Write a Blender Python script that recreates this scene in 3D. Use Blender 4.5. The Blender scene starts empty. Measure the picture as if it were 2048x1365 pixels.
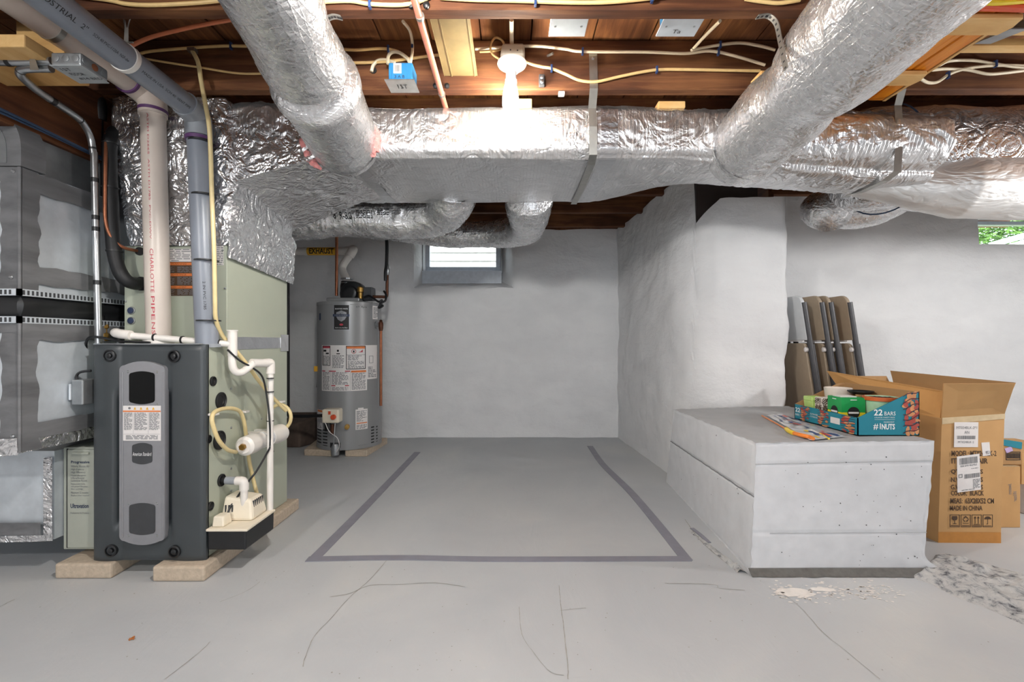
import bpy, math, random
from mathutils import Vector, Matrix, noise
random.seed(7)
SC = bpy.context.scene
COL = SC.collection
F, CX, CY, CH = 940.0, 1024.0, 682.5, 0.94
V3 = Vector

# ------------------------------------------------------------------ camera, world, lights, exposure
cam_d = bpy.data.cameras.new('camera')
cam_d.sensor_width = 36.0
cam_d.lens = 36.0 * F / 2048.0
cam_d.clip_start = 0.02
cam = bpy.data.objects.new('camera', cam_d)
cam.location = (0, 0, CH)
cam.rotation_euler = (math.pi / 2, 0, 0)
COL.objects.link(cam)
SC.camera = cam

world = bpy.data.worlds.new('world')
SC.world = world
world.use_nodes = True
bgn = world.node_tree.nodes['Background']
bgn.inputs[0].default_value = (0.86, 0.93, 1.0, 1)
bgn.inputs[1].default_value = 4.0


def point_light(name, loc, watts, col, radius):
    l = bpy.data.lights.new(name, 'POINT')
    l.energy = watts
    l.color = col
    l.shadow_soft_size = radius
    o = bpy.data.objects.new(name, l)
    o.location = loc
    COL.objects.link(o)
    return o


def area_light(name, loc, rot, watts, col, sx, sy):
    l = bpy.data.lights.new(name, 'AREA')
    l.shape = 'RECTANGLE'
    l.size, l.size_y = sx, sy
    l.energy = watts
    l.color = col
    o = bpy.data.objects.new(name, l)
    o.location = loc
    o.rotation_euler = rot
    COL.objects.link(o)
    return o


point_light('rear_bulb_light', (-1.5, -0.6, 1.84), 62, (1.0, 0.98, 0.95), 0.05)
point_light('entry_bulb_light', (-0.26, 0.92, 1.85), 60, (1.0, 0.97, 0.93), 0.045)
point_light('alcove_fill_light', (3.3, 1.6, 1.45), 62, (1.0, 0.98, 0.96), 0.05)  # unseen side lamp, added off frame to brighten alcove and chimney
area_light('rear_fill_area', (0.4, -2.6, 1.3), (math.radians(80), 0, 0), 48, (0.88, 0.94, 1.0), 3.0, 1.8)  # unseen area light added behind the camera as soft cool fill
sun_d = bpy.data.lights.new('sun', 'SUN')
sun_d.energy = 3.0
sun_d.angle = 0.01
sun_d.color = (1.0, 0.95, 0.86)
sun = bpy.data.objects.new('sun', sun_d)
sun.rotation_euler = (math.radians(48), math.radians(-12), 0)
COL.objects.link(sun)
SC.view_settings.view_transform = 'Standard'
SC.view_settings.look = 'None'
SC.view_settings.exposure = 0.35
SC.view_settings.gamma = 1.0
SC.view_settings.use_curve_mapping = False
SC.cycles.max_bounces = 10
SC.cycles.diffuse_bounces = 6
SC.cycles.glossy_bounces = 5
SC.cycles.sample_clamp_indirect = 6.0
SC.cycles.use_denoising = True


# ------------------------------------------------------------------ projection helpers
def P(px, py, Y):
    return V3(((px - CX) * Y / F, Y, CH + (CY - py) * Y / F))


def FL(px, py, z=0.0):
    Y = (CH - z) * F / (py - CY)
    return V3(((px - CX) * Y / F, Y, z))


def S(px, py, X):
    Y = X * F / (px - CX)
    return V3((X, Y, CH + (CY - py) * Y / F))


# ------------------------------------------------------------------ materials
MATS = {}


def new_mat(name):
    m = bpy.data.materials.new(name)
    m.use_nodes = True
    nt = m.node_tree
    b = nt.nodes['Principled BSDF']
    MATS[name] = m
    return m, nt, b


def rgb(h):
    h = h.lstrip('#')
    c = [int(h[i:i + 2], 16) / 255 for i in (0, 2, 4)]
    return tuple((x / 12.92 if x <= 0.04045 else ((x + 0.055) / 1.055) ** 2.4) for x in c)


def coords(nt, scale=(1, 1, 1)):
    tc = nt.nodes.new('ShaderNodeTexCoord')
    mp = nt.nodes.new('ShaderNodeMapping')
    mp.inputs['Scale'].default_value = scale
    nt.links.new(tc.outputs['Object'], mp.inputs[0])
    return mp.outputs[0]


def noise_node(nt, vec, scale, detail=4, rough=0.55, dist=0.0, typ=None):
    n = nt.nodes.new('ShaderNodeTexNoise')
    if typ:
        n.noise_type = typ
    n.inputs['Scale'].default_value = scale
    n.inputs['Detail'].default_value = detail
    n.inputs['Roughness'].default_value = rough
    n.inputs['Distortion'].default_value = dist
    nt.links.new(vec, n.inputs['Vector'])
    return n.outputs[0]


def ramp(nt, fac, stops):
    r = nt.nodes.new('ShaderNodeValToRGB')
    el = r.color_ramp.elements
    while len(el) < len(stops):
        el.new(0.5)
    for e, (p, c) in zip(el, stops):
        e.position = p
        e.color = (*c, 1) if len(c) == 3 else c
    nt.links.new(fac, r.inputs[0])
    return r.outputs[0]


def bump(nt, b, h, strength, dist=0.01):
    n = nt.nodes.new('ShaderNodeBump')
    n.inputs['Strength'].default_value = strength
    n.inputs['Distance'].default_value = dist
    nt.links.new(h, n.inputs['Height'])
    prev = b.inputs['Normal'].links[0].from_socket if b.inputs['Normal'].links else None
    if prev:
        nt.links.new(prev, n.inputs['Normal'])
    nt.links.new(n.outputs[0], b.inputs['Normal'])


def plain(name, c, rough=0.5, metal=0.0, var=0.08, scale=30, bmp=0.0, spec=0.5, stretch=(1, 1, 1)):
    m, nt, b = new_mat(name)
    b.inputs['Roughness'].default_value = rough
    b.inputs['Metallic'].default_value = metal
    b.inputs['Specular IOR Level'].default_value = spec
    c = rgb(c) if isinstance(c, str) else c
    vec = coords(nt, stretch)
    n = noise_node(nt, vec, scale)
    lo = tuple(x * (1 - var) for x in c)
    hi = tuple(min(1, x * (1 + var)) for x in c)
    nt.links.new(ramp(nt, n, [(0.3, lo), (0.7, hi)]), b.inputs['Base Color'])
    if bmp:
        bump(nt, b, n, bmp, 0.004)
    return m


def wood(name, c1, c2, c3, stretch, rough=0.75, scale=9):
    m, nt, b = new_mat(name)
    b.inputs['Roughness'].default_value = rough
    b.inputs['Specular IOR Level'].default_value = 0.25
    vec = coords(nt, stretch)
    n = noise_node(nt, vec, scale, 8, 0.62, 0.6)
    n2 = noise_node(nt, coords(nt), 2.3, 3, 0.5)
    mx = nt.nodes.new('ShaderNodeMath')
    mx.operation = 'MULTIPLY_ADD'
    mx.inputs[1].default_value = 0.55
    nt.links.new(n2, mx.inputs[0])
    sc = nt.nodes.new('ShaderNodeMath')
    sc.operation = 'MULTIPLY'
    sc.inputs[1].default_value = 0.5
    nt.links.new(n, sc.inputs[0])
    nt.links.new(sc.outputs[0], mx.inputs[2])
    nt.links.new(ramp(nt, mx.outputs[0], [(0.32, rgb(c1)), (0.5, rgb(c2)), (0.68, rgb(c3))]), b.inputs['Base Color'])
    bump(nt, b, n, 0.5, 0.004)
    return m


def foil(name, c=(0.82, 0.82, 0.83), rough=0.24, crink=0.5, scrim=0.0, scale=7, metal=0.97, cross=0.0, stretch=(1, 1, 1)):
    m, nt, b = new_mat(name)
    b.inputs['Metallic'].default_value = metal
    vec = coords(nt)
    n1 = noise_node(nt, coords(nt, stretch), scale, 2, 0.5, 2.2)
    n2 = noise_node(nt, coords(nt, stretch), scale * 3.1, 2, 0.5, 1.6)
    n3 = noise_node(nt, vec, scale * 9, 2, 0.5, 0.6)

    def ridge(n):
        s1 = nt.nodes.new('ShaderNodeMath')
        s1.operation = 'SUBTRACT'
        s1.inputs[1].default_value = 0.5
        nt.links.new(n, s1.inputs[0])
        s2 = nt.nodes.new('ShaderNodeMath')
        s2.operation = 'ABSOLUTE'
        nt.links.new(s1.outputs[0], s2.inputs[0])
        return s2.outputs[0]
    bump(nt, b, ridge(n1), crink, 0.060)
    bump(nt, b, ridge(n2), crink * 0.7, 0.018)
    bump(nt, b, n3, crink * 0.22, 0.006)
    if scrim:
        for d, s_, k in (('X', 20, scrim), ('Z', 20, cross), ('Y', 20, cross)):
            if not k:
                continue
            w = nt.nodes.new('ShaderNodeTexWave')
            w.wave_type = 'BANDS'
            w.bands_direction = d
            w.inputs['Scale'].default_value = s_
            w.inputs['Distortion'].default_value = 0.7
            w.inputs['Detail'].default_value = 1
            w.inputs['Detail Scale'].default_value = 0.5
            nt.links.new(vec, w.inputs['Vector'])
            r = ramp(nt, w.outputs[0], [(0.0, (0, 0, 0)), (0.88, (0, 0, 0)), (1.0, (1, 1, 1))])
            bump(nt, b, r, k, 0.004)
    lo = tuple(x * 0.9 for x in c)
    nt.links.new(ramp(nt, n1, [(0.3, lo), (0.62, c)]), b.inputs['Base Color'])
    rr = nt.nodes.new('ShaderNodeMapRange')
    rr.inputs['To Min'].default_value = rough * 0.8
    rr.inputs['To Max'].default_value = rough * 1.25
    nt.links.new(n2, rr.inputs[0])
    nt.links.new(rr.outputs[0], b.inputs['Roughness'])
    return m


def glass_mat(name, tint=(1, 1, 1)):
    m, nt, b = new_mat(name)
    b.inputs['Base Color'].default_value = (*tint, 1)
    b.inputs['Roughness'].default_value = 0.02
    out = nt.nodes['Material Output']
    tr = nt.nodes.new('ShaderNodeBsdfTransparent')
    gl = nt.nodes.new('ShaderNodeBsdfGlossy')
    gl.inputs['Roughness'].default_value = 0.03
    mx = nt.nodes.new('ShaderNodeMixShader')
    mx.inputs[0].default_value = 0.06
    nt.links.new(tr.outputs[0], mx.inputs[1])
    nt.links.new(gl.outputs[0], mx.inputs[2])
    nt.links.new(mx.outputs[0], out.inputs[0])
    tr.inputs[0].default_value = (*tint, 1)
    return m


def emit(name, c, s):
    m, nt, b = new_mat(name)
    b.inputs['Base Color'].default_value = (*c, 1)
    b.inputs['Emission Color'].default_value = (*c, 1)
    b.inputs['Emission Strength'].default_value = s
    return m


def wall_paint():
    m, nt, b = new_mat('white_masonry_paint')
    b.inputs['Roughness'].default_value = 0.62
    b.inputs['Specular IOR Level'].default_value = 0.35
    vec = coords(nt)
    n1 = noise_node(nt, coords(nt, (1, 1, 1.7)), 3.0, 5, 0.55, 0.3)
    n2 = noise_node(nt, vec, 40, 4, 0.6)
    n3 = noise_node(nt, vec, 150, 2, 0.5)
    nt.links.new(ramp(nt, n1, [(0.3, (0.66, 0.665, 0.675)), (0.7, (0.74, 0.745, 0.75))]), b.inputs['Base Color'])
    bump(nt, b, n1, 0.35, 0.06)
    bump(nt, b, n2, 0.35, 0.010)
    bump(nt, b, n3, 0.25, 0.002)
    return m


def floor_paint():
    m, nt, b = new_mat('grey_floor_paint')
    vec = coords(nt)
    n1 = noise_node(nt, vec, 1.3, 5, 0.55, 0.5)
    n2 = noise_node(nt, vec, 22, 5, 0.65, 0.3)
    n3 = noise_node(nt, coords(nt, (1, 0.35, 1)), 9, 4, 0.6, 1.2)
    c = ramp(nt, n1, [(0.25, rgb('#a9adb1')), (0.55, rgb('#b5b8ba')), (0.8, rgb('#c0c1bf'))])
    mix = nt.nodes.new('ShaderNodeMix')
    mix.data_type = 'RGBA'
    sp = ramp(nt, n2, [(0.0, (0, 0, 0)), (0.66, (0, 0, 0)), (0.80, (0.35, 0.35, 0.35))])
    nt.links.new(sp, mix.inputs[0])
    nt.links.new(c, mix.inputs[6])
    mix.inputs[7].default_value = (*rgb('#cac8c0'), 1)
    nt.links.new(mix.outputs[2], b.inputs['Base Color'])
    b.inputs['Roughness'].default_value = 0.5
    b.inputs['Specular IOR Level'].default_value = 0.35
    bump(nt, b, n1, 0.15, 0.05)
    bump(nt, b, n3, 0.22, 0.012)
    bump(nt, b, n2, 0.25, 0.003)
    return m


def rough_concrete():
    m, nt, b = new_mat('bare_broken_concrete')
    vec = coords(nt)
    n = noise_node(nt, vec, 26, 7, 0.7, 0.5)
    n2 = noise_node(nt, vec, 110, 3, 0.6)
    nt.links.new(ramp(nt, n, [(0.33, rgb('#3d4045')), (0.41, rgb('#8f9194')), (0.5, rgb('#bcbdbc')), (0.75, rgb('#d4d2cd'))]), b.inputs['Base Color'])
    b.inputs['Roughness'].default_value = 0.9
    bump(nt, b, n, 0.8, 0.02)
    bump(nt, b, n2, 0.5, 0.004)
    return m


WALL = wall_paint()
FLOOR = floor_paint()
ROUGHC = rough_concrete()
JOIST = wood('old_joist_wood', '#26160e', '#563421', '#855a39', (0.25, 3, 3))
PLANKM = wood('old_plank_wood', '#331c11', '#6d4429', '#a37042', (3, 0.25, 3))
GIRD = wood('girder_wood', '#1f100a', '#492817', '#6b4226', (3, 0.25, 3))
PINE = wood('pine_lumber', '#b98a52', '#d3a86c', '#e2c088', (0.4, 2, 2), 0.6)
PINEY = wood('pine_lumber_lengthwise', '#a87c48', '#c59a60', '#d8b47c', (2, 0.4, 2), 0.6)
BEAD = wood('varnished_bead_board', '#a8560f', '#cf7a19', '#e29430', (6, 0.3, 1), 0.32)
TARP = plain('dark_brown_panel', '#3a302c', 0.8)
FOILT = foil('trunk_foil', crink=0.38, scrim=0.4, scale=6, rough=0.31, metal=0.91)
FOILP = foil('plenum_foil', crink=0.62, rough=0.24, scale=8, metal=0.9)
FOILF = foil('flex_duct_foil', crink=0.25, rough=0.27, scale=9, scrim=0.22, cross=0.22, metal=0.87)
FOILW = foil('pale_foil_jacket', (0.86, 0.85, 0.83), 0.45, 0.3, 0, 8, 0.6, 0.0, (0.35, 1, 1))
TAPEF = foil('foil_tape', (0.74, 0.75, 0.77), 0.3, 0.15, 0, 12)
PINKI = plain('pink_fibreglass', '#d98f8c', 0.95, 0, 0.2, 60, 0.6)
GALV = plain('galvanised_sheet', '#ccd3d9', 0.36, 0.4, 0.1, 14, 0.05)
GALVD = plain('galvanised_dull', '#9a9d9f', 0.45, 0.8, 0.12, 20)
MASTIC = plain('grey_duct_mastic', '#6a6b6d', 0.6, 0.1, 0.32, 7, 0.4, 0.5, (1, 0.5, 2.5))
BLACKR = plain('black_rubber', '#17181a', 0.55)
BLACKV = plain('black_vinyl', '#1b1c1e', 0.4)
BLACKI = plain('black_iron_pipe', '#1a1a1c', 0.45, 0.4)
STEEL = plain('conduit_steel', '#aeb1b3', 0.28, 0.9, 0.06)
ZINC = plain('zinc_strap', '#a8a7a2', 0.35, 0.85, 0.12, 25)
WPVC = plain('white_pvc', '#dcd8d2', 0.35, 0, 0.05, 8)
WPVCV = plain('aged_white_pvc', '#cabfb5', 0.35, 0, 0.05, 8)
GPVC = plain('grey_pvc', '#7f858f', 0.35, 0, 0.06, 8)
GPVC2 = plain('grey_pvc_fitting', '#8b9096', 0.38, 0, 0.05)
PURP = plain('purple_primer', '#5c3a68', 0.5)
REDP = plain('red_print', '#b03a48', 0.6)
BLKP = plain('black_print', '#1d1d1f', 0.6)
GRYP = plain('grey_print', '#77797c', 0.7)
WHTP = plain('white_print', '#e9eaea', 0.6)
NAVYP = plain('navy_print', '#25324f', 0.6)
BRNP = plain('dark_brown_print', '#4a3626', 0.7)
ORGP = plain('orange_print', '#d9793b', 0.6)
YELP = plain('yellow_print', '#e2ab2c', 0.6)
SAGE = plain('sage_green_enamel', '#aab0a0', 0.45, 0, 0.03, 6)
CHAR = plain('charcoal_door', '#3c4144', 0.38, 0, 0.08, 6)
SILV = plain('silver_plastic', '#929397', 0.38, 0.35, 0.04)
DGLS = plain('dark_glass', '#08090a', 0.12, spec=0.2)
DGRY = plain('dark_grey_plastic', '#3a3c3f', 0.5)
LABELM = plain('white_label', '#dedad8', 0.55, 0, 0.02)
CREAM = plain('cream_plastic', '#e3dac6', 0.45, 0, 0.04)
HOSE = plain('yellowed_vinyl_hose', '#d8c592', 0.3, 0, 0.06)
COPPER = plain('copper', '#a0664a', 0.4, 0.7, 0.15, 30)
COPPERD = plain('tarnished_copper', '#5d3a2a', 0.5, 0.6, 0.3, 25)
BRASS = plain('brass', '#9b7a3f', 0.4, 0.8)
PAVER = plain('concrete_paver', '#b9aa97', 0.9, 0, 0.12, 60, 0.5)
STONE = plain('old_brown_stone', '#54473f', 0.9, 0, 0.25, 14, 0.6)
HEATER = plain('grey_heater_enamel', '#8c8d8e', 0.33, 0.15, 0.03, 5)
BLOCKW = plain('white_block_paint', '#d0d2d5', 0.65, 0, 0.05, 14, 0.25)
BLOCKG = plain('grey_block_paint', '#a4a6a8', 0.6, 0, 0.05, 14, 0.25)
SEAMD = plain('dark_seam', '#75777a', 0.9)
CRACKM = plain('floor_crack', '#96958e', 0.95, 0, 0.25, 40)
TAPEG = plain('grey_floor_tape', '#83838d', 0.5, 0, 0.08, 12, 0.2)
SPILL = plain('white_paint_flakes', '#dedad4', 0.8, 0, 0.1)
CABLE = plain('white_cable', '#e6d9bd', 0.45, 0, 0.05)
CABLEY = plain('yellowed_cable', '#d8b87e', 0.5, 0, 0.08)
CABLEO = plain('orange_cable', '#c9744f', 0.5, 0, 0.08)
CABLEB = plain('blue_cable', '#2a3c55', 0.5)
YELC = plain('yellow_cable', '#e2c422', 0.45)
REDC = plain('red_cable', '#d0512e', 0.45)
STAPLE = plain('blue_staple', '#2a416e', 0.4)
REDPIPE = plain('red_pipe', '#d98a72', 0.4, 0, 0.1)
BLUEB = plain('blue_plastic', '#2f7fb5', 0.45, 0, 0.05)
PORC = plain('white_porcelain', '#efeae0', 0.3)
GREYB = plain('grey_plastic_box', '#b2aa98', 0.5)
CARD = plain('cardboard', '#c09663', 0.85, 0, 0.05, 12)
CARDI = plain('cardboard_inside', '#a98459', 0.85, 0, 0.05, 12)
TEAL = plain('teal_print_card', '#1f7f92', 0.5, 0, 0.03)
NUT1 = plain('almond_print', '#c98c5e', 0.6, 0, 0.15)
NUT2 = plain('nut_red_print', '#a8493f', 0.6, 0, 0.15)
CHOC = plain('chocolate_print', '#4a1f2c', 0.6)
LGREEN = plain('lime_green_glaze', '#b4d37c', 0.35)
MINT = plain('mint_plastic', '#a9cfae', 0.4)
TERRA = plain('terracotta_rim', '#c4622f', 0.5)
SOIL = plain('dark_soil', '#33231d', 0.95, 0, 0.4, 60, 0.8)
GREENP = plain('green_print_card', '#1d9a50', 0.45)
YELLP = plain('yellow_print_card', '#f0d92c', 0.45)
WHITEG = plain('white_glazed_pot', '#ded5cb', 0.35)
BEIGEC = plain('beige_plastic', '#ab9a85', 0.5, 0, 0.04)
BEIGEC_LIT = plain('beige_plastic_lit', '#d3d6d8', 0.5, 0, 0.03)  # chair beige with the bulb's light put into the colour, first backrest only
CHLEG = plain('dark_grey_chair_tube', '#4a4a4d', 0.4, 0.2)
OLIVE = plain('air_cleaner_enamel', '#a3a79c', 0.45, 0, 0.03)
CLEARB = plain('clear_film', '#c9cdd2', 0.25)
PURT = plain('lilac_tape', '#b7a3cf', 0.5)
WINW = plain('white_window_frame', '#c4cbd4', 0.4)
SIDING = plain('cream_siding', '#e8e6df', 0.6)
LEAF = plain('green_leaves', '#6f9a45', 0.6, 0, 0.4, 5)
ORANGE = plain('orange_toy_plastic', '#e8863a', 0.4)
YTOY = plain('yellow_toy_plastic', '#f0d03c', 0.4)
BLUET = plain('blue_foil_print', '#3a4f86', 0.4)
REDT = plain('red_foil_print', '#c04a40', 0.4)
GLASS = glass_mat('window_glass', (0.96, 0.98, 0.98))
FILM = glass_mat('clear_plastic_film', (0.92, 0.93, 0.95))
BULBM = emit('lit_bulb', (1.0, 0.90, 0.76), 215.0)


# ------------------------------------------------------------------ mesh builder
ORI = {}


def props(o, label=None, cat=None, group=None, kind=None):
    if label:
        o['label'] = label
    if cat:
        o['category'] = cat
    if group:
        o['group'] = group
    if kind:
        o['kind'] = kind
    return o


def thing(name, label, cat, loc=(0, 0, 0), group=None, kind=None):
    o = bpy.data.objects.new(name, None)
    o.empty_display_size = 0.05
    COL.objects.link(o)
    o.location = loc
    ORI[o.name] = V3(loc)
    return props(o, label, cat, group, kind)


def frames(pts):
    n = len(pts)
    T = []
    for i in range(n):
        a, b = pts[max(0, i - 1)], pts[min(n - 1, i + 1)]
        t = (b - a)
        T.append(t.normalized() if t.length > 1e-9 else V3((0, 0, 1)))
    u = T[0].orthogonal().normalized()
    R = []
    for t in T:
        u = (u - t * u.dot(t))
        u = u.normalized() if u.length > 1e-6 else t.orthogonal().normalized()
        R.append((u, t.cross(u)))
    return R


def cat(pts, k=6):
    pts = [V3(p) for p in pts]
    if len(pts) < 3:
        return pts
    out = []
    for i in range(len(pts) - 1):
        p0, p1, p2, p3 = pts[max(i - 1, 0)], pts[i], pts[i + 1], pts[min(i + 2, len(pts) - 1)]
        for j in range(k):
            t = j / k
            out.append(0.5 * ((2 * p1) + (p2 - p0) * t + (2 * p0 - 5 * p1 + 4 * p2 - p3) * t * t + (3 * p1 - p0 - 3 * p2 + p3) * t ** 3))
    out.append(pts[-1])
    return out


class M:
    def __init__(s):
        s.v, s.f, s.m = [], [], []

    def add(s, vs, fs, m=0):
        o = len(s.v)
        s.v += [V3(a) for a in vs]
        s.f += [tuple(i + o for i in f) for f in fs]
        s.m += [m] * len(fs)
        return s

    def box(s, x0, x1, y0, y1, z0, z1, m=0):
        return s.add([(x0, y0, z0), (x1, y0, z0), (x1, y1, z0), (x0, y1, z0), (x0, y0, z1), (x1, y0, z1), (x1, y1, z1), (x0, y1, z1)],
                     [(0, 3, 2, 1), (4, 5, 6, 7), (0, 1, 5, 4), (1, 2, 6, 5), (2, 3, 7, 6), (3, 0, 4, 7)], m)

    def hexa(s, b, t, m=0):
        return s.add(list(b) + list(t), [(0, 3, 2, 1), (4, 5, 6, 7), (0, 1, 5, 4), (1, 2, 6, 5), (2, 3, 7, 6), (3, 0, 4, 7)], m)

    def obox(s, c, size, ax, ay, az, m=0):
        c, ax, ay, az = V3(c), V3(ax).normalized(), V3(ay).normalized(), V3(az).normalized()
        hx, hy, hz = size[0] / 2, size[1] / 2, size[2] / 2
        q = [c + ax * i * hx + ay * j * hy + az * k * hz for k in (-1, 1) for i, j in ((-1, -1), (1, -1), (1, 1), (-1, 1))]
        return s.hexa(q[:4], q[4:], m)

    def poly(s, pts, m=0):
        return s.add(pts, [tuple(range(len(pts)))], m)

    def prism(s, pts, vec, m=0):
        n = len(pts)
        vec = V3(vec)
        a = [V3(p) for p in pts]
        b = [p + vec for p in a]
        fs = [tuple(reversed(range(n))), tuple(range(n, 2 * n))] + [(i, (i + 1) % n, n + (i + 1) % n, n + i) for i in range(n)]
        return s.add(a + b, fs, m)

    def tube(s, pts, r, n=12, m=0, caps=True, rfun=None):
        pts = [V3(p) for p in pts]
        rs = r if isinstance(r, (list, tuple)) else [r] * len(pts)
        fr = frames(pts)
        vs, fs = [], []
        for i, p in enumerate(pts):
            u, w = fr[i]
            for j in range(n):
                a = 2 * math.pi * j / n
                d = u * math.cos(a) + w * math.sin(a)
                rr = rs[i]
                if rfun:
                    rr = rfun(p + d * rr, rr, i, j)
                vs.append(p + d * rr)
        for i in range(len(pts) - 1):
            for j in range(n):
                fs.append((i * n + j, i * n + (j + 1) % n, (i + 1) * n + (j + 1) % n, (i + 1) * n + j))
        if caps:
            fs.append(tuple(reversed(range(n))))
            fs.append(tuple(range((len(pts) - 1) * n, len(pts) * n)))
        return s.add(vs, fs, m)

    def lathe(s, prof, c, axis=(0, 0, 1), n=24, m=0, caps=True):
        c = V3(c)
        t = V3(axis).normalized()
        u = t.orthogonal().normalized()
        w = t.cross(u)
        vs, fs = [], []
        for (r, z) in prof:
            for j in range(n):
                a = 2 * math.pi * j / n
                vs.append(c + t * z + (u * math.cos(a) + w * math.sin(a)) * r)
        for i in range(len(prof) - 1):
            for j in range(n):
                fs.append((i * n + j, i * n + (j + 1) % n, (i + 1) * n + (j + 1) % n, (i + 1) * n + j))
        if caps:
            fs.append(tuple(reversed(range(n))))
            fs.append(tuple(range((len(prof) - 1) * n, len(prof) * n)))
        return s.add(vs, fs, m)

    def surf(s, fn, nu, nv, cu=False, cv=False, m=0):
        vs = [fn(i / (nu if cu else nu - 1), j / (nv if cv else nv - 1)) for i in range(nu) for j in range(nv)]
        fs = []
        for i in range(nu if cu else nu - 1):
            for j in range(nv if cv else nv - 1):
                i2, j2 = (i + 1) % nu, (j + 1) % nv
                fs.append((i * nv + j, i2 * nv + j, i2 * nv + j2, i * nv + j2))
        return s.add(vs, fs, m)

    def build(s, name, mats, parent=None, smooth=False, bevel=0.0, seg=2, angle=40, fixn=True):
        mats = mats if isinstance(mats, (list, tuple)) else [mats]
        me = bpy.data.meshes.new(name)
        if parent is not None:
            off = ORI[parent.name]
        else:
            xs = [p.x for p in s.v]
            ys = [p.y for p in s.v]
            off = V3(((min(xs) + max(xs)) / 2, (min(ys) + max(ys)) / 2, min(p.z for p in s.v)))
        me.from_pydata([tuple(p - off) for p in s.v], [], s.f)
        for mm in mats:
            me.materials.append(mm)
        if len(mats) > 1:
            me.polygons.foreach_set('material_index', s.m)
        if fixn:
            import bmesh
            bm = bmesh.new()
            bm.from_mesh(me)
            bmesh.ops.recalc_face_normals(bm, faces=bm.faces)
            bm.to_mesh(me)
            bm.free()
        if smooth:
            me.polygons.foreach_set('use_smooth', [True] * len(me.polygons))
            me.set_sharp_from_angle(angle=math.radians(angle))
        o = bpy.data.objects.new(name, me)
        COL.objects.link(o)
        ORI[o.name] = off
        if parent is not None:
            o.parent = parent
        else:
            o.location = off
        if bevel:
            b = o.modifiers.new('bevel', 'BEVEL')
            b.width = bevel
            b.segments = seg
            b.limit_method = 'ANGLE'
            b.angle_limit = math.radians(35)
        return o


def children(o):
    return [c for c in bpy.data.objects if c.parent == o]


def copy_tree(o, parent=None):
    c = o.copy()
    COL.objects.link(c)
    ORI[c.name] = ORI.get(o.name, V3((0, 0, 0)))
    if parent is not None:
        c.parent = parent
    for ch in children(o):
        if ch != c:
            copy_tree(ch, c)
    return c


def text(s, fn, mat, parent, name='lettering', label=None, bold=0.0, italic=0.0, slices=0):
    """flat print: fn(u, v) maps the unit box of the words to a point on the thing"""
    cu = bpy.data.curves.new('t', 'FONT')
    cu.body = s
    cu.resolution_u = 2
    cu.offset = bold
    cu.shear = italic
    o = bpy.data.objects.new('t', cu)
    COL.objects.link(o)
    bpy.context.view_layer.update()
    me = bpy.data.meshes.new_from_object(o.evaluated_get(bpy.context.evaluated_depsgraph_get()))
    bpy.data.objects.remove(o)
    if slices:
        import bmesh
        bm = bmesh.new()
        bm.from_mesh(me)
        ys_ = [v.co.y for v in bm.verts]
        for k in range(1, slices):
            y_ = min(ys_) + (max(ys_) - min(ys_)) * k / slices
            bmesh.ops.bisect_plane(bm, geom=bm.verts[:] + bm.edges[:] + bm.faces[:], plane_co=(0, y_, 0), plane_no=(0, 1, 0))
        bm.to_mesh(me)
        bm.free()
    vs = [v.co.copy() for v in me.vertices]
    fs = [tuple(p.vertices) for p in me.polygons]
    bpy.data.meshes.remove(me)
    if not vs:
        return None
    x0, x1 = min(v.x for v in vs), max(v.x for v in vs)
    y0, y1 = min(v.y for v in vs), max(v.y for v in vs)
    b = M()
    b.add([fn((v.x - x0) / (x1 - x0), (v.y - y0) / max(1e-6, y1 - y0)) for v in vs], fs)
    o = b.build(name, mat, parent, fixn=False)
    if label:
        o['label'] = label
    return o


def flat(o, u, v):
    o, u, v = V3(o), V3(u), V3(v)
    return lambda a, b: o + u * a + v * b


def pxbox(x0, y0, x1, y1, Y, dy0=0.0):
    """pixel box (top-left, bottom-right) on a plane facing the camera at depth Y"""
    bl, br, tl = P(x0, y1, Y), P(x1, y1 + dy0, Y), P(x0, y0, Y)
    return flat(bl, br - bl, tl - bl)


def sidebox(x0, y0, x1, y1, X):
    bl, br, tl = S(x0, y1, X), S(x1, y1, X), S(x0, y0, X)
    return flat(bl, br - bl, tl - bl)


def print_rows(b, fn, rows, seed, m=0, u0=0.04, u1=0.96, fill=0.55, words=6):
    """rows of unreadably small print as little quads"""
    rnd = random.Random(seed)
    for r in range(rows):
        v1 = 1 - (r + 0.15) / rows
        v0 = v1 - fill / rows
        u = u0
        end = u0 + (u1 - u0) * (1.0 if rnd.random() < 0.7 else rnd.uniform(0.5, 0.9))
        while u < end - 0.02:
            w = rnd.uniform(0.5, 1.6) * (u1 - u0) / words
            e = min(u + w, end)
            b.poly([fn(u, v0), fn(e, v0), fn(e, v1), fn(u, v1)], m)
            u = e + 0.25 * (u1 - u0) / words
    return b


def rect(b, fn, u0, v0, u1, v1, m=0, n=1):
    for i in range(n):
        a, c = u0 + (u1 - u0) * i / n, u0 + (u1 - u0) * (i + 1) / n
        b.poly([fn(a, v0), fn(c, v0), fn(c, v1), fn(a, v1)], m)
    return b


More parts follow.
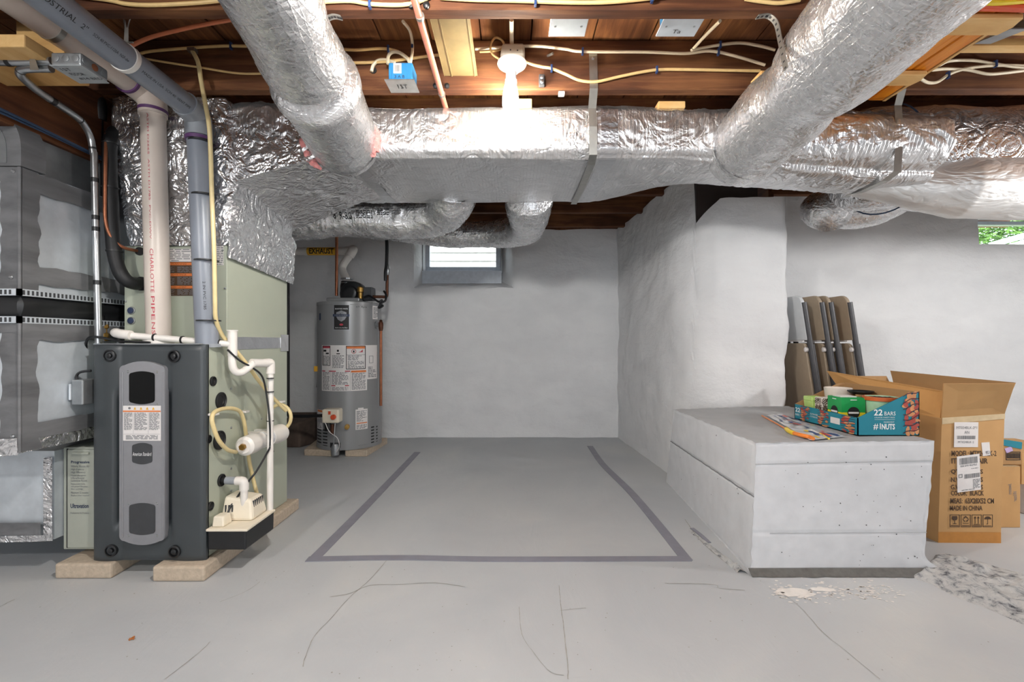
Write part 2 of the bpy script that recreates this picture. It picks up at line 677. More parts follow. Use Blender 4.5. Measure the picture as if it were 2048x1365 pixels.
def rrect(w, h, r, n=5, bow=0.0):
    """rounded rectangle outline centred on 0, optional bowed top and bottom"""
    pts = []
    for cx, cy, a0 in ((w / 2 - r, h / 2 - r, 0), (-w / 2 + r, h / 2 - r, 90), (-w / 2 + r, -h / 2 + r, 180), (w / 2 - r, -h / 2 + r, 270)):
        for i in range(n + 1):
            a = math.radians(a0 + 90 * i / n)
            pts.append((cx + r * math.cos(a), cy + r * math.sin(a)))
        if bow and a0 in (0, 180):
            sg = 1 if a0 == 0 else -1
            for k in range(1, 8):
                t = k / 8
                x = sg * (w / 2 - r) * (1 - 2 * t)
                pts.append((x, sg * (h / 2 + bow * (1 - (2 * t - 1) ** 2))))
    return pts


def nz(x, y, z, s):
    return noise.noise(V3((x * s, y * s, z * s)))


def crinkle(p, s, seed=0.0):
    q = V3((p.x * s + seed, p.y * s, p.z * s + seed * 0.37))
    q = q + V3((noise.noise(q * 0.7), noise.noise(q * 0.7 + V3((9, 2, 4))), 0)) * 0.9
    return 0.62 * (0.5 - abs(noise.noise(q)) * 1.6) + 0.38 * (0.5 - abs(noise.noise(q * 2.3)) * 1.6)


def onto(fn, obj, toward=(0, 1, 0), back=0.25, lift=0.0015):
    """lay flat print onto the wrinkled surface of obj"""
    from mathutils.bvhtree import BVHTree
    me = obj.data
    mw = ORI[obj.name]
    tree = BVHTree.FromPolygons([v.co + mw for v in me.vertices], [tuple(p.vertices) for p in me.polygons])
    d = V3(toward)

    def g(u, v):
        p = V3(fn(u, v))
        hit = tree.ray_cast(p - d * back, d)[0]
        return (hit if hit is not None else p) - d * lift
    return g


# ================================================================== the setting
JZ = CH + 1.06          # underside of the joists
SZ = CH + 1.27          # underside of the subfloor

fl = M().box(-4.5, 4.6, -3.0, 6.2, -0.12, 0.0).build('floor', FLOOR)
props(fl, kind='structure')
ORI_F = fl


def strip_on_floor(pts, w, name, mat, z=0.0012, jitter=0.3, seed=1):
    rnd = random.Random(seed)
    w = w * 0.75
    b = M()
    pts = cat(pts, 5)
    L, R = [], []
    for i, p in enumerate(pts):
        t = (pts[min(i + 1, len(pts) - 1)] - pts[max(i - 1, 0)]).normalized()
        nn = V3((-t.y, t.x, 0))
        ww = w * (1 + rnd.uniform(-jitter, jitter)) / 2
        off = nn * rnd.uniform(-jitter, jitter) * w * 1.2
        L.append(p + off + nn * ww)
        R.append(p + off - nn * ww)
    for i in range(len(pts) - 1):
        q = [L[i], L[i + 1], R[i + 1], R[i]]
        b.poly([V3((a.x, a.y, z)) for a in q])
    return b.build(name, mat, fl)


cracks = [
    ([(775, 1120), (740, 1160), (700, 1195), (660, 1240), (628, 1275), (609, 1320), (606, 1335)], 0.0028),
    ([(660, 1195), (700, 1188), (740, 1172), (800, 1170), (870, 1167), (930, 1175)], 0.003),
    ([(1330, 1168), (1395, 1169), (1432, 1171), (1440, 1178), (1490, 1182)], 0.003),
    ([(1118, 1172), (1122, 1215), (1128, 1260), (1135, 1330), (1136, 1360)], 0.003),
    ([(1120, 1222), (1172, 1217)], 0.002),
    ([(1038, 1215), (1044, 1270), (1070, 1310), (1100, 1345), (1128, 1352)], 0.002),
    ([(440, 1205), (490, 1185), (520, 1165)], 0.002),
    ([(1560, 1185), (1600, 1215), (1645, 1265), (1700, 1310), (1760, 1360)], 0.0025),
    ([(330, 1360), (400, 1305), (420, 1285)], 0.003),
    ([(0, 1215), (18, 1205), (30, 1200)], 0.004),
    ([(1370, 1040), (1395, 1075), (1425, 1105), (1470, 1140)], 0.004),
]
for i, (pp, w) in enumerate(cracks):
    strip_on_floor([FL(*p) for p in pp], w, 'crack', CRACKM, seed=i)

# rough unpainted concrete edge running out from the block, real lumps
def edge_fn(u, v):
    a = FL(1826, 1160).lerp(FL(2075, 1262), u)
    b_ = FL(1888, 1104).lerp(FL(2100, 1160), u)
    p = a.lerp(b_, v)
    e = min(v, 1 - v, 0.25) * 4 * (1 if u > 0.04 else u * 25)
    h = 0.045 * (1 - 0.45 * u) * min(1, e) * (0.55 + 0.5 * noise.noise(p * 9) + 0.4 * noise.noise(p * 27))
    p += V3((0.025 * nz(p.x, p.y, 3, 9), 0.03 * nz(p.x, p.y, 7, 9), 0))
    p.z = max(0.0, h) - (0.004 if e < 0.05 else 0)
    return p
M().surf(edge_fn, 70, 34).build('broken_concrete_edge', ROUGHC, fl, smooth=True, angle=60)
def edge2_fn(u, v):
    a = FL(1497, 1150).lerp(FL(1378, 1055), u)
    b_ = FL(1474, 1146).lerp(FL(1366, 1056), u)
    p = a.lerp(b_, v)
    e = min(v, 1 - v, 0.25) * 4
    p.z = max(0, 0.018 * (1 - u) * e * (0.6 + noise.noise(p * 30))) - 0.002 + 0.0035 * e * (1 - u)
    return p
M().surf(edge2_fn, 40, 8).build('crumbled_mortar', ROUGHC, fl, smooth=True)
# flaked white paint in front of the block
b = M()
rnd = random.Random(3)
for k in range(230):
    t = rnd.random()
    px = 1545 + 250 * t + rnd.gauss(0, 16)
    py = 1170 + 30 * rnd.random() * (1 - t) + rnd.gauss(0, 11) + 12 * t
    c = FL(px, py)
    r = rnd.uniform(0.002, 0.008)
    a0 = rnd.uniform(0, 6.28)
    b.poly([c + V3((math.cos(a0 + k2 * 1.25) * r * rnd.uniform(0.6, 1.8), math.sin(a0 + k2 * 1.25) * r * 0.7, 0.0012)) for k2 in range(5)])
for (px, py, rx, ry) in ((1590, 1186, 0.075, 0.035), (1645, 1180, 0.05, 0.016)):
    c = FL(px, py)
    b.poly([c + V3((math.cos(a * 0.35) * rx * rnd.uniform(0.75, 1.1), math.sin(a * 0.35) * ry * rnd.uniform(0.7, 1.1), 0.001)) for a in range(18)])
props(b.build('paint_flakes', SPILL, fl), kind='stuff')
# specks of dirt
b = M()
for k in range(120):
    c = FL(rnd.uniform(60, 1990), rnd.uniform(1120, 1360))
    r = rnd.uniform(0.0012, 0.003)
    b.poly([c + V3((math.cos(a * 1.25) * r * rnd.uniform(0.6, 1.4), math.sin(a * 1.25) * r, 0.001)) for a in range(5)])
props(b.build('dirt_specks', CRACKM, fl), kind='stuff')
b = M()
b.tube([FL(258, 1281, 0.003), FL(269, 1274, 0.004)], 0.003, 5)
b.tube([FL(259, 1278, 0.003), FL(268, 1279, 0.004)], 0.002, 5)
props(b.build('wood_splinter', wood('splinter_wood', '#6b3f22', '#a8683a', '#c08650', (1, 1, 1))),
      'tiny brown wood splinter lying on the grey floor before the furnace', 'splinter')


ZTAPE = [0.0012]


def strip_thing(pts, w, label):
    ZTAPE[0] += 0.0007
    b = M()
    pts = cat(pts, 6)
    L, R = [], []
    for i, p in enumerate(pts):
        t = (pts[min(i + 1, len(pts) - 1)] - pts[max(i - 1, 0)]).normalized()
        nn = V3((-t.y, t.x, 0))
        L.append(p + nn * w / 2)
        R.append(p - nn * w / 2)
    for i in range(len(pts) - 1):
        q = [L[i], L[i + 1], R[i + 1], R[i]]
        b.hexa([V3((a.x, a.y, 0.0003)) for a in q], [V3((a.x, a.y, ZTAPE[0])) for a in q])
    return props(b.build('floor_tape', TAPEG), label, 'tape', 'grey tape marking a rectangle on the floor')


strip_thing([FL(624, 1123), FL(745, 1000), FL(835, 905)], 0.052, 'grey tape strip on the floor running from near the furnace back towards the water heater')
strip_thing([FL(1374, 1122), FL(1266, 990), FL(1206, 930), FL(1180, 893)], 0.05, 'grey tape strip on the floor running back alongside the white concrete block')
strip_thing([FL(614, 1120), FL(800, 1117), FL(1000, 1120), FL(1380, 1119)], 0.045, 'grey tape strip running crosswise on the floor, nearest the camera')
strip_thing([FL(1384, 1058), FL(1402, 1072), FL(1418, 1087)], 0.02, 'short leftover scrap of grey floor tape beside the concrete block')


# ------------------------------------------------------------------ masonry walls
def lump(p, n):
    d = 0.030 * noise.noise(V3((p.x * 1.3, p.y * 1.3, p.z * 1.6))) + 0.020 * noise.noise(V3((p.x * 4.1 + 3, p.y * 4.1, p.z * 5.5)))
    d += 0.008 * noise.noise(V3((p.x * 12, p.y * 12, p.z * 17 + 5)))
    return p + n * d


def wall_grid(name, plan, z0, ztop, step=0.03, hole=None, depth=0.26, sill_rise=0.0, back=None, mat=None, amp=1.0):
    plan = [V3((x, y, 0)) for x, y in plan]
    L = [0]
    for i in range(1, len(plan)):
        L.append(L[-1] + (plan[i] - plan[i - 1]).length)

    def at(s):
        for i in range(1, len(plan)):
            if s <= L[i] + 1e-9:
                t = (s - L[i - 1]) / (L[i] - L[i - 1])
                return plan[i - 1].lerp(plan[i], t), (plan[i] - plan[i - 1]).normalized()
        return plan[-1], (plan[-1] - plan[-2]).normalized()
    ss = [L[-1] * i / int(L[-1] / step) for i in range(int(L[-1] / step) + 1)]
    nzv = int((2.05 - z0) / step)
    tt = [i / nzv for i in range(nzv + 1)]
    zz = [z0 + (2.05 - z0) * t for t in tt]
    if hole:
        s0, s1, h0, h1 = hole
        ss = sorted([s for s in ss if min(abs(s - s0), abs(s - s1)) > step * 0.4] + [s0, s1])
        zz = sorted([z for z in zz if min(abs(z - h0), abs(z - h1)) > step * 0.4] + [h0, h1])
    b = M()
    vs, idx = [], {}
    for i, s in enumerate(ss):
        p, t = at(s)
        nn = V3((t.y, -t.x, 0))
        for j, z in enumerate(zz):
            idx[i, j] = len(vs)
            zt = ztop(s, p) if ztop else 2.05
            q = V3((p.x, p.y, z0 + (z - z0) * (zt - z0) / (2.05 - z0)))
            vs.append(q.lerp(lump(q, nn), amp))
    fs = []
    for i in range(len(ss) - 1):
        for j in range(len(zz) - 1):
            if hole and s0 - 1e-6 <= ss[i] and ss[i + 1] <= s1 + 1e-6 and h0 - 1e-6 <= zz[j] and zz[j + 1] <= h1 + 1e-6:
                continue
            fs.append((idx[i, j], idx[i + 1, j], idx[i + 1, j + 1], idx[i, j + 1]))
    if hole:
        i0, i1 = ss.index(s0), ss.index(s1)
        j0, j1 = zz.index(h0), zz.index(h1)
        loop = [(i, j0) for i in range(i0, i1)] + [(i1, j) for j in range(j0, j1)] + [(i, j1) for i in range(i1, i0, -1)] + [(i0, j) for j in range(j1, j0, -1)]
        base = [idx[k] for k in loop]
        prev = base
        for ring, (dd, jit) in enumerate(((0.02, 0.006), (depth * 0.5, 0.004), (depth, 0.0))):
            cur = []
            for k, (i, j) in enumerate(loop):
                p, t = at(ss[i])
                out = V3((-t.y, t.x, 0))
                q = V3((p.x, p.y, zz[j])) + out * dd
                cs, cz = (s0 + s1) / 2, (h0 + h1) / 2
                inw = t * (1 if ss[i] < cs else -1) * (0.012 if ring == 0 and i in (i0, i1) else 0.018)
                q += inw * (1 if i in (i0, i1) else 0)
                if back:
                    sb = back[0] + (back[1] - back[0]) * (ss[i] - s0) / (s1 - s0)
                    q += t * (sb - ss[i]) * (dd / depth)
                if j == j0:
                    q.z += sill_rise * (dd / depth)
                q += V3((nz(q.x, q.y, q.z, 14), nz(q.z, q.x, q.y, 14), nz(q.y, q.z, q.x, 14))) * jit
                cur.append(len(vs))
                vs.append(q)
            for k in range(len(loop)):
                k2 = (k + 1) % len(loop)
                fs.append((prev[k], prev[k2], cur[k2], cur[k]))
            prev = cur
    b.add(vs, fs)
    o = b.build(name, mat or WALL, smooth=True, angle=50, fixn=False)
    return props(o, kind='structure')


BY = 4.58
wx0, wx1 = P(828, 0, BY).x, P(1028, 0, BY).x
wz0 = P(0, 574, BY).z
wall_grid('wall_back', [(-3.2, BY), (1.06, BY)], -0.02, lambda s, p: 2.03 + 0.02 * noise.noise(p * 5), hole=(wx0 + 3.2, wx1 + 3.2, wz0, 2.0), depth=0.24, sill_rise=0.10, back=(3.2 + P(852, 0, 4.80).x, 3.2 + P(1000, 0, 4.80).x))


def rtop(s, p):
    if p.x > 1.737:
        return 1.845
    if p.x < 1.20:
        return 2.03
    if p.x < 1.32:
        t = (p.x - 1.20) / 0.12
        return 1.70 + 0.145 * t ** 0.7
    return 1.845 + 0.01 * noise.noise(p * 9)


RPLAN = [(1.03, 4.62), (1.05, 4.2), (1.07, 3.8), (1.09, 3.5), (1.105, 3.35), (1.13, 3.22), (1.165, 3.12), (1.22, 3.04), (1.30, 2.985), (1.40, 2.96), (1.55, 2.95), (1.715, 2.95), (1.735, 2.97), (1.74, 3.62)]
wall_grid('wall_right', RPLAN, -0.02, rtop, step=0.025, amp=0.75)
# alcove wall with its window
AY = 3.6
ax0 = 1.70
hx0, hx1 = P(1957, 0, AY).x, 4.42
wall_grid('wall_alcove', [(ax0, AY), (4.62, AY)], -0.02, lambda s, p: 2.25, hole=(hx0 - ax0, hx1 - ax0, P(0, 528, AY).z, 1.93), depth=0.26, sill_rise=0.045, amp=0.8)
# the shell behind and beside the camera
for nm, pl in (('wall_left', [(-3.2, -2.9), (-3.2, 4.6)]), ('wall_front', [(4.6, -2.9), (-3.2, -2.9)]), ('wall_east', [(4.6, 3.62), (4.6, -2.9)])):
    wall_grid(nm, pl, -0.02, lambda s, p: 2.30, step=0.12)
# masonry footing the chairs stand on
props(M().box(1.75, 2.55, 2.92, 3.58, 0.0, 0.20).build('trim_1', BLOCKW, bevel=0.015), kind='structure')

# dark sill plate and panel in the gap above the side wall
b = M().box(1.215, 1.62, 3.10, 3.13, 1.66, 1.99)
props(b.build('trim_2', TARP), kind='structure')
props(M().box(-3.3, 1.8, 4.66, 4.74, 1.96, 2.30).build('trim_3', GIRD), kind='structure')
props(M().box(1.68, 1.715, 3.08, 4.7, -0.1, 2.3).build('trim_4', GIRD), kind='structure')

# ------------------------------------------------------------------ windows
def window(name, x0, x1, z0, z1, y, bar=0.035):
    w = thing(name, None, None, ((x0 + x1) / 2, y, z0), kind='structure')
    for nm, bx in (('window_frame', (x0, x1, z0, z0 + bar)), ('window_frame', (x0, x1, z1 - bar, z1)), ('window_frame', (x0, x0 + bar, z0 + bar, z1 - bar)), ('window_frame', (x1 - bar, x1, z0 + bar, z1 - bar))):
        M().box(bx[0], bx[1], y - 0.03, y + 0.03, bx[2], bx[3]).build(nm, WINW, w, bevel=0.004)
    M().box(x0 + bar, x1 - bar, y - 0.004, y + 0.004, z0 + bar, z1 - bar).build('pane', GLASS, w)
    return w


WY = 4.80
gx0, gx1 = P(860, 0, WY).x, P(992, 0, WY).x
gz0 = P(0, 535, WY).z
w1 = window('window_1', gx0 - 0.05, gx1 + 0.05, gz0 - 0.05, 2.00, WY, 0.05)
# blue-grey sill board and side jambs set in the opening
M().box(gx0 - 0.06, gx1 + 0.06, WY - 0.11, WY + 0.05, P(0, 570, WY - 0.1).z, gz0 - 0.05).build('window_sill', WINW, w1, bevel=0.004)
for sx in (gx0 - 0.06, gx1 + 0.06):
    M().box(sx - 0.006, sx + 0.006, WY - 0.10, WY + 0.03, gz0 - 0.07, 2.0).build('window_jamb', NAVYP if False else GALVD, w1)
# crumpled clear sheet hanging outside and cream siding beyond
b = M()
b.surf(lambda u, v: V3((gx0 - 0.1 + u * (gx1 - gx0 + 0.2) * 0.82, WY + 0.16 + 0.05 * noise.noise(V3((u * 3, v * 2, 0))) + 0.03 * abs(noise.noise(V3((u * 7 - v * 4, v * 3, 2)))), 1.32 + v * 0.70)), 40, 24)
props(b.build('plastic_sheet', FILM, smooth=True), 'crumpled clear plastic sheet hanging outside the back wall window', 'plastic sheet')
sd = thing('neighbour_siding', 'cream lapped siding seen through the back wall window', 'siding', (-0.4, 5.6, 1.3))
for k in range(14):
    z = 1.30 + k * 0.1
    M().hexa([(-2.2, 5.6, z), (1.4, 5.6, z), (1.4, 5.63, z), (-2.2, 5.63, z)], [(-2.2, 5.625, z + 0.1), (1.4, 5.625, z + 0.1), (1.4, 5.64, z + 0.1), (-2.2, 5.64, z + 0.1)]).build('siding_board', SIDING, sd)
GYD = M().box(-2.2, 1.4, 4.86, 5.6, 1.28, 1.32).build('ground_outside', ROUGHC)
props(GYD, kind='structure')

WY2 = 3.87
w2 = window('window_2', hx0 - 0.06, hx1 + 0.02, P(0, 497, WY2 - 0.03).z - 0.03, 1.92, WY2, 0.03)
M().box(hx0 + 0.0, hx1, WY2 - 0.14, WY2 - 0.03, P(0, 512, WY2 - 0.13).z, P(0, 499, WY2 - 0.13).z).build('window_sill', WINW, w2, bevel=0.004)
# garden beyond
gable = thing('neighbour_house', 'cream vertical board gable of a house beyond the garden shrubs', 'house', (7.6, 7.3, 1.5))
gy = 7.2
gp = [P(1996, 497, gy), P(2160, 450, gy), P(2160, 560, gy), P(1996, 560, gy)]
M().prism(gp, (0, 0.2, 0)).build('wall', SIDING, gable)
ra, rb = P(1990, 488, gy - 0.02), P(2170, 437, gy - 0.02)
M().hexa([ra - V3((0, 0.12, 0.035)), rb - V3((0, 0.12, 0.035)), rb + V3((0, 0.1, -0.035)), ra + V3((0, 0.1, -0.035))], [ra - V3((0, 0.12, -0.035)), rb - V3((0, 0.12, -0.035)), rb + V3((0, 0.1, 0.035)), ra + V3((0, 0.1, 0.035))]).build('rake_board', WINW, gable)
for k in range(14):
    px = 2000 + k * 11
    ytop = 497 - (px - 1996) * 0.286 + 6
    a = P(px, 560, gy - 0.01)
    c = P(px, ytop, gy - 0.01)
    M().box(a.x - 0.02, a.x + 0.02, gy - 0.025, gy, a.z, c.z).build('batten', SIDING, gable)
b = M()
rnd = random.Random(11)
for k in range(5200):
    px, py = rnd.uniform(1930, 2100), rnd.uniform(395, 512)
    p = P(px, py, rnd.uniform(8.0, 8.7))
    r = rnd.uniform(0.02, 0.07)
    a = V3((rnd.gauss(0, 1), rnd.gauss(0, 1), rnd.gauss(0, 1))).normalized()
    c = a.orthogonal().normalized()
    b.poly([p - a * r, p + c * r * 0.45, p + a * r, p - c * r * 0.45])
props(b.build('garden_shrubs', LEAF, fixn=False), 'mass of sunlit green leaves outside the alcove window', 'shrubs', kind='stuff')
props(M().box(3.6, 12, 4.1, 9.5, 1.2, 1.3).build('lawn', plain('lawn', '#8a9a52', 0.9, 0, 0.3, 8)), kind='structure')

# ------------------------------------------------------------------ ceiling: subfloor planks and joists
ceil = props(M().box(-4.4, 4.7, -3.0, 4.7, SZ + 0.026, SZ + 0.06).build('ceiling', GIRD), kind='structure')
rnd = random.Random(5)
x = -4.3
while x < 4.6:
    w = rnd.choice((0.19, 0.21, 0.24, 0.26))
    b = M().box(x + 0.003, x + w - 0.003, -3.0, 4.65, SZ + rnd.uniform(-0.002, 0.003), SZ + 0.025)
    b.build('plank', PLANKM, ceil)
    x += w
JY = [1.505 + 0.472 * k for k in range(-9, 7)]
for k, y in enumerate(JY):
    b = M().box(-4.3, 4.6, y, y + 0.05, JZ + rnd.uniform(-0.004, 0.004), SZ - 0.002)
    b.build('joist', JOIST, ceil, bevel=0.004, seg=1)
# girder running front to back over the return duct
M().box(-1.84, -1.76, 0.9, 3.3, 1.70, JZ - 0.003).build('girder', GIRD, ceil, bevel=0.004, seg=1)


def px_board(pts, th, name, label, cat_, mat, group=None):
    """board from four corners of its lower face"""
    b = M().prism([V3(p) for p in pts], (0, 0, th))
    return props(b.build(name, mat, bevel=0.003, seg=1), label, cat_, group)


# sheet metal patch between the joists
hz = 1.113
b = M()
xa, xb = P(889, 0, 1.972).x, P(955, 0, 1.972).x
b.box(xa, xb, 1.50, 1.972, CH + hz, CH + hz + 0.002)
b.box(xa + 0.030, xa + 0.034, 1.50, 1.972, CH + hz - 0.003, CH + hz)
b.box(xb - 0.012, xb - 0.009, 1.50, 1.972, CH + hz - 0.003, CH + hz)
b.box(xa - 0.001, xa + 0.001, 1.50, 1.972, CH + hz - 0.002, CH + hz + 0.02)
props(b.build('metal_patch', plain('stained_tin', '#85744f', 0.6, 0.2, 0.2, 9)), 'stained pale tin sheet patching the bay between joists beside the red pipe', 'metal sheet')
# bead board strip and its cleats
bz = CH + 1.05
bbx0, bbx1 = 1.12, 1.60
bead = thing('bead_board_panel', 'glossy orange varnished bead board strip under the joists beside the thick foil duct', 'paneling', (1.36, 1.8, bz))
nb = 7
for k in range(nb):
    xa, xb = bbx0 + (bbx1 - bbx0) * k / nb, bbx0 + (bbx1 - bbx0) * (k + 1) / nb
    M().box(xa + 0.002, xb - 0.002, 1.10, 2.03, bz - 0.012, bz).build('board', BEAD, bead, bevel=0.004, seg=1)
M().box(bbx1, bbx1 + 0.012, 1.10, 2.03, bz - 0.014, bz + 0.004).build('edge_strip', PINEY, bead)
for (y0, y1, xr, px, lab) in ((1.481, 1.564, 1.613, 2020, 'pine cleat board under the orange bead board, nearest the yellow cables'), (1.794, 1.873, 1.585, 1845, 'pine cleat board under the orange bead board, above the foil trunk duct')):
    zc = bz - 0.034
    px_board([(0.95, y0, zc), (xr, y0, zc), (xr + 0.012, (y0 + y1) / 2, zc), (xr, y1, zc), (0.95, y1, zc)], 0.019, 'wood_cleat', lab, 'board', PINE, 'pine cleats under the bead board')
for (yy, xl, lab) in ((1.60, 1.58, 'rough pine furring strip beside the grey metal bracket'), (1.70, 1.48, 'dusty furring strip set deeper behind the metal bracket')):
    props(M().box(xl, 2.6, yy, yy + 0.045, JZ + 0.01, JZ + 0.035).build('furring_strip', PINE), lab, 'board', 'furring strips at the ceiling')
b = M()
br0, br1 = P(1958, 88, 1.62), P(2035, 60, 1.50)
for a0, a1 in ((P(1948, 88, 1.66), P(2022, 58, 1.545)),):
    b.prism([a0, a0 + V3((0.055, 0, 0)), a1 + V3((0.055, 0, 0)), a1], (0, 0, 0.004))
    b.prism([a0 + V3((0.055, 0, 0)), a0 + V3((0.055, 0, 0.035)), a1 + V3((0.055, 0, 0.035)), a1 + V3((0.055, 0, 0))], (0.003, 0, 0))
props(b.build('metal_bracket', GALVD), 'grey metal angle bracket beside the orange bead board', 'bracket')
# lumber blocks at the far left of the ceiling
props(M().box(-1.71, -1.545, 1.62, 1.66, CH + 0.957, 2.15).build('lumber_block', PINE, bevel=0.003), 'upright pine blocking behind the white vent pipe', 'board', 'pine blocking near the junction box')
props(M().box(-1.82, -1.474, 1.42, 1.642, CH + 0.89, CH + 0.929).build('lumber_block', PINEY, bevel=0.004), 'yellow pine stub with sawn end behind the conduits and junction box', 'board', 'pine blocking near the junction box')
props(M().box(P(1310, 0, 2.12).x, P(1363, 0, 2.12).x, 2.07, 2.16, JZ - 0.032, JZ - 0.001).build('lumber_block', PINE, bevel=0.004), 'short pine block with paper tag resting over the foil trunk', 'board', 'small pine blocks over the trunk')
props(M().box(P(1020, 0, 2.1).x, P(1063, 0, 2.1).x, 2.05, 2.14, JZ - 0.04, JZ - 0.001).build('lumber_block', PINE, bevel=0.004), 'short pine block behind the lit bulb', 'board', 'small pine blocks over the trunk')

# ================================================================== ducts
TF, TB = 2.06, 2.80            # front and back of the trunk
TT, TBOT = CH + 1.035, CH + 0.812


def trunk_sec(x):
    """front y, back y, top z, bottom z of the wrapped trunk at x"""
    t = max(0.0, min(1.0, (x - 0.75) / 0.9))
    bot = TBOT - 0.085 * t
    top = TT + 0.012 * noise.noise(V3((x * 2, 0, 1))) - 0.01 * max(0, x - 1.3)
    if x < -0.9:
        top += 0.02 * math.sin((x + 1.3) * 8)
    bb = TBOT + 0.01 - 0.085 * t
    tb_ = max(0.0, min(1.0, (x - 0.40) / 0.55))
    tb_ = tb_ * tb_ * (3 - 2 * tb_)
    return TF + 0.01 * noise.noise(V3((x * 1.7, 4, 1))) - 0.03 * t, TB - 0.40 * tb_, top, bot, bb


def trunk_fn(u, v, x0=-1.26, x1=1.88):
    x = x0 + (x1 - x0) * u
    yf, yb, zt, zb, zbb = trunk_sec(x)
    t = max(0.0, min(1.0, (x - 0.75) / 0.9))
    r = 0.035 + 0.09 * t
    q = v * 4
    corners = [(yf, zt), (yf, zb), (yb, zbb), (yb, zt)]
    k = int(q) % 4
    f = q - int(q)
    a, c = corners[k], corners[(k + 1) % 4]
    # rounded by blending towards the neighbouring edge near the corners
    y = a[0] + (c[0] - a[0]) * f
    z = a[1] + (c[1] - a[1]) * f
    cyy, czz = (yf + yb) / 2, (zt + zb) / 2
    e = min(f, 1 - f)
    edge_len = math.hypot(c[0] - a[0], c[1] - a[1])
    d = max(0.0, 1 - e * edge_len / r)
    dirv = V3((0, cyy - y, czz - z)).normalized()
    push = r * 0.42 * d * d
    y += dirv.y * push * 1.6
    z += dirv.z * push
    # belly of the sheet between the corners
    sag = math.sin(math.pi * f) ** 0.8
    if k == 1:
        z -= 0.018 * sag
    if k == 0:
        y -= (0.010 + 0.03 * t) * sag
    p = V3((x, y, z))
    calm = 0.35 if k == 1 else 0.75
    if -0.62 < x < 0.34:
        calm = 0.12 if k == 1 else 0.4
    calm += 0.5 * t
    ps = V3((p.x + p.z * 1.2 * t, p.y, p.z * (1 - 0.45 * t)))
    d = 0.014 * calm * crinkle(ps, 7) + 0.004 * calm * crinkle(ps, 15, 4.0) + 0.012 * noise.noise(p * 2.3)
    if x < -0.75:
        d += 0.012 * crinkle(p, 11, 2)
    nrm = {0: V3((0, -1, 0)), 1: V3((0, 0, -1)), 2: V3((0, 1, 0)), 3: V3((0, 0, 1))}[k]
    return p + nrm * d


tr = thing('trunk_duct', 'long foil wrapped trunk duct running across the room under the joists', 'duct', (0.3, 2.4, TBOT))
b = M().surf(trunk_fn, 330, 150, cv=True)
n0 = len(b.v) - 330 * 150
b.f.append(tuple(range(0, 150)))
b.f.append(tuple(range(329 * 150, 330 * 150)))
b.m += [0, 0]
b.build('wrap', FOILT, tr, smooth=True, angle=180)


def seam_band(x, w, name, mat, off=0.004):
    b = M()
    for sgn in (0,):
        pts = []
        for j in range(0, 76):
            pts.append((trunk_fn((x + 1.26) / 3.14, j / 150), trunk_fn((x + w + 1.26) / 3.14, j / 150)))
        for j in range(75):
            a0, a1 = pts[j]
            c0, c1 = pts[j + 1]
            cc = V3((x, 2.42, TT - 0.11))
            o0 = V3((0, a0.y - cc.y, a0.z - cc.z)).normalized() * off
            o1 = V3((0, c0.y - cc.y, c0.z - cc.z)).normalized() * off
            b.poly([a0 + o0, a1 + o0, c1 + o1, c0 + o1])
    return b.build(name, mat, tr, smooth=True)


seam_band(0.345 + 0.04, 0.075, 'seam_tape', TAPEF, 0.003)
seam_band(-0.74, 0.06, 'seam_tape', TAPEF, 0.003)

# strap hangers that carry the trunk
def hanger(x, w, label, ytop=1.970):
    b = M()
    yf, yb, zt, zb, zbb = trunk_sec(x)
    zt2 = JZ + 0.145
    path = [(ytop, zt2), (ytop - 0.003, JZ - 0.002), (yf - 0.03, zt - 0.03), (yf - 0.035, (zt + zb) / 2), (yf - 0.02, zb - 0.005), (yf + 0.05, zb - 0.022), ((yf + yb) / 2, zbb - 0.035), (yb - 0.05, zbb - 0.022)]
    for i in range(len(path) - 1):
        (ya, za), (yc, zc) = path[i], path[i + 1]
        dx0, dx1 = 0.010 * i * 0.3, 0.010 * (i + 1) * 0.3
        b.hexa([(x + dx0, ya, za), (x + w + dx0, ya, za), (x + w + dx1, yc, zc), (x + dx1, yc, zc)],
               [(x + dx0, ya + 0.002, za + 0.001), (x + w + dx0, ya + 0.002, za + 0.001), (x + w + dx1, yc + 0.002, zc + 0.001), (x + dx1, yc + 0.002, zc + 0.001)])
    o = props(b.build('strap_hanger', ZINC), label, 'strap', 'strap hangers around the trunk duct')
    sc = M().lathe([(0.006, 0), (0.006, 0.003), (0.003, 0.005)], (x + w / 2, ytop - 0.001, zt2 - 0.02), (0, -1, 0), 8).build('screw', STEEL, o)
    return o


hanger(P(1178, 0, 1.97).x, 0.034, 'flat steel strap hanging from the joist around the trunk, just past the lit bulb')
hanger(P(1797, 0, 1.97).x, 0.032, 'dark steel strap around the bulging far end of the trunk', 1.975)
# flex style sleeve that closes the far end of the trunk
b = M()
path = cat([(1.72, 2.42, TT - 0.13), (1.95, 2.38, TT - 0.12), (2.4, 2.36, TT - 0.13), (4.45, 2.36, TT - 0.13)], 24)
b.tube(path, [0.22 + 0.035 * math.sin(min(1, i / 22) * 2.4) for i in range(len(path))], 96, rfun=lambda p, rr, i, j: rr * 1.0 + 0.010 * crinkle(p, 9, 5) + 0.02 * noise.noise(p * 3))
sl = b.build('duct_sleeve', FOILP, smooth=True, angle=180)
props(sl, 'bulging foil sleeve continuing from the trunk end towards the garden window', 'duct')
b = M().tube([path[14] + V3((0, 0, 0)), path[14] + V3((0.012, 0, 0))], [0.27, 0.27], 48, caps=False)
b = M()
c14 = V3((1.90, 2.39, TT - 0.12))
b.tube([c14 + V3((0.03 * math.sin(a * 2), 0.262 * math.cos(a), 0.262 * math.sin(a))) for a in [math.pi * 2 * k / 40 for k in range(41)]], 0.004, 6, caps=False)
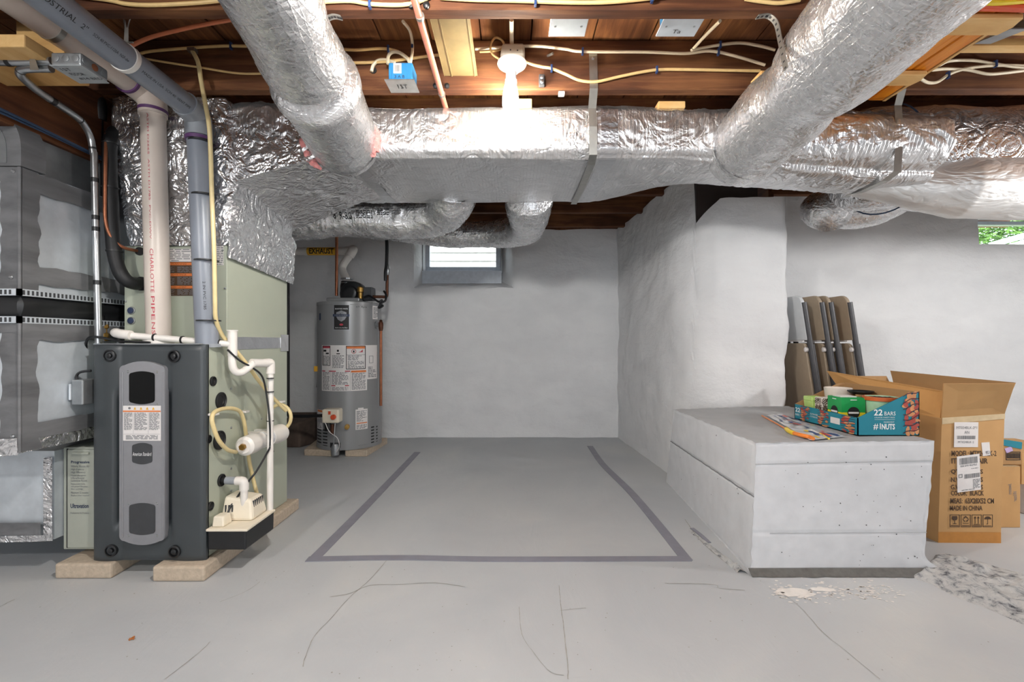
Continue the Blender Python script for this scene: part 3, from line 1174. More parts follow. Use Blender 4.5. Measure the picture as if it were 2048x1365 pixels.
b.build('binding_cord', CABLEB, sl)
# pale jacket lower right
b = M()
path = cat([(1.55, 2.3, 1.72), (2.0, 2.22, 1.665), (2.5, 2.2, 1.655), (4.45, 2.2, 1.66)], 24)
b.tube(path, [0.03 + 0.11 * min(1, i / 30) for i in range(len(path))], 72, rfun=lambda p, rr, i, j: rr + 0.006 * crinkle(V3((p.x * 0.3, p.y, p.z)), 16, 1) + 0.01 * noise.noise(p * 4))
props(b.build('duct_jacket', FOILW, smooth=True, angle=180), 'pale matte duct jacket hanging below the bulging foil sleeve', 'duct')


def flex(pts, r, label, mat=FOILF, amp=0.008, s=9, n=64, k=14, rings=0.0, name='flex_duct', squeeze=None, group='round foil flex ducts'):
    path = cat(pts, k)
    rs = r if callable(r) else (lambda t: r)
    nn = len(path)
    rad = [rs(i / (nn - 1)) for i in range(nn)]

    def rf(p, rr, i, j):
        d = amp * crinkle(p, s, nn) + amp * 1.4 * noise.noise(p * 3.2) + amp * 0.4 * crinkle(p, s * 2.7, 3)
        if rings:
            d += rings * math.sin(i * 2.2)
        return rr + d
    b = M().tube(path, rad, n, rfun=rf)
    return props(b.build(name, mat, smooth=True, angle=180), label, 'duct', group)


hc = CH + 0.895


def fpt(px, py, z=hc):
    Y = (z - CH) * F / (CY - py)
    return V3(((px - CX) * Y / F, Y, z))


# the two ducts that come towards the camera from the trunk front
A1 = V3((-0.745, 2.12, CH + 0.88))
d1 = flex([A1, V3((-0.735, 2.02, CH + 0.885)), V3((-0.70, 1.72, CH + 0.905)), V3((-0.665, 1.42, CH + 0.91)), V3((-0.615, 1.15, CH + 0.905)), V3((-0.55, 0.8, CH + 0.90)), V3((-0.5, 0.4, CH + 0.90))],
          lambda t: 0.147 - 0.022 * min(1, max(0, (t - 0.40) / 0.12)) - 0.045 * math.exp(-((t - 0.405) / 0.016) ** 2) + 0.010 * math.exp(-((t - 0.365) / 0.025) ** 2) - 0.012 * math.exp(-((t - 0.02) / 0.05) ** 2), 'foil flex duct plugged into the trunk between the furnace pipes and the red pipe', amp=0.004, k=30, s=7)
A2 = V3((1.03, 2.14, CH + 0.86))
d2 = flex([A2, V3((1.035, 2.0, CH + 0.865)), V3((1.03, 1.75, CH + 0.88)), V3((1.0, 1.45, CH + 0.88)), V3((0.96, 1.15, CH + 0.88)), V3((0.93, 0.8, CH + 0.88)), V3((0.9, 0.4, CH + 0.88))],
          lambda t: 0.156 - 0.020 * math.exp(-((t - 0.40) / 0.05) ** 2) + 0.004 * t, 'thick foil flex duct beside the orange bead board, hung by a perforated strap', amp=0.009, s=5, k=26)
# pink insulation showing at the joint of the first duct
b = M()
for a0, a1, rr in ((-0.5, 0.35, 0.155), (2.6, 4.15, 0.158)):
    b = M()
    ring = []
    for k in range(26):
        a = a0 + (a1 - a0) * k / 25
        ring.append(A1 + V3((math.cos(a) * rr, -0.075 + 0.01 * math.sin(k), math.sin(a) * rr)))
    b.tube(ring, [0.006 + 0.014 * math.sin(math.pi * k / 25) for k in range(26)], 8, rfun=lambda p, r_, i, j: r_ * (1 + 0.5 * noise.noise(p * 60)))
    b.build('insulation', PINKI, d1, smooth=True)
# collar rings
for d, c, rr in ((d1, A1 + V3((0.005, -0.06, 0)), 0.152), (d2, A2 + V3((0, -0.1, 0)), 0.156)):
    b = M().tube([c, c + V3((0, 0.03, 0))], rr, 64, caps=False, rfun=lambda p, r_, i, j: r_ + 0.008 * crinkle(p, 25))
    b.build('collar', FOILP, d, smooth=True)

# ducts behind the trunk
d3 = flex([P(572, 440, 2.95), P(660, 430, 3.0), P(760, 431, 3.02), P(835, 434, 3.0), P(880, 424, 2.95), P(902, 400, 2.85), P(905, 375, 2.78)], lambda t: 0.136 + 0.012 * max(0, t - 0.5), 'foil flex duct with printed size behind the trunk, above the water heater', amp=0.013, s=8, k=16)
flex([P(640, 440, 3.85), P(700, 450, 3.82), P(770, 457, 3.78), P(840, 464, 3.75), P(910, 468, 3.72), P(990, 468, 3.66), P(1040, 462, 3.5), P(1056, 448, 3.25), P(1058, 420, 2.95), P(1058, 390, 2.78)], lambda t: 0.094 + 0.048 * min(1, max(0, (t - 0.5) * 2.4)), 'foil flex duct looping down in front of the back wall window', amp=0.012, s=9, k=14)
flex([(1.93, 2.84, 1.72), (1.97, 3.0, 1.78), (2.1, 3.05, 1.785), (2.28, 3.0, 1.79), (2.42, 2.92, 1.86), (2.5, 2.8, 1.93)], 0.115, 'small foil duct loop dipping below the trunk above the folded chairs', amp=0.008, s=11, k=14)
flex([P(1935, 390, 3.15), P(1975, 398, 3.16), P(2060, 395, 3.1), P(2200, 380, 3.0)], lambda t: 0.05 + 0.075 * min(1, t * 3), 'pale foil duct end hanging in front of the garden window', mat=FOILW, amp=0.006, s=11, k=14)
# print on the duct jacket
grp = d3
yy = 3.015 - 0.142
text('8" R-8.0', onto(pxbox(667, 424, 702, 438, yy), grp, lift=0.003), BLKP, grp, bold=0.01)
b = M()
print_rows(b, onto(pxbox(710, 420, 745, 436, yy), grp), 5, 3)
print_rows(b, onto(pxbox(752, 416, 778, 430, yy), grp), 4, 5)
print_rows(b, onto(pxbox(606, 420, 650, 432, yy), grp), 4, 8)
props(b.build('fine_print', BLKP, grp), kind='stuff')

# perforated hanger straps of the flex ducts
def perf_strap(pts, w, label):
    path = cat(pts, 5)
    b = M()
    fr = frames(path)
    hole = M()
    side = V3((0, 1, 0))
    for i in range(len(path) - 1):
        a, c = path[i], path[i + 1]
        t = (c - a).normalized()
        nn = t.cross(side).normalized() * 0.0012
        b.hexa([a - side * w / 2 - nn, a + side * w / 2 - nn, c + side * w / 2 - nn, c - side * w / 2 - nn], [a - side * w / 2 + nn, a + side * w / 2 + nn, c + side * w / 2 + nn, c - side * w / 2 + nn])
        if i % 2 == 0:
            m_ = (a + c) / 2
            for sg in (-1.4, 1.4):
                q = m_ + nn * sg
                hole.poly([q - side * w * 0.22 - t * 0.004, q + side * w * 0.22 - t * 0.004, q + side * w * 0.22 + t * 0.004, q - side * w * 0.22 + t * 0.004])
    o = props(b.build('perforated_strap', ZINC), label, 'strap', 'perforated strap hangers of the flex ducts')
    hole.build('holes', BLACKR, o)
    return o


perf_strap([P(683, 36, 1.51), P(668, 33, 1.50), P(655, 38, 1.50), P(648, 50, 1.50), P(646, 70, 1.49), P(644, 100, 1.49)], 0.024, 'white perforated strap curling from the joist to the narrower flex duct')
perf_strap([P(1514, 34, 1.49), P(1536, 32, 1.49), P(1552, 46, 1.47), P(1559, 75, 1.45), P(1565, 105, 1.40), P(1572, 138, 1.36)], 0.022, 'long perforated strap curling from the joist down to the thick flex duct')

# supply plenum above the coil cabinet
def plen_fn(u, v):
    z = 1.352 + (1.985 - 1.352) * v
    xl = -1.665 - 0.055 * v - 0.02 * max(0, v - 0.75)
    xr = -1.228 + 0.035 * math.sin(v * 3.1)
    yf, yb = 2.028 - 0.03 * math.sin(v * 2.6), 2.59
    q = u * 4
    k = int(q) % 4
    f = q - int(q)
    cs = [(xl, yf), (xr, yf), (xr, yb), (xl, yb)]
    a, c = cs[k], cs[(k + 1) % 4]
    p = V3((a[0] + (c[0] - a[0]) * f, a[1] + (c[1] - a[1]) * f, z))
    nrm = (V3((0, -1, 0)), V3((1, 0, 0)), V3((0, 1, 0)), V3((-1, 0, 0)))[k]
    e = min(f, 1 - f)
    ed = max(0, 1 - e * 10)
    p -= V3((p.x - (xl + xr) / 2, p.y - (yf + yb) / 2, 0)).normalized() * 0.012 * ed * ed
    amp = 0.011 if k == 1 else 0.017
    d = amp * crinkle(p, 8, 1) + 0.006 * crinkle(p, 17, 2) + 0.012 * noise.noise(p * 4)
    if v < 0.03:
        d *= 0.2
    return p + nrm * d


pl = thing('supply_plenum', 'crinkled foil wrapped plenum box standing on the green coil cabinet', 'duct', (-1.45, 2.3, 1.352))
b = M().surf(plen_fn, 220, 90, cu=True)
b.f.append(tuple(i * 90 + 89 for i in range(220)))
b.m.append(0)
b.build('wrap', FOILP, pl, smooth=True, angle=180)
# smoother foil sheet taped over its room side
def apron_fn(u, v):
    y = 2.02 + 0.60 * u
    z = 1.30 - 0.045 * u + v * (0.52 - 0.30 * u)
    p = V3((-1.205, y, z))
    bx = 0.012 * crinkle(p, 9, 7) + 0.005 * crinkle(p, 24, 3) + 0.02 * v
    return V3((-1.222 + bx, y, z))
M().surf(apron_fn, 70, 60).build('foil_apron', FOILP, pl, smooth=True, angle=180)
# transition gore between plenum and trunk
def gore_fn(u, v):
    y = 2.02 + 0.62 * v
    x0 = -1.24
    x = x0 + 0.50 * u
    zb = 1.60 - 0.06 * v
    z = zb + (TBOT + 0.0 - zb) * (u ** 0.8)
    p = V3((x, y, z))
    return p + V3((0.3, 0, -1)).normalized() * (0.013 * crinkle(p, 6, 5) + 0.004 * crinkle(p, 11)) * min(1, v * 6)
gb = M().surf(gore_fn, 60, 70)
def gore_front(u, v):
    x = -1.24 + 0.50 * u
    zb = 1.60 + (TBOT - 1.60) * (u ** 0.8)
    z = zb + (TT - 0.05 - zb) * v
    p = V3((x, 2.02 + 0.03 * math.sin(v * 1.5), z))
    return p + V3((0, -1, 0)) * (0.018 * crinkle(p, 8, 3) + 0.005 * crinkle(p, 14)) * min(1, v * 6)
gb.surf(gore_front, 60, 50)
gb.build('transition', FOILP, pl, smooth=True, angle=180)


# ================================================================== furnace corner
FX0, FX1, FY0, FY1, FZ0, FZ1 = -1.679, -1.234, 1.90, 2.58, 0.062, 0.922
# pavers under the furnace
for (x0, x1, y0, y1, lab) in ((-1.806, -1.583, 1.855, 2.25, 'concrete paver under the furnace on its air cleaner side'),
                              (-1.403, -1.200, 1.832, 2.225, 'concrete paver under the furnace front, below the condensate pump'),
                              (-1.395, -1.190, 2.235, 2.63, 'concrete paver under the back of the furnace, behind the condensate pump')):
    props(M().box(x0, x1, y0, y1, 0.0, 0.060).build('concrete_paver', PAVER, bevel=0.008), lab, 'paver', 'pavers under the furnace')

fu = thing('furnace', 'gas furnace with charcoal front door, silver centre strip and pale green cabinet', 'furnace', ((FX0 + FX1) / 2, 2.2, FZ0))
cab = M().box(FX0, FX1, FY0, FY1, FZ0, FZ1).build('cabinet', SAGE, fu, bevel=0.004)
# charcoal door: side rolls, flat field, hollow in the middle
DF = 1.870


def door_fn(u, v):
    x = FX0 + 0.0 + (FX1 + 0.006 - FX0) * u
    z = FZ0 - 0.002 + (FZ1 + 0.004 - FZ0) * v
    uu = u
    y = DF + 0.012
    roll = 0.0
    # left roll is a broad cylinder; right side flatter
    if uu < 0.26:
        roll = 0.012 * math.sin(math.pi * min(1, uu / 0.26)) ** 0.7
    elif uu > 0.70:
        roll = 0.010 * math.sin(math.pi * min(1, (1 - uu) / 0.30)) ** 0.7
    # recessed hollow beside the centre strip
    inh = 0.20 < uu < 0.70 and 0.14 < v < 0.80
    if inh:
        edge = min((uu - 0.20) / 0.03, (0.70 - uu) / 0.03, (v - 0.14) / 0.05, (0.80 - v) / 0.05, 1)
        y += 0.020 * edge
    y -= roll
    e = min(u, 1 - u) * 0.45
    e2 = min(v, 1 - v) * 0.86
    if min(e, e2) < 0.012:
        y += 0.006 * (1 - min(e, e2) / 0.012)
    return V3((x, y, z))


b = M().surf(door_fn, 70, 70)
b.box(FX0, FX1 + 0.006, DF + 0.034, FY0 - 0.001, FZ0 - 0.002, FZ1 + 0.004)
for (ax, bx_, az, bz_) in ((FX0, FX1 + 0.006, FZ0 - 0.002, FZ0 + 0.002), (FX0, FX1 + 0.006, FZ1, FZ1 + 0.004), (FX0, FX0 + 0.003, FZ0 + 0.002, FZ1), (FX1 + 0.003, FX1 + 0.006, FZ0 + 0.002, FZ1)):
    b.box(ax, bx_, DF + 0.017, DF + 0.034, az, bz_)
door = b.build('front_door', CHAR, fu, smooth=True, angle=35)
for (px, py) in ((219, 712), (348, 713), (222, 1102), (349, 1104)):
    c = P(px, py, DF)
    kb = M().lathe([(0.024, 0.012), (0.024, -0.004), (0.019, -0.006), (0.017, 0.004), (0.010, 0.004), (0.010, -0.006), (0.006, -0.008)], c, (0, 1, 0), 24)
    k = kb.build('door_knob', BLACKV, door, smooth=True)
ys = DF - 0.006


def plate(cpx, cpy, wpx, hpx, y, th, mat, name, parent, rpx, bow=0.0, m2=None):
    s = y / F
    pts = [P(cpx, cpy, y) + V3((a * s, 0, c * s)) for a, c in rrect(wpx, hpx, rpx, 5, bow)]
    return M().prism(pts, (0, th, 0)).build(name, mat, parent, smooth=True, angle=30)


strip = plate(284, 907, 91, 352, ys, 0.022, SILV, 'centre_strip', fu, 10, 8)
strip['label'] = 'silver grey strip down the charcoal door'
for xx in (245, 326):
    M().tube([P(xx, 745, ys - 0.001), P(xx, 1076, ys - 0.001)], 0.0025, 6).build('rib', SILV, strip, smooth=True)
plate(283.5, 776, 51, 60, ys - 0.002, 0.004, DGLS, 'view_window', strip, 6, 3)
plate(284, 1039, 52, 58, ys - 0.002, 0.004, DGRY, 'lower_window', strip, 6, 3)
plate(284, 908, 40, 37, ys - 0.002, 0.004, DGRY, 'badge', strip, 5, 3)
text('American Standard', pxbox(265, 905, 303, 912.5, ys - 0.0035), WHTP, strip, 'badge_lettering', italic=0.25)
for (px, py) in ((256, 744), (314, 744.5), (257, 809), (314, 810), (257, 1008), (314, 1008), (257, 1072), (314, 1072)):
    M().lathe([(0.005, 0.002), (0.005, 0), (0.003, -0.002)], P(px, py, ys), (0, 1, 0), 8).build('screw', STEEL, strip, smooth=True)
st = M().box(P(245, 0, ys).x, P(322, 0, ys).x, ys - 0.0012, ys + 0.001, P(0, 882, ys).z, P(0, 812, ys).z).build('safety_label', LABELM, strip)
lf = pxbox(245, 812, 322, 882, ys - 0.002)
b = M()
rect(b, lf, 0.01, 0.82, 0.99, 0.86, 0)
for i, u in enumerate((0.32, 0.48, 0.64, 0.80)):
    b.poly([lf(u - 0.035, 0.885), lf(u + 0.035, 0.885), lf(u, 0.965)], 1)
b.poly([lf(0.18 + 0.035 * math.cos(a), 0.93 + 0.035 * math.sin(a)) for a in [k * 0.63 for k in range(10)]], 2)
for uu0, uu1, sd in ((0.03, 0.26, 1), (0.29, 0.65, 2), (0.68, 0.97, 3)):
    print_rows(b, lambda a, c: lf(uu0 + (uu1 - uu0) * a, 0.30 + 0.50 * c), 17, sd, 2, words=4)
print_rows(b, lambda a, c: lf(0.05 + 0.9 * a, 0.03 + 0.13 * c), 4, 9, 2)
for u in (0.275, 0.665):
    rect(b, lf, u, 0.20, u + 0.004, 0.80, 2)
rect(b, lf, 0.02, 0.185, 0.98, 0.19, 2)
props(b.build('label_print', [ORGP, YELP, GRYP], strip, fixn=False), kind='stuff')
# bright top edge of the door and cabinet side fittings
M().box(FX0 + 0.01, FX1 - 0.01, DF + 0.004, DF + 0.02, FZ1 + 0.004, FZ1 + 0.008).build('top_trim', STEEL, fu)
for (px, py, r) in ((425, 763, 0.020), (441, 802, 0.036), (416, 879, 0.017), (438, 881, 0.040), (442, 961, 0.026), (420, 1013, 0.018)):
    c = S(px, py, FX1)
    M().lathe([(r, -0.001), (r, 0.006), (r * 0.86, 0.008), (r * 0.78, 0.003), (r * 0.55, 0.003), (r * 0.5, 0.001), (0.002, 0.001)], c, (1, 0, 0), 28).build('grommet', BLACKR, fu, smooth=True)
for (px, py) in ((462, 778), (462, 856), (462, 938), (462, 982), (523, 838), (500, 1040)):
    M().lathe([(0.005, 0), (0.005, 0.002), (0.003, 0.004)], S(px, py, FX1), (1, 0, 0), 8).build('screw', STEEL, fu, smooth=True)

# evaporator coil cabinet
CY0 = 2.035
co = thing('coil_cabinet', 'pale green coil cabinet stacked on the furnace behind the vent pipes', 'cabinet', (-1.45, 2.3, FZ1))
M().box(FX0, FX1, CY0, FY1, FZ1 + 0.004, 1.352).build('casing', SAGE, co, bevel=0.003)
M().box(FX0 + 0.012, P(338, 0, CY0).x, CY0 - 0.004, CY0, FZ1 + 0.02, 1.33).build('access_panel', SAGE, co, bevel=0.002)
M().box(FX1, FX1 + 0.003, CY0 + 0.02, FY1, P(0, 700, 2.04).z, P(0, 674, 2.04).z).build('duct_tape', TAPEF, co)
M().box(FX1 + 0.003, FX1 + 0.005, 2.50, FY1 + 0.005, P(0, 706, 2.2).z, P(0, 668, 2.2).z).build('duct_tape', FOILT, co)
cy = CY0 - 0.005
for (px, py, r) in ((280, 503, 0.018), (284, 568, 0.030)):
    M().lathe([(r, -0.006), (r, 0.004), (r * 0.7, 0.004)], P(px, py, cy), (0, 1, 0), 24).build('grommet', BLACKR, co, smooth=True)
for (px, py) in ((263, 621.5), (263, 642)):
    M().lathe([(0.0165, 0.004), (0.0165, -0.003), (0.0135, -0.004)], P(px, py, cy), (0, 1, 0), 20).build('cap_ring', STEEL, co, smooth=True)
    M().lathe([(0.0125, 0.0), (0.0125, -0.008), (0.002, -0.009)], P(px, py, cy), (0, 1, 0), 20).build('blue_cap', NAVYP, co, smooth=True)
for (px, py) in ((253, 603), (301, 604), (306, 680), (446, 501), (451, 577), (439, 641), (434, 674)):
    M().lathe([(0.004, 0.002), (0.004, -0.006), (0.002, -0.007)], P(px, py, CY0 - 0.001), (0, 1, 0), 8).build('screw', STEEL, co, smooth=True)
text('SUPPLY COIL', pxbox(264, 584, 293, 592, cy), OLIVE, co)
ly = CY0 - 0.001


def sticker(x0, y0, x1, y1, y, parent, name='sticker', mat=LABELM, th=0.0015):
    return M().box(P(x0, 0, y).x, P(x1, 0, y).x, y - th, y, P(0, y1, y).z, P(0, y0, y).z).build(name, mat, parent)


sticker(318, 498, 392, 524, ly, co)
sticker(433, 487, 447, 531, ly, co)
sticker(318, 524, 394, 592, ly, co, 'warning_label', BRNP)
b = M()
f1 = pxbox(318, 498, 392, 524, ly - 0.002)
print_rows(b, f1, 7, 3, 2, fill=0.4)
f2 = pxbox(433, 487, 447, 531, ly - 0.002)
print_rows(b, f2, 12, 5, 2, words=3)
f3 = pxbox(318, 524, 394, 592, ly - 0.002)
for v in (0.93, 0.61, 0.245):
    rect(b, f3, 0.0, v - 0.03, 1.0, v + 0.05, 0)
for v0, v1, sd in ((0.68, 0.86, 4), (0.32, 0.56, 6), (0.02, 0.19, 8)):
    for a0, a1 in ((0.02, 0.42), (0.46, 0.98)):
        print_rows(b, lambda a, c: f3(a0 + (a1 - a0) * a, v0 + (v1 - v0) * c), 6, sd + int(a0 * 10), 2, fill=0.4, words=4)
props(b.build('label_print', [ORGP, LABELM, GRYP], co, fixn=False), kind='stuff')
for v, t_ in ((0.915, 'WARNING'), (0.595, 'ADVERTENCIA'), (0.23, 'AVERTISSEMENT')):
    text(t_, lambda a, c: f3(0.32 + 0.4 * a, v + 0.05 * c) - V3((0, 0.0005, 0)), BRNP, co)

# ------------------------------------------------------------------ vent pipes
def pipe_thing(name, label, cat_, loc):
    return thing(name, label, cat_, loc)


pv = pipe_thing('white_vent_pipe', 'white PVC vent pipe rising from the furnace and turning along the ceiling', 'pipe', (-1.47, 1.955, FZ1))
Y = 1.955
base, top = P(318, 688, Y), P(306, 222, Y)
M().tube([base, top], 0.0445, 28).build('riser', WPVCV, pv, smooth=True)
e0, e1 = P(305, 238, Y), P(294, 185, Y)
d_ = V3((-0.01, -1, 0.0)).normalized()
elb = cat([P(306, 232, Y), P(304, 205, Y), e1 + V3((-0.005, -0.012, -0.005)), e1 + V3((-0.012, -0.075, 0.006))], 6)
M().tube(elb, 0.051, 28).build('elbow', WPVCV, pv, smooth=True)
h0 = e1 + V3((-0.012, -0.06, 0.005))
M().tube([h0, h0 + V3((0.02, -1.2, 0.0))], 0.0445, 28).build('horizontal_run', WPVCV, pv, smooth=True)
M().tube([P(306, 226, Y), P(306, 220, Y)], 0.0522, 28).build('primer_ring', PURP, pv, smooth=True)
M().tube([h0 + V3((0, -0.018, 0)), h0 + V3((0, -0.03, 0))], 0.0516, 28).build('primer_ring', PURP, pv, smooth=True)
M().tube([P(318, 680, Y), P(318, 690, Y)], 0.056, 28).build('flange', WPVC, pv, smooth=True)


def onpipe(a, c, r, ang0, ang1):
    """map u along the pipe from a to c, v around it"""
    a, c = V3(a), V3(c)
    t = (c - a).normalized()
    w = (V3((0, 0, CH)) - (a + c) * 0.5).normalized()
    w = (w - t * w.dot(t)).normalized()
    s_ = t.cross(w)

    def fn(u, v):
        an = math.radians(ang0 + (ang1 - ang0) * v)
        return a + (c - a) * u + (w * math.cos(an) + s_ * math.sin(an)) * (r + 0.0006)
    return fn


hc_ = h0 + V3((0.006, -0.35, 0))
M().tube([hc_, hc_ + V3((0, 0.02, 0))], 0.0465, 28).build('hanger_strap', ZINC, pv, smooth=True)
M().box(hc_.x - 0.012, hc_.x + 0.006, hc_.y, hc_.y + 0.018, hc_.z + 0.044, JZ + 0.02).build('hanger_strap', ZINC, pv)
for s0, s1, tx in ((0.02, 0.09, 'NSF'), (0.10, 0.20, 'PIPE'), (0.215, 0.40, 'CHARLOTTE')):
    text(tx, onpipe(base.lerp(top, s1), base.lerp(top, s0), 0.0445, 30, 14), REDP, pv, slices=4)
text('ASTM D2665  ASTM D1785  PVC-DWV', onpipe(base.lerp(top, 0.97), base.lerp(top, 0.44), 0.0445, 28, 20), REDP, pv, slices=4)

pg = pipe_thing('grey_vent_pipe', 'grey PVC pipe beside the white vent pipe with printed lettering', 'pipe', (-1.27, 1.955, FZ1))
Y = 1.95
gb0, gt0 = P(415, 690, Y), P(397, 262, Y)
M().tube([gb0, gt0], 0.0435, 28).build('riser', GPVC, pg, smooth=True)
ge = P(395, 236, Y)
gq0 = ge + V3((0.004, -0.03, 0.016))
g_end = P(98, 0, 1.28)
dd = (g_end - gq0).normalized()
M().tube(cat([P(398, 275, Y), P(397, 255, Y), ge + V3((0, -0.004, 0.0)), gq0 + dd * 0.06], 6), 0.0495, 28).build('elbow', GPVC2, pg, smooth=True)
M().tube([gq0, gq0 + dd * 1.5], 0.0435, 28).build('sloping_run', GPVC, pg, smooth=True)
cpl = gq0 + dd * 0.36
M().tube([cpl, cpl + dd * 0.018], 0.047, 28).build('joint_ring', WPVC, pg, smooth=True)
M().tube([P(398, 283, Y), P(398, 276, Y)], 0.0502, 28).build('primer_ring', PURP, pg, smooth=True)
def gmap(s0, s1, a0, a1):
    return onpipe(gq0 + dd * s1, gq0 + dd * s0, 0.0435, a0, a1)
text('INDUSTRIAL  2"', gmap(0.56, 0.74, 10, -10), BLKP, pg, slices=4)
text('SCH 40 PVC-1120A  NSF-dw', gmap(0.40, 0.54, 6, -6), BLKP, pg, slices=4)
text('MADE IN USA  SCH 40  VENT PIPE', gmap(0.08, 0.34, 6, -6), BLKP, pg, slices=4)
text('SEWER', gmap(0.78, 0.92, 14, -14), BLKP, pg, slices=4)
text('2 IN PVC 1785', onpipe(gb0.lerp(gt0, 0.29), gb0.lerp(gt0, 0.16), 0.0435, 10, -2), BLKP, pg, slices=4)
M().tube([P(415, 688, Y), P(415, 695, Y)], 0.052, 28).build('flange', GPVC2, pg, smooth=True)


def ties(parent, specs, mat=BLACKV, name='cable_tie'):
    for (c, ax, r, w) in specs:
        M().tube([V3(c) - V3(ax) * w, V3(c) + V3(ax) * w], r, 20).build(name, mat, parent, smooth=True)


# yellowed hose that runs down the grey pipe to the pump
hs = thing('condensate_hose', 'yellowed vinyl hose tied to the grey pipe and looping over the furnace side', 'hose', (-1.2, 1.95, 0.2))
hp = [P(385, 102, 1.95), P(396, 125, 1.93), P(402, 160, 1.91), P(410, 205, 1.89), P(418, 250, 1.89), P(421, 300, 1.90), P(424, 400, 1.905), P(428, 500, 1.905), P(430, 600, 1.91), P(432, 640, 1.93), P(445, 672, 1.98), P(470, 700, 2.01), P(498, 735, 2.06), P(520, 765, 2.13), P(545, 795, 2.22), P(572, 822, 2.30)]
M().tube(cat(hp, 6), 0.0085, 10).build('upper_hose', HOSE, hs, smooth=True)
co_pts = [P(560 + 22 * math.cos(a), 835 - 25 * math.sin(a), 2.36 + 0.012 * a / 6.28) for a in [k * math.pi / 8 - 0.4 for k in range(46)]]
M().tube(cat(co_pts, 2), 0.0085, 10).build('hose_coil', HOSE, hs, smooth=True)
lp = [S(472, 905, -1.20), S(455, 900, -1.19), S(438, 882, -1.19), S(427, 855, -1.195), S(424, 835, -1.20), S(432, 823, -1.205), S(455, 817, -1.205), S(478, 822, -1.205), S(487, 840, -1.205), S(492, 870, -1.21), S(498, 920, -1.21), S(508, 965, -1.20), S(517, 1000, -1.16)]
M().tube(cat(lp, 6), 0.0085, 10).build('loop_hose', HOSE, hs, smooth=True)
for (px, py) in ((424, 829), (486, 824), (560, 804)):
    c = S(px, py, FX1 + 0.012)
    M().box(c.x - 0.012, c.x + 0.022, c.y - 0.016, c.y + 0.016, c.z - 0.005, c.z + 0.005).build('clip', WPVC, hs, bevel=0.003)
for (px, py) in ((398, 285), (404, 392), (409, 523), (413, 643)):
    c = P(px + 4, py, 1.94)
    M().tube([c, c + V3((0, 0, 0.005))], 0.0455, 24).build('cable_tie', BLACKV, hs, smooth=True)
M().box(P(385, 0, 1.96).x - 0.01, P(385, 0, 1.96).x + 0.02, 1.94, 1.965, P(0, 104, 1.95).z, P(0, 97, 1.95).z).build('hook', STEEL, hs)

# condensate drain piping, trap
dr = thing('condensate_drain', 'small white PVC drain pipe with a trap, running over the furnace to the pump', 'pipe', (-1.2, 1.95, 0.2))
Yd = 1.885
q = [P(243, 670, Yd), P(462, 689, Yd + 0.09)]
M().tube(q, 0.0135, 16).build('drain_line', WPVC, dr, smooth=True)
M().tube(cat([P(262, 671, Yd), P(240, 668, Yd), P(232, 666, Yd + 0.02), P(233, 665, Yd + 0.14)], 5), 0.0185, 16).build('elbow', WPVC, dr, smooth=True)
t0 = P(465, 663, Yd + 0.095)
M().tube([t0, P(465, 712, Yd + 0.095)], 0.0185, 18).build('tee', WPVC, dr, smooth=True)
M().tube([t0, t0 + V3((0, 0, 0.005))], 0.0215, 18).build('cap', WPVC, dr, smooth=True)
trp = [P(464, 708, 1.98), P(465, 732, 1.98), P(472, 744, 1.99), P(484, 745, 2.01), P(495, 737, 2.03), P(508, 727, 2.06), P(520, 726, 2.09), P(534, 727, 2.13)]
M().tube(cat(trp, 5), 0.0155, 16).build('trap', WPVC, dr, smooth=True)
M().tube([P(503, 726.5, 2.05), P(531, 727, 2.12)], 0.0185, 16).build('coupling', WPVC, dr, smooth=True)
M().tube(cat([P(526, 727, 2.11), P(539, 726, 2.14), P(541, 730, 2.145), P(541, 748, 2.145)], 5), 0.019, 16).build('elbow', WPVC, dr, smooth=True)
M().tube([P(541, 732, 2.145), P(540, 1022, 2.10)], 0.0135, 16).build('down_pipe', WPVC, dr, smooth=True)
for t in (0.05, 0.29, 0.54, 0.83, 0.89):
    c = q[0].lerp(q[1], t)
    M().tube([c, c + V3((0.006, 0, 0))], 0.0165, 14).build('cable_tie', BLACKV, dr, smooth=True)
for py in (758, 785, 843, 905):
    c = P(540.5, py, 2.13)
    M().tube([c, c + V3((0, 0, 0.004))], 0.016, 14).build('cable_tie', BLACKV, dr, smooth=True)
# black control cable along it
bc = [P(455, 700, 1.95), P(480, 722, 1.99), P(508, 738, 2.05), P(525, 755, 2.09), P(533, 790, 2.11), P(539, 840, 2.11), P(540, 890, 2.11), P(535, 905, 2.08), P(515, 940, 2.02), P(498, 962, 2.0), P(478, 990, 2.0), P(458, 1020, 1.97), P(455, 1045, 1.95), P(462, 1058, 1.94)]
props(M().tube(cat(bc, 5), 0.0042, 8).build('pump_cable', BLACKV, smooth=True), 'black pump cable tied to the white drain pipe on the furnace side', 'cable')
bc = [P(176, 718, 1.95), P(172, 690, 1.93), P(180, 675, 1.90), P(205, 676, 1.89), P(240, 683, 1.89), P(268, 684, 1.89), P(300, 686, 1.89)]
props(M().tube(cat(bc, 6), 0.005, 8).build('thermostat_cable', BLACKV, smooth=True), 'black cable curling over the top corner of the furnace door', 'cable')

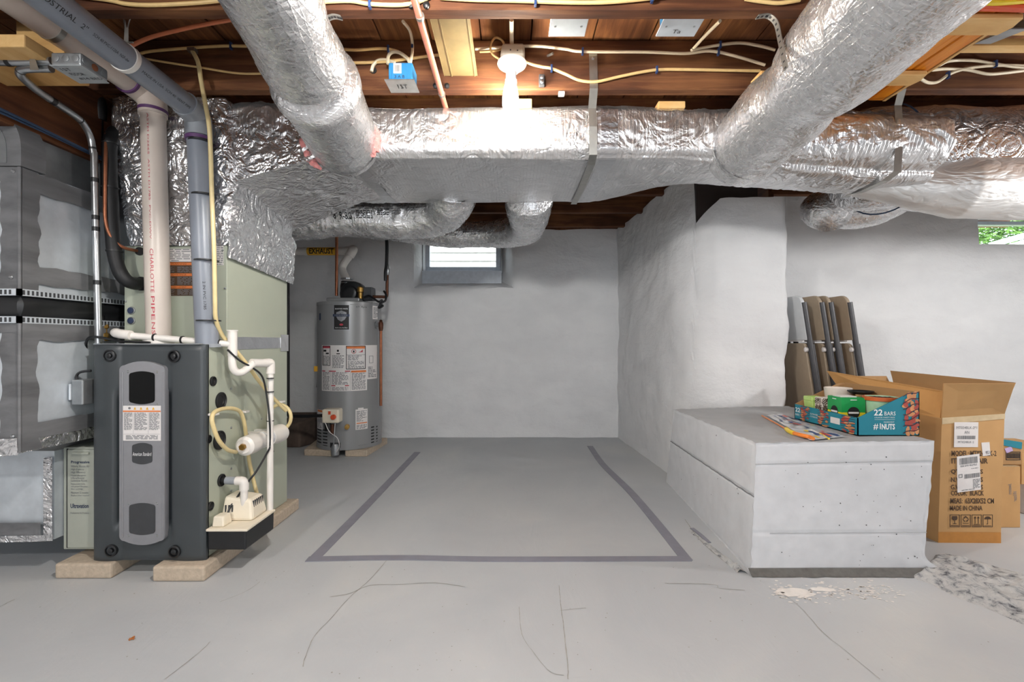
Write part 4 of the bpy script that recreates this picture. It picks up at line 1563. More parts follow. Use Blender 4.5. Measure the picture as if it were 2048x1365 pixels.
# second drain from the cabinet
d2p = thing('furnace_drain', 'short white PVC elbow drain from the furnace side into the pump', 'pipe', (-1.15, 1.99, 0.2))
c0 = S(442, 961, FX1)
M().tube([c0, c0 + V3((0.030, 0, 0))], 0.0145, 16).build('stub', BLACKR, d2p, smooth=True)
M().tube([c0 + V3((0.022, 0, -0.001)), c0 + V3((0.07, 0, -0.003))], 0.0165, 16).build('union', GPVC2, d2p, smooth=True)
e = c0 + V3((0.098, 0, -0.004))
M().tube(cat([c0 + V3((0.065, 0, -0.003)), e + V3((-0.01, 0, 0)), e + V3((-0.001, 0, -0.008)), e + V3((0, 0, -0.038))], 5), 0.0185, 16).build('elbow', WPVC, d2p, smooth=True)
M().tube([e + V3((0, 0, -0.03)), V3((e.x, e.y, 0.185))], 0.0145, 16).build('down_pipe', WPVC, d2p, smooth=True)

# neutraliser cartridge
nc = thing('filter_cartridge', 'clear and white filter cartridge clamped along the furnace side', 'filter', (-1.17, 2.2, 0.4))
na, nb_ = S(490, 893, -1.165), S(561, 866, -1.165)
ax = (nb_ - na).normalized()
Ln = (nb_ - na).length
M().tube([na, na + ax * Ln], 0.036, 24).build('tube', CLEARB, nc, smooth=True)
M().lathe([(0.030, -0.012), (0.042, 0.0), (0.044, 0.05), (0.039, 0.10), (0.038, 0.12)], na, ax, 24).build('end_cap', WPVC, nc, smooth=True)
M().lathe([(0.038, -0.11), (0.040, -0.09), (0.045, -0.05), (0.044, 0.0), (0.032, 0.01)], nb_, ax, 24).build('end_cap', WPVC, nc, smooth=True)
M().lathe([(0.014, -0.016), (0.014, 0.0), (0.010, -0.016)], na - ax * 0.01, ax, 6).build('barb', BRASS, nc, smooth=True)
for t in (0.42, 0.62):
    c = na + ax * Ln * t
    M().tube([c, c + ax * 0.02], 0.040, 24).build('clamp', WPVC, nc, smooth=True)
    M().box(FX1 + 0.001, c.x, c.y, c.y + 0.025, c.z + 0.028, c.z + 0.036).build('bracket', WPVC, nc)
M().box(na.x + 0.028, na.x + 0.032, na.y + 0.13, na.y + 0.17, na.z - 0.004, na.z + 0.026).build('label', GRYP, nc)

# condensate pump
pm = thing('condensate_pump', 'cream condensate pump sitting on its black tank beside the furnace', 'pump', (-1.13, 1.99, 0.10))
tb = [(-1.222, 1.886), (-1.068, 1.886), (-1.062, 2.10), (-1.222, 2.10)]
M().hexa([V3((x * 0.99 - 0.012, y, 0.100)) for x, y in tb], [V3((x, y, 0.178)) for x, y in tb]).build('tank', BLACKV, pm, bevel=0.006)
M().box(-1.226, -1.060, 1.880, 2.106, 0.176, 0.186).build('lid', CREAM, pm, bevel=0.003)
M().hexa([V3(p) for p in ((-1.215, 1.90, 0.186), (-1.165, 1.90, 0.186), (-1.165, 1.96, 0.186), (-1.215, 1.96, 0.186))], [V3(p) for p in ((-1.212, 1.905, 0.228), (-1.17, 1.905, 0.228), (-1.17, 1.955, 0.228), (-1.212, 1.955, 0.228))]).build('switch_housing', CREAM, pm, bevel=0.006)
mh = M().hexa([V3(p) for p in ((-1.222, 1.965, 0.186), (-1.085, 1.965, 0.186), (-1.085, 2.09, 0.186), (-1.222, 2.09, 0.186))], [V3(p) for p in ((-1.215, 1.985, 0.285), (-1.10, 1.985, 0.268), (-1.10, 2.08, 0.268), (-1.215, 2.08, 0.285))])
mo = mh.build('motor_cover', CREAM, pm, bevel=0.012)
b = M()
for k in range(6):
    y = 1.992 + k * 0.014
    b.box(-1.0995, -1.094, y, y + 0.005, 0.225, 0.262)
for k in range(3):
    x = -1.205 + k * 0.014
    b.box(x, x + 0.005, 1.972, 1.976, 0.222, 0.25)
b.build('vent_slots', DGRY, mo)

# refrigerant lines
rl = [P(238, 262, 2.06), P(226, 268, 2.0), P(220, 300, 1.97), P(220, 360, 1.955), P(223, 430, 1.95), P(226, 480, 1.95), P(233, 525, 1.95), P(245, 553, 1.955), P(262, 566, 1.98), P(284, 568, 2.04)]
rf_ = thing('refrigerant_line', 'fat black foam insulated refrigerant line bending into the coil cabinet', 'pipe', (-1.65, 1.96, 1.15))
path = cat(rl, 8)
M().tube(path, [0.026 + 0.0015 * noise.noise(p * 20) for p in path], 18).build('insulation', BLACKR, rf_, smooth=True)
for c in (path[14], path[26], path[44]):
    M().tube([c, c + V3((0, 0, 0.006))], 0.0295, 18).build('cable_tie', BLACKV, rf_, smooth=True)
cl = [P(213, 268, 1.97), P(211, 320, 1.93), P(210, 400, 1.92), P(211, 440, 1.92), P(220, 470, 1.93), P(238, 490, 1.95), P(255, 498, 1.98), P(280, 503, 2.04)]
props(M().tube(cat(cl, 8), 0.0065, 10).build('copper_line', COPPER, smooth=True), 'thin bare copper line curving along the black insulated line', 'pipe')
# black gas riser with brass fitting
gp_ = thing('gas_riser', 'black iron gas pipe standing behind the conduit with a brass union', 'pipe', (-1.75, 2.02, 0.95))
M().tube([P(203, 690, 2.02), P(199, 215, 2.02)], 0.0135, 14).build('pipe', BLACKI, gp_, smooth=True)
M().tube(cat([P(199, 240, 2.02), P(199, 205, 2.02), P(190, 195, 2.06), P(178, 192, 2.2)], 5), 0.024, 14).build('elbow', BLACKI, gp_, smooth=True)
M().lathe([(0.017, 0), (0.02, 0.01), (0.02, 0.03), (0.014, 0.035), (0.014, 0.05), (0.018, 0.055), (0.018, 0.07)], P(207.5, 682, 2.02), (0, 0, 1), 8).build('brass_union', BRASS, gp_)

# steel conduit with black tape bands
cd = thing('vertical_conduit', 'shiny steel conduit with black tape bands dropping beside the furnace', 'conduit', (-1.71, 1.9, 0.93))
cp = [P(103, 137, 1.515), P(70, 137, 1.515), P(46, 139, 1.52), P(40, 148, 1.53), P(50, 160, 1.56), P(80, 185, 1.63), P(150, 232, 1.80), P(168, 250, 1.86), P(181, 275, 1.90), P(187, 310, 1.91), P(189, 340, 1.91), P(197, 690, 1.91)]
path = cat(cp, 7)
M().tube(path, 0.0125, 14).build('tube', STEEL, cd, smooth=True)
for k in (17, 37, 44, 60):
    M().tube([path[k], path[k].lerp(path[k + 1], 0.8)], 0.0132, 14).build('tape_band', BLACKV, cd, smooth=True)
for py in (365, 440, 463, 570):
    t_ = (py - 340) / 350
    c = P(189 + 8 * t_, py, 1.91)
    M().tube([c, c + V3((0, 0, 0.018))], 0.0132, 14).build('tape_band', BLACKV, cd, smooth=True)
cd2 = thing('ceiling_conduit', 'steel conduit running level into the labelled junction box', 'conduit', (-1.5, 1.5, 1.82))
M().tube([P(-60, 124, 1.50), P(104, 123, 1.50)], 0.0125, 14).build('tube', STEEL, cd2, smooth=True)
M().tube([P(14, 124, 1.50), P(23, 124, 1.50)], 0.0132, 14).build('tape_band', BLACKV, cd2, smooth=True)
M().hexa([P(60, 140, 1.482), P(78, 140, 1.482), P(78, 140, 1.50), P(60, 140, 1.50)], [P(58, 106, 1.482), P(66, 106, 1.482), P(66, 106, 1.50), P(58, 106, 1.50)]).build('conduit_strap', ZINC, cd2)
# junction box
jb = thing('junction_box', 'grey steel junction box with handwriting on its cover, between the conduits', 'electrical box', (-1.39, 1.51, 1.80))
zc = CH + 0.86
M().box(-1.44, -1.345, 1.466, 1.566, zc + 0.002, zc + 0.042).build('box', GALVD, jb, bevel=0.006)
M().box(-1.442, -1.343, 1.464, 1.568, zc - 0.001, zc + 0.002).build('cover', plain('grey_cover', '#a7acae', 0.5, 0.2), jb, bevel=0.001)
for k in range(3):
    M().lathe([(0.011, 0.002), (0.011, -0.001), (0.009, -0.0015)], (-1.423 + k * 0.031, 1.465, zc + 0.022), (0, 1, 0), 16).build('knockout', GALVD, jb, smooth=True)
    M().lathe([(0.011, 0.002), (0.011, -0.001), (0.009, -0.0015)], (-1.344, 1.482 + k * 0.033, zc + 0.022), (-1, 0, 0), 16).build('knockout', GALVD if k != 1 else COPPER, jb, smooth=True)
for i, tx in enumerate(('1ST', 'FLOOR', '#14 BED')):
    w_ = (0.03, 0.045, 0.075)[i]
    x_ = -1.425 + 0.005 * i
    y_ = 1.492 + i * 0.026
    text(tx, lambda a, c: V3((x_ + w_ * a, y_ - 0.014 * c, zc - 0.0018)), BLKP, jb, 'handwriting')

# ------------------------------------------------------------------ return duct on the far left
DX, DY = -1.752, 1.672
rd = thing('return_duct', 'big galvanised return air duct with grey mastic seams and a black flexible collar', 'duct', (-2.05, 2.1, 0.14))
zA, zB = P(0, 640, DY).z, P(0, 585, DY).z
zT, zL = P(0, 335, DY).z, P(0, 905, DY).z
for (z0, z1) in ((zL, zA), (zB, zT)):
    M().box(-2.5, DX, DY, 2.42, z0, z1).build('sheet_box', GALV, rd)
    # diagonal cross-break creases on the side panel
    b = M()
    zc_ = (z0 + z1) / 2
    b.poly([(DX + 0.0005, DY + 0.055, z0 + 0.07), (DX + 0.0005, 2.36, z0 + 0.07), (DX + 0.008, 2.02, zc_)])
    b.poly([(DX + 0.0005, 2.36, z0 + 0.07), (DX + 0.0005, 2.36, z1 - 0.07), (DX + 0.008, 2.02, zc_)])
    b.poly([(DX + 0.0005, 2.36, z1 - 0.07), (DX + 0.0005, DY + 0.055, z1 - 0.07), (DX + 0.008, 2.02, zc_)])
    b.poly([(DX + 0.0005, DY + 0.055, z1 - 0.07), (DX + 0.0005, DY + 0.055, z0 + 0.07), (DX + 0.008, 2.02, zc_)])
    b.build('cross_break', GALV, rd, fixn=False)

    def smear(y0, y1, za, zb, axis, sd):
        """ragged smear of mastic"""
        bb = M()
        lift = 0.0006 * int(sd)
        n = 30
        for i in range(n):
            t0_, t1_ = i / n, (i + 1) / n
            j0, j1 = 0.012 * noise.noise(V3((t0_ * 9, sd, 0))), 0.012 * noise.noise(V3((t1_ * 9, sd, 0)))
            if axis == 'h':
                bb.poly([(DX + 0.0082 + lift, y0 + (y1 - y0) * t0_, za + j0), (DX + 0.0082 + lift, y0 + (y1 - y0) * t1_, za + j1), (DX + 0.0082 + lift, y0 + (y1 - y0) * t1_, zb - j1), (DX + 0.0082 + lift, y0 + (y1 - y0) * t0_, zb - j0)])
            elif axis == 'v':
                bb.poly([(DX + 0.0082 + lift, y0, za + (zb - za) * t0_), (DX + 0.0082 + lift, y1 + j0 * 1.5, za + (zb - za) * t0_), (DX + 0.0082 + lift, y1 + j1 * 1.5, za + (zb - za) * t1_), (DX + 0.0082 + lift, y0, za + (zb - za) * t1_)])
            elif axis == 'fv':
                bb.poly([(y0 + j0, DY - 0.001 - lift, za + (zb - za) * t0_), (y1, DY - 0.001 - lift, za + (zb - za) * t0_), (y1, DY - 0.001 - lift, za + (zb - za) * t1_), (y0 + j1, DY - 0.001 - lift, za + (zb - za) * t1_)])
            else:
                bb.poly([(y0 + (y1 - y0) * t0_, DY - 0.001 - lift, za + j0), (y0 + (y1 - y0) * t1_, DY - 0.001 - lift, za + j1), (y0 + (y1 - y0) * t1_, DY - 0.001 - lift, zb), (y0 + (y1 - y0) * t0_, DY - 0.001 - lift, zb)])
        bb.build('mastic', MASTIC, rd, fixn=False)
    smear(DY, DY + 0.06, z0, z1, 'v', 1 + z0)
    smear(DY, 2.42, z0 + 0.035, z0 + 0.10, 'h', 2 + z0)
    smear(DY, 2.42, z1 - 0.075, z1 - 0.005, 'h', 3 + z0)
    smear(-1.815, DX, z0, z1, 'fv', 4 + z0)
    smear(-2.3, DX, z0, z0 + 0.07, 'fh', 5 + z0)
    smear(-2.3, DX, z1 - 0.05, z1, 'fh', 6 + z0)
    M().tube([(DX + 0.004, DY - 0.004, z0), (DX + 0.004, DY - 0.004, z1)], 0.006, 6).build('corner_bead', MASTIC, rd)
# black flexible collar between the two halves
def collar_fn(u, v):
    q_ = u * 2
    k = 0 if q_ < 1 else 1
    f = q_ - k
    z = zA + (zB - zA) * v
    puff = 0.022 * math.sin(math.pi * v) * (0.6 + 0.8 * noise.noise(V3((u * 9, v * 2, 1))))
    if k == 0:
        return V3((-2.4 + (DX + 2.4) * f, DY + 0.012 - puff, z))
    return V3((DX - 0.012 + puff * 1.2, DY + (2.42 - DY) * f, z))
M().surf(collar_fn, 90, 14).build('flexible_collar', BLACKV, rd, smooth=True)
for z in (zA, zB):
    M().box(DX, DX + 0.011, DY - 0.012, 2.42, z - 0.012, z + 0.012).build('collar_flange', GALV, rd)
    M().box(-2.4, DX + 0.011, DY - 0.012, DY, z - 0.012, z + 0.012).build('collar_flange', GALV, rd)
    b = M()
    for k in range(46):
        y = DY + k * 0.016
        b.box(DX + 0.010, DX + 0.0125, y, y + 0.007, z - 0.008, z + 0.008)
    for k in range(12):
        x_ = DX - 0.2 + k * 0.016
        b.box(x_, x_ + 0.007, DY - 0.0135, DY - 0.011, z - 0.008, z + 0.008)
    props(b.build('crimps', DGRY, rd), kind='stuff')
# trunk at the top that runs back, and its round topped end
M().box(-2.5, DX - 0.03, DY + 0.05, 3.2, zT, CH + 0.77).build('upper_trunk', GALVD, rd)
b = M()
ec = V3((P(0, 0, DY).x - 0.03, DY - 0.01, P(0, 300, DY).z))
ring = [ec + V3((math.cos(a) * 0.075, 0, math.sin(a) * 0.10)) for a in [math.pi * k / 24 for k in range(25)]]
b.prism([ec + V3((0.115, 0, -0.06))] + [ec + V3((math.cos(math.pi * k / 24) * 0.115, 0, math.sin(math.pi * k / 24) * 0.145)) for k in range(25)] + [ec + V3((-0.115, 0, -0.06))], (0, 0.09, 0))
b.build('boot_end', MASTIC, rd, smooth=True)
M().prism([ec + V3((0.065, -0.002, -0.05))] + [ec + V3((math.cos(math.pi * k / 24) * 0.065, -0.002, math.sin(math.pi * k / 24) * 0.09)) for k in range(25)] + [ec + V3((-0.065, -0.002, -0.05))], (0, 0.004, 0)).build('boot_panel', GALVD, rd, smooth=True)
for (px, py) in ((28, 343), (27, 873), (24, 555)):
    M().lathe([(0.008, 0), (0.008, 0.004), (0.004, 0.008)], P(px, py, DY - 0.003), (0, -1, 0), 6).build('bolt', GALVD, rd)
# lower boot to the air cleaner with foil taped edges
M().hexa([(-2.5, 1.90, 0.138), (-1.85, 1.90, 0.138), (-1.85, 2.42, 0.138), (-2.5, 2.42, 0.138)], [(-2.5, 1.90, 0.50), (-1.85, 1.90, 0.50), (-1.85, 2.42, 0.50), (-2.5, 2.42, 0.50)]).build('lower_boot', GALV, rd)
M().hexa([(-2.5, 1.90, 0.495), (-1.85, 1.90, 0.495), (-1.80, 2.42, 0.495), (-2.5, 2.42, 0.495)], [(-2.5, DY + 0.004, zL + 0.01), (DX - 0.004, DY + 0.004, zL + 0.01), (DX - 0.004, 2.42, zL + 0.01), (-2.5, 2.42, zL + 0.01)]).build('tapered_throat', MASTIC, rd)


def foil_strip(pts, w_vec, name='foil_tape', sd=0, mat=FOILP):
    path = cat(pts, 10)
    w_vec = V3(w_vec)

    def fn(u, v):
        i = u * (len(path) - 1)
        k = min(int(i), len(path) - 2)
        p = path[k].lerp(path[k + 1], i - k) + w_vec * v
        return p + V3((0.6, -0.7, 0.2)) * (0.006 + 0.006 * crinkle(p, 22, sd))
    return M().surf(fn, 60, 10).build(name, mat, rd, smooth=True, angle=180)


foil_strip([(DX, DY, zL - 0.005), (DX, 2.0, zL - 0.01), (DX, 2.40, zL - 0.015)], (0.004, 0, 0.065), sd=1)
foil_strip([(-2.3, DY - 0.004, zL - 0.02), (-2.0, DY - 0.004, zL - 0.02), (DX, DY - 0.004, zL - 0.01)], (0, 0, 0.06), sd=2)
foil_strip([(-2.3, DY + 0.03, zL - 0.085), (-2.05, DY + 0.06, zL - 0.06), (-1.80, DY + 0.02, zL - 0.015)], (0, 0, 0.05), sd=5)
foil_strip([(-1.852, 1.893, 0.14), (-1.852, 1.893, 0.47)], (-0.035, 0, 0), sd=3)
foil_strip([(-2.4, 1.893, 0.125), (-2.0, 1.893, 0.13), (-1.85, 1.893, 0.135)], (0, 0, 0.025), sd=4)
foil_strip([(-2.4, 1.885, 0.155), (-2.0, 1.885, 0.16), (-1.89, 1.885, 0.16)], (0, 0, 0.05), name='mastic', sd=6, mat=MASTIC)

# air cleaner
ac = thing('air_cleaner', 'grey green air cleaner cabinet with dark lettering, wedged beside the furnace', 'air cleaner', (-1.77, 2.1, 0.08))
AYY = 1.925
M().box(-1.846, -1.690, AYY + 0.008, 2.45, 0.082, 0.503).build('housing', OLIVE, ac, bevel=0.004)
M().box(P(134, 0, AYY).x, -1.70, AYY, AYY + 0.010, 0.092, 0.495).build('door', OLIVE, ac, bevel=0.003)
M().box(P(131, 0, AYY).x, P(133, 0, AYY).x, AYY + 0.004, AYY + 0.009, 0.09, 0.497).build('door_gap', BLACKR, ac)
M().tube([P(146, 907, AYY - 0.004), P(178, 908, AYY - 0.004)], 0.005, 8).build('handle', OLIVE, ac, smooth=True)
for (x0, y0, x1, y1, tx, mt, bd) in ((142, 922, 179, 929, 'Progressive', NAVYP, 0.02), (142, 931, 179, 935.5, 'Whole House Air', GRYP, 0), (142, 937.5, 168, 942, 'High Capacity', GRYP, 0), (142, 943.5, 171, 948, 'High Efficiency', GRYP, 0),
                                 (142, 950, 172, 954, 'Hypo-allergenic', GRYP, 0), (142, 955, 168, 959, 'UltraShield', GRYP, 0), (142, 960, 174, 964, 'Luminous Room', GRYP, 0),
                                 (142, 967, 170, 971, 'Replacement media', GRYP, 0), (142, 972, 175, 976, 'with genuine Ultravation', GRYP, 0), (142, 977.5, 166, 981, 'filter cartridge', GRYP, 0),
                                 (142, 984, 176, 988, 'Maximum 12 months', GRYP, 0), (142, 990, 178, 994, 'Replace when required', GRYP, 0), (141, 1008, 177, 1017, 'Ultravation', NAVYP, 0.02), (141, 1025, 178, 1028.5, 'Professional Air Products', GRYP, 0)):
    text(tx, pxbox(x0, y0, x1, y1, AYY - 0.001), mt, ac, bold=bd)
# receptacle box between the return duct and the furnace
ob = thing('switch_box', 'grey metal switch box fixed on the return duct at the furnace edge', 'electrical box', (-1.72, 1.85, 0.76))
M().box(-1.735, -1.69, 1.85, 1.93, P(0, 810, 1.86).z, P(0, 760, 1.86).z).build('box', GALVD, ob, bevel=0.004)
M().box(-1.742, -1.735, 1.845, 1.90, P(0, 800, 1.86).z, P(0, 768, 1.86).z).build('cover', GALV, ob, bevel=0.002)
M().tube(cat([P(158, 768, 1.87), P(153, 755, 1.87), P(160, 745, 1.87), P(182, 742, 1.875)], 5), 0.005, 8).build('cord', BLACKV, ob, smooth=True)
# blue wires bundled above the return duct
for k in range(3):
    pts = [V3((-1.735 + 0.012 * (k % 2), y, CH + 0.765 + 0.012 * k - 0.012 * math.sin(y * 3 + k))) for y in (1.3, 1.7, 2.1, 2.5, 3.0)]
    props(M().tube(cat(pts, 5), 0.005, 6).build('blue_cable', CABLEB, smooth=True), ('lowest', 'middle', 'uppermost')[k] + ' dark blue cable of the bundle along the girder above the return duct', 'cable', 'dark blue cables over the return duct')

# ================================================================== water heater
HX, HY, HR = -1.40, 4.055, 0.262
HZ0, HZ1 = 0.055, P(0, 602, HY - HR).z


def hth(px):
    """angle on the tank whose silhouette column is px"""
    k = (px - CX) / F
    lo, hi = -1.35, 1.35
    for _ in range(40):
        m_ = (lo + hi) / 2
        x_, y_ = HX + HR * math.sin(m_), HY - HR * math.cos(m_)
        if x_ / y_ < k:
            lo = m_
        else:
            hi = m_
    return (lo + hi) / 2


def hmap(x0, y0, x1, y1, off=0.0012):
    """label box on the tank from pixel box"""
    t0_, t1_ = hth(x0), hth(x1)
    z0, z1 = P(0, y1, HY - HR).z, P(0, y0, HY - HR).z

    def fn(u, v):
        t = t0_ + (t1_ - t0_) * u
        return V3((HX + (HR + off) * math.sin(t), HY - (HR + off) * math.cos(t), z0 + (z1 - z0) * v))
    return fn


def hpatch(x0, y0, x1, y1, mat, name, parent, off=0.0012):
    fn = hmap(x0, y0, x1, y1, off)
    b_ = M()
    rect(b_, fn, 0, 0, 1, 1, 0, 14)
    return b_.build(name, mat, parent, smooth=True)


for (pts, lab) in (([FL(608, 912), FL(662, 914), FL(700, 893), FL(640, 886)], 'beige paver under the near edge of the water heater, closer to the furnace'), ([FL(690, 914), FL(734, 914), FL(775, 888), FL(718, 884)], 'beige paver under the water heater, closer to the window side')):
    c = [V3((p.x, p.y, 0)) for p in pts]
    props(M().hexa(c, [p + V3((0, 0, 0.054)) for p in c]).build('concrete_paver', PAVER, bevel=0.006), lab, 'paver', 'pavers under the water heater')
wh = thing('water_heater', 'tall grey cylindrical water heater with labels and a black blower on top', 'water heater', (HX, HY, HZ0))
M().lathe([(HR - 0.02, HZ0), (HR + 0.004, HZ0 + 0.002), (HR + 0.004, HZ0 + 0.03), (HR, HZ0 + 0.034), (HR, HZ1 - 0.03), (HR + 0.003, HZ1 - 0.028), (HR + 0.003, HZ1 - 0.004), (HR - 0.01, HZ1), (0.02, HZ1 + 0.012)], (HX, HY, 0), n=72).build('tank', HEATER, wh, smooth=True, angle=30)
# dark brand plate with silver frame
hpatch(666, 608, 700, 662, SILV, 'plate_frame', wh, 0.002)
bp = hpatch(668.5, 610.5, 698, 659.5, BLKP, 'brand_plate', wh, 0.003)
f_ = hmap(668.5, 610.5, 698, 659.5, 0.0045)
b = M()
b.poly([f_(0.16, 0.70), f_(0.34, 0.74), f_(0.5, 0.78), f_(0.66, 0.74), f_(0.84, 0.70), f_(0.84, 0.52), f_(0.72, 0.40), f_(0.5, 0.32), f_(0.28, 0.40), f_(0.16, 0.52)], 0)
f5 = hmap(666.5, 610.5, 699, 659.5, 0.0055)
rect(b, f5, 0.0, 0.53, 1.0, 0.63, 1, 6)
b.poly([f_(0.5 + 0.13 * math.cos(k * 0.63), 0.20 + 0.045 * math.sin(k * 0.63)) for k in range(10)], 2)
b.build('shield_emblem', [SILV, NAVYP, REDP], bp, fixn=False)
text('BRADFORD WHITE', lambda a, c: f_(0.08 + 0.84 * a, 0.82 + 0.05 * c), WHTP, bp, bold=0.01)
text('Built to be the Best', lambda a, c: f_(0.10 + 0.8 * a, 0.05 + 0.045 * c), WHTP, bp)
text('DEFENDER', lambda a, c: f5(0.12 + 0.76 * a, 0.555 + 0.05 * c) + V3((0, -0.001, 0)), SILV, bp)
# paper labels
lab1 = hpatch(644, 691, 734, 783, LABELM, 'instruction_label', wh, 0.0012)
hpatch(733.5, 691, 754, 761, LABELM, 'instruction_label', wh, 0.0011)
hpatch(745, 609, 756, 637, LABELM, 'instruction_label', wh, 0.0011)
hpatch(711, 821, 735, 862, LABELM, 'instruction_label', wh, 0.0012)
hpatch(716, 818, 727, 822, LABELM, 'instruction_label', wh, 0.0014)
hpatch(635, 822, 646, 862, LABELM, 'instruction_label', wh, 0.0012)
b = M()


def hb(x0, y0, x1, y1, m_, off=0.0022):
    rect(b, hmap(x0, y0, x1, y1, off), 0, 0, 1, 1, m_, 4)


def hframe(x0, y0, x1, y1, w_, m_):
    hb(x0, y0, x1, y0 + w_, m_)
    hb(x0, y1 - w_, x1, y1, m_)
    hb(x0, y0, x0 + w_, y1, m_)
    hb(x1 - w_, y0, x1, y1, m_)


hframe(645.5, 692, 661, 732, 1.2, 0)
hb(646.5, 693, 660, 697, 1)
hb(647.5, 700, 653, 704, 0)
hb(652, 706, 658, 709, 0)
print_rows(b, hmap(646.5, 712, 660, 731, 0.0022), 7, 3, 2, words=4)
print_rows(b, hmap(664, 711, 689, 737, 0.0022), 9, 4, 2)
hb(674, 700, 678, 704, 0)
hb(673, 707, 680, 709, 0)
hframe(692, 692, 731, 739.5, 1.4, 0)
hb(693.5, 693.5, 729.5, 698, 3)
c_ = hmap(692, 692, 731, 739.5, 0.0026)
b.poly([c_(0.38 + 0.12 * math.cos(k * 0.42), 0.76 + 0.10 * math.sin(k * 0.42)) for k in range(15)], 1)
b.poly([c_(0.38 + 0.095 * math.cos(k * 0.42), 0.76 + 0.078 * math.sin(k * 0.42)) + V3((0, -0.0005, 0)) for k in range(15)], 4)
b.poly([c_(0.34, 0.71) + V3((0, -0.001, 0)), c_(0.42, 0.71) + V3((0, -0.001, 0)), c_(0.42, 0.80) + V3((0, -0.001, 0)), c_(0.34, 0.80) + V3((0, -0.001, 0))], 0)
b.poly([c_(0.60, 0.72), c_(0.84, 0.72), c_(0.84, 0.84), c_(0.74, 0.76)], 1)
hb(693.5, 710, 729.5, 710.8, 2)
print_rows(b, hmap(694, 711.5, 729, 722, 0.0022), 4, 6, 2)
print_rows(b, hmap(694, 723, 729, 738, 0.0022), 6, 7, 2)
for (x0, x1) in ((645, 651), (658, 672), (690, 700)):
    hb(x0, 742, x1, 744, 1)
print_rows(b, hmap(645.5, 745, 660, 781, 0.0022), 14, 11, 2, words=4)
print_rows(b, hmap(663, 745, 698, 770, 0.0022), 9, 12, 2)
hb(663, 771, 671, 773, 1)
hb(690, 771, 698, 773, 1)
print_rows(b, hmap(663, 775, 698, 782, 0.0022), 3, 13, 2)
hb(702, 742, 732, 746, 3)
print_rows(b, hmap(702, 747, 732, 781, 0.0022), 14, 14, 2)
hb(661.5, 741, 662, 782, 2)
hb(700, 741, 700.5, 782, 2)
hframe(738, 713, 746, 728, 0.8, 2)
print_rows(b, hmap(735, 735, 752, 758, 0.0022), 7, 15, 2, words=4)
print_rows(b, hmap(746, 612, 755, 635, 0.0022), 8, 16, 2, words=3)
print_rows(b, hmap(712, 824, 734, 846, 0.0022), 10, 17, 2, words=4)
hb(713, 848, 734, 850, 3)
print_rows(b, hmap(712, 852, 734, 861, 0.0022), 4, 18, 2, words=4)
print_rows(b, hmap(636, 832, 645, 860, 0.0022), 10, 19, 2, words=3)
hb(636, 823, 645, 827, 3)
props(b.build('label_print', [BLKP, REDP, GRYP, ORGP, LABELM], wh, fixn=False), kind='stuff')
# blue mark and cable strip on the furnace side of the tank
hpatch(639, 626, 642, 640, NAVYP, 'blue_mark', wh, 0.0016)
text('c/r 4yrs', hmap(712, 611, 733, 616, 0.002), BLKP, wh, 'handwriting')
# louvre slots
b = M()
for col in range(2):
    for r in range(6):
        for (xs_, sgn) in (((633 + col * 11, 643 + col * 12), 1), ((740 + col * 10, 748 + col * 9.5), -1)):
            y0 = 861 + r * 6.3 + (2.5 if col == 0 else 0) * (1 if sgn > 0 else -1) * 0.5
            rect(b, hmap(xs_[0] + 2, y0, xs_[1], y0 + 2.8, 0.0012), 0, 0, 1, 1, 0, 3)
b.build('louvre_slots', BLACKR, wh, fixn=False)
dp = hpatch(661, 862, 716, 897, HEATER, 'access_door', wh, 0.004)
hb_ = hpatch(661, 886, 681, 896, BLACKR, 'burner_opening', wh, 0.005)
# gas control valve
t_ = hth(668)
gc = V3((HX + HR * math.sin(t_), HY - HR * math.cos(t_) - 0.045, P(0, 830, HY - HR).z))
M().box(gc.x - 0.065, gc.x + 0.07, gc.y - 0.04, gc.y + 0.055, gc.z - 0.055, gc.z + 0.055).build('gas_control', CREAM, wh, bevel=0.012)
M().lathe([(0.02, 0), (0.02, -0.02), (0.017, -0.024)], (gc.x + 0.03, gc.y - 0.04, gc.z - 0.005), (0, 1, 0), 20).build('red_knob', REDC, wh, smooth=True)
M().box(gc.x - 0.012, gc.x + 0.006, gc.y - 0.045, gc.y - 0.04, gc.z + 0.015, gc.z + 0.04).build('red_switch', REDC, wh)
M().lathe([(0.026, -0.02), (0.026, 0.03), (0.012, 0.05)], (gc.x - 0.03, gc.y, gc.z - 0.10), (0, 0, 1), 16).build('gas_fitting', BLACKI, wh, smooth=True)
M().lathe([(0.014, -0.04), (0.018, 0.0), (0.014, 0.04)], (gc.x + 0.005, gc.y, gc.z - 0.11), (0, 0, 1), 12).build('igniter_fitting', COPPERD, wh, smooth=True)
M().tube(cat([(gc.x - 0.04, gc.y - 0.035, gc.z - 0.05), (gc.x + 0.0, gc.y - 0.05, gc.z - 0.12), (gc.x + 0.06, gc.y - 0.045, gc.z - 0.17), (gc.x + 0.07, gc.y - 0.03, gc.z - 0.24), (gc.x + 0.04, gc.y - 0.02, gc.z - 0.29)], 6), 0.003, 6).build('sensor_wire', LABELM, wh, smooth=True)
M().tube(cat([(gc.x + 0.03, gc.y - 0.01, gc.z - 0.06), (gc.x + 0.03, gc.y - 0.03, gc.z - 0.15), (gc.x + 0.02, gc.y - 0.02, gc.z - 0.26)], 6), 0.005, 8).build('gas_tube', GALVD, wh, smooth=True)
M().lathe([(0.03, 0), (0.034, 0.06), (0.02, 0.09)], (gc.x + 0.02, gc.y + 0.02, gc.z - 0.32), (0, 0, 1), 12).build('burner_bracket', GALVD, wh, smooth=True)
t_ = hth(694.5)
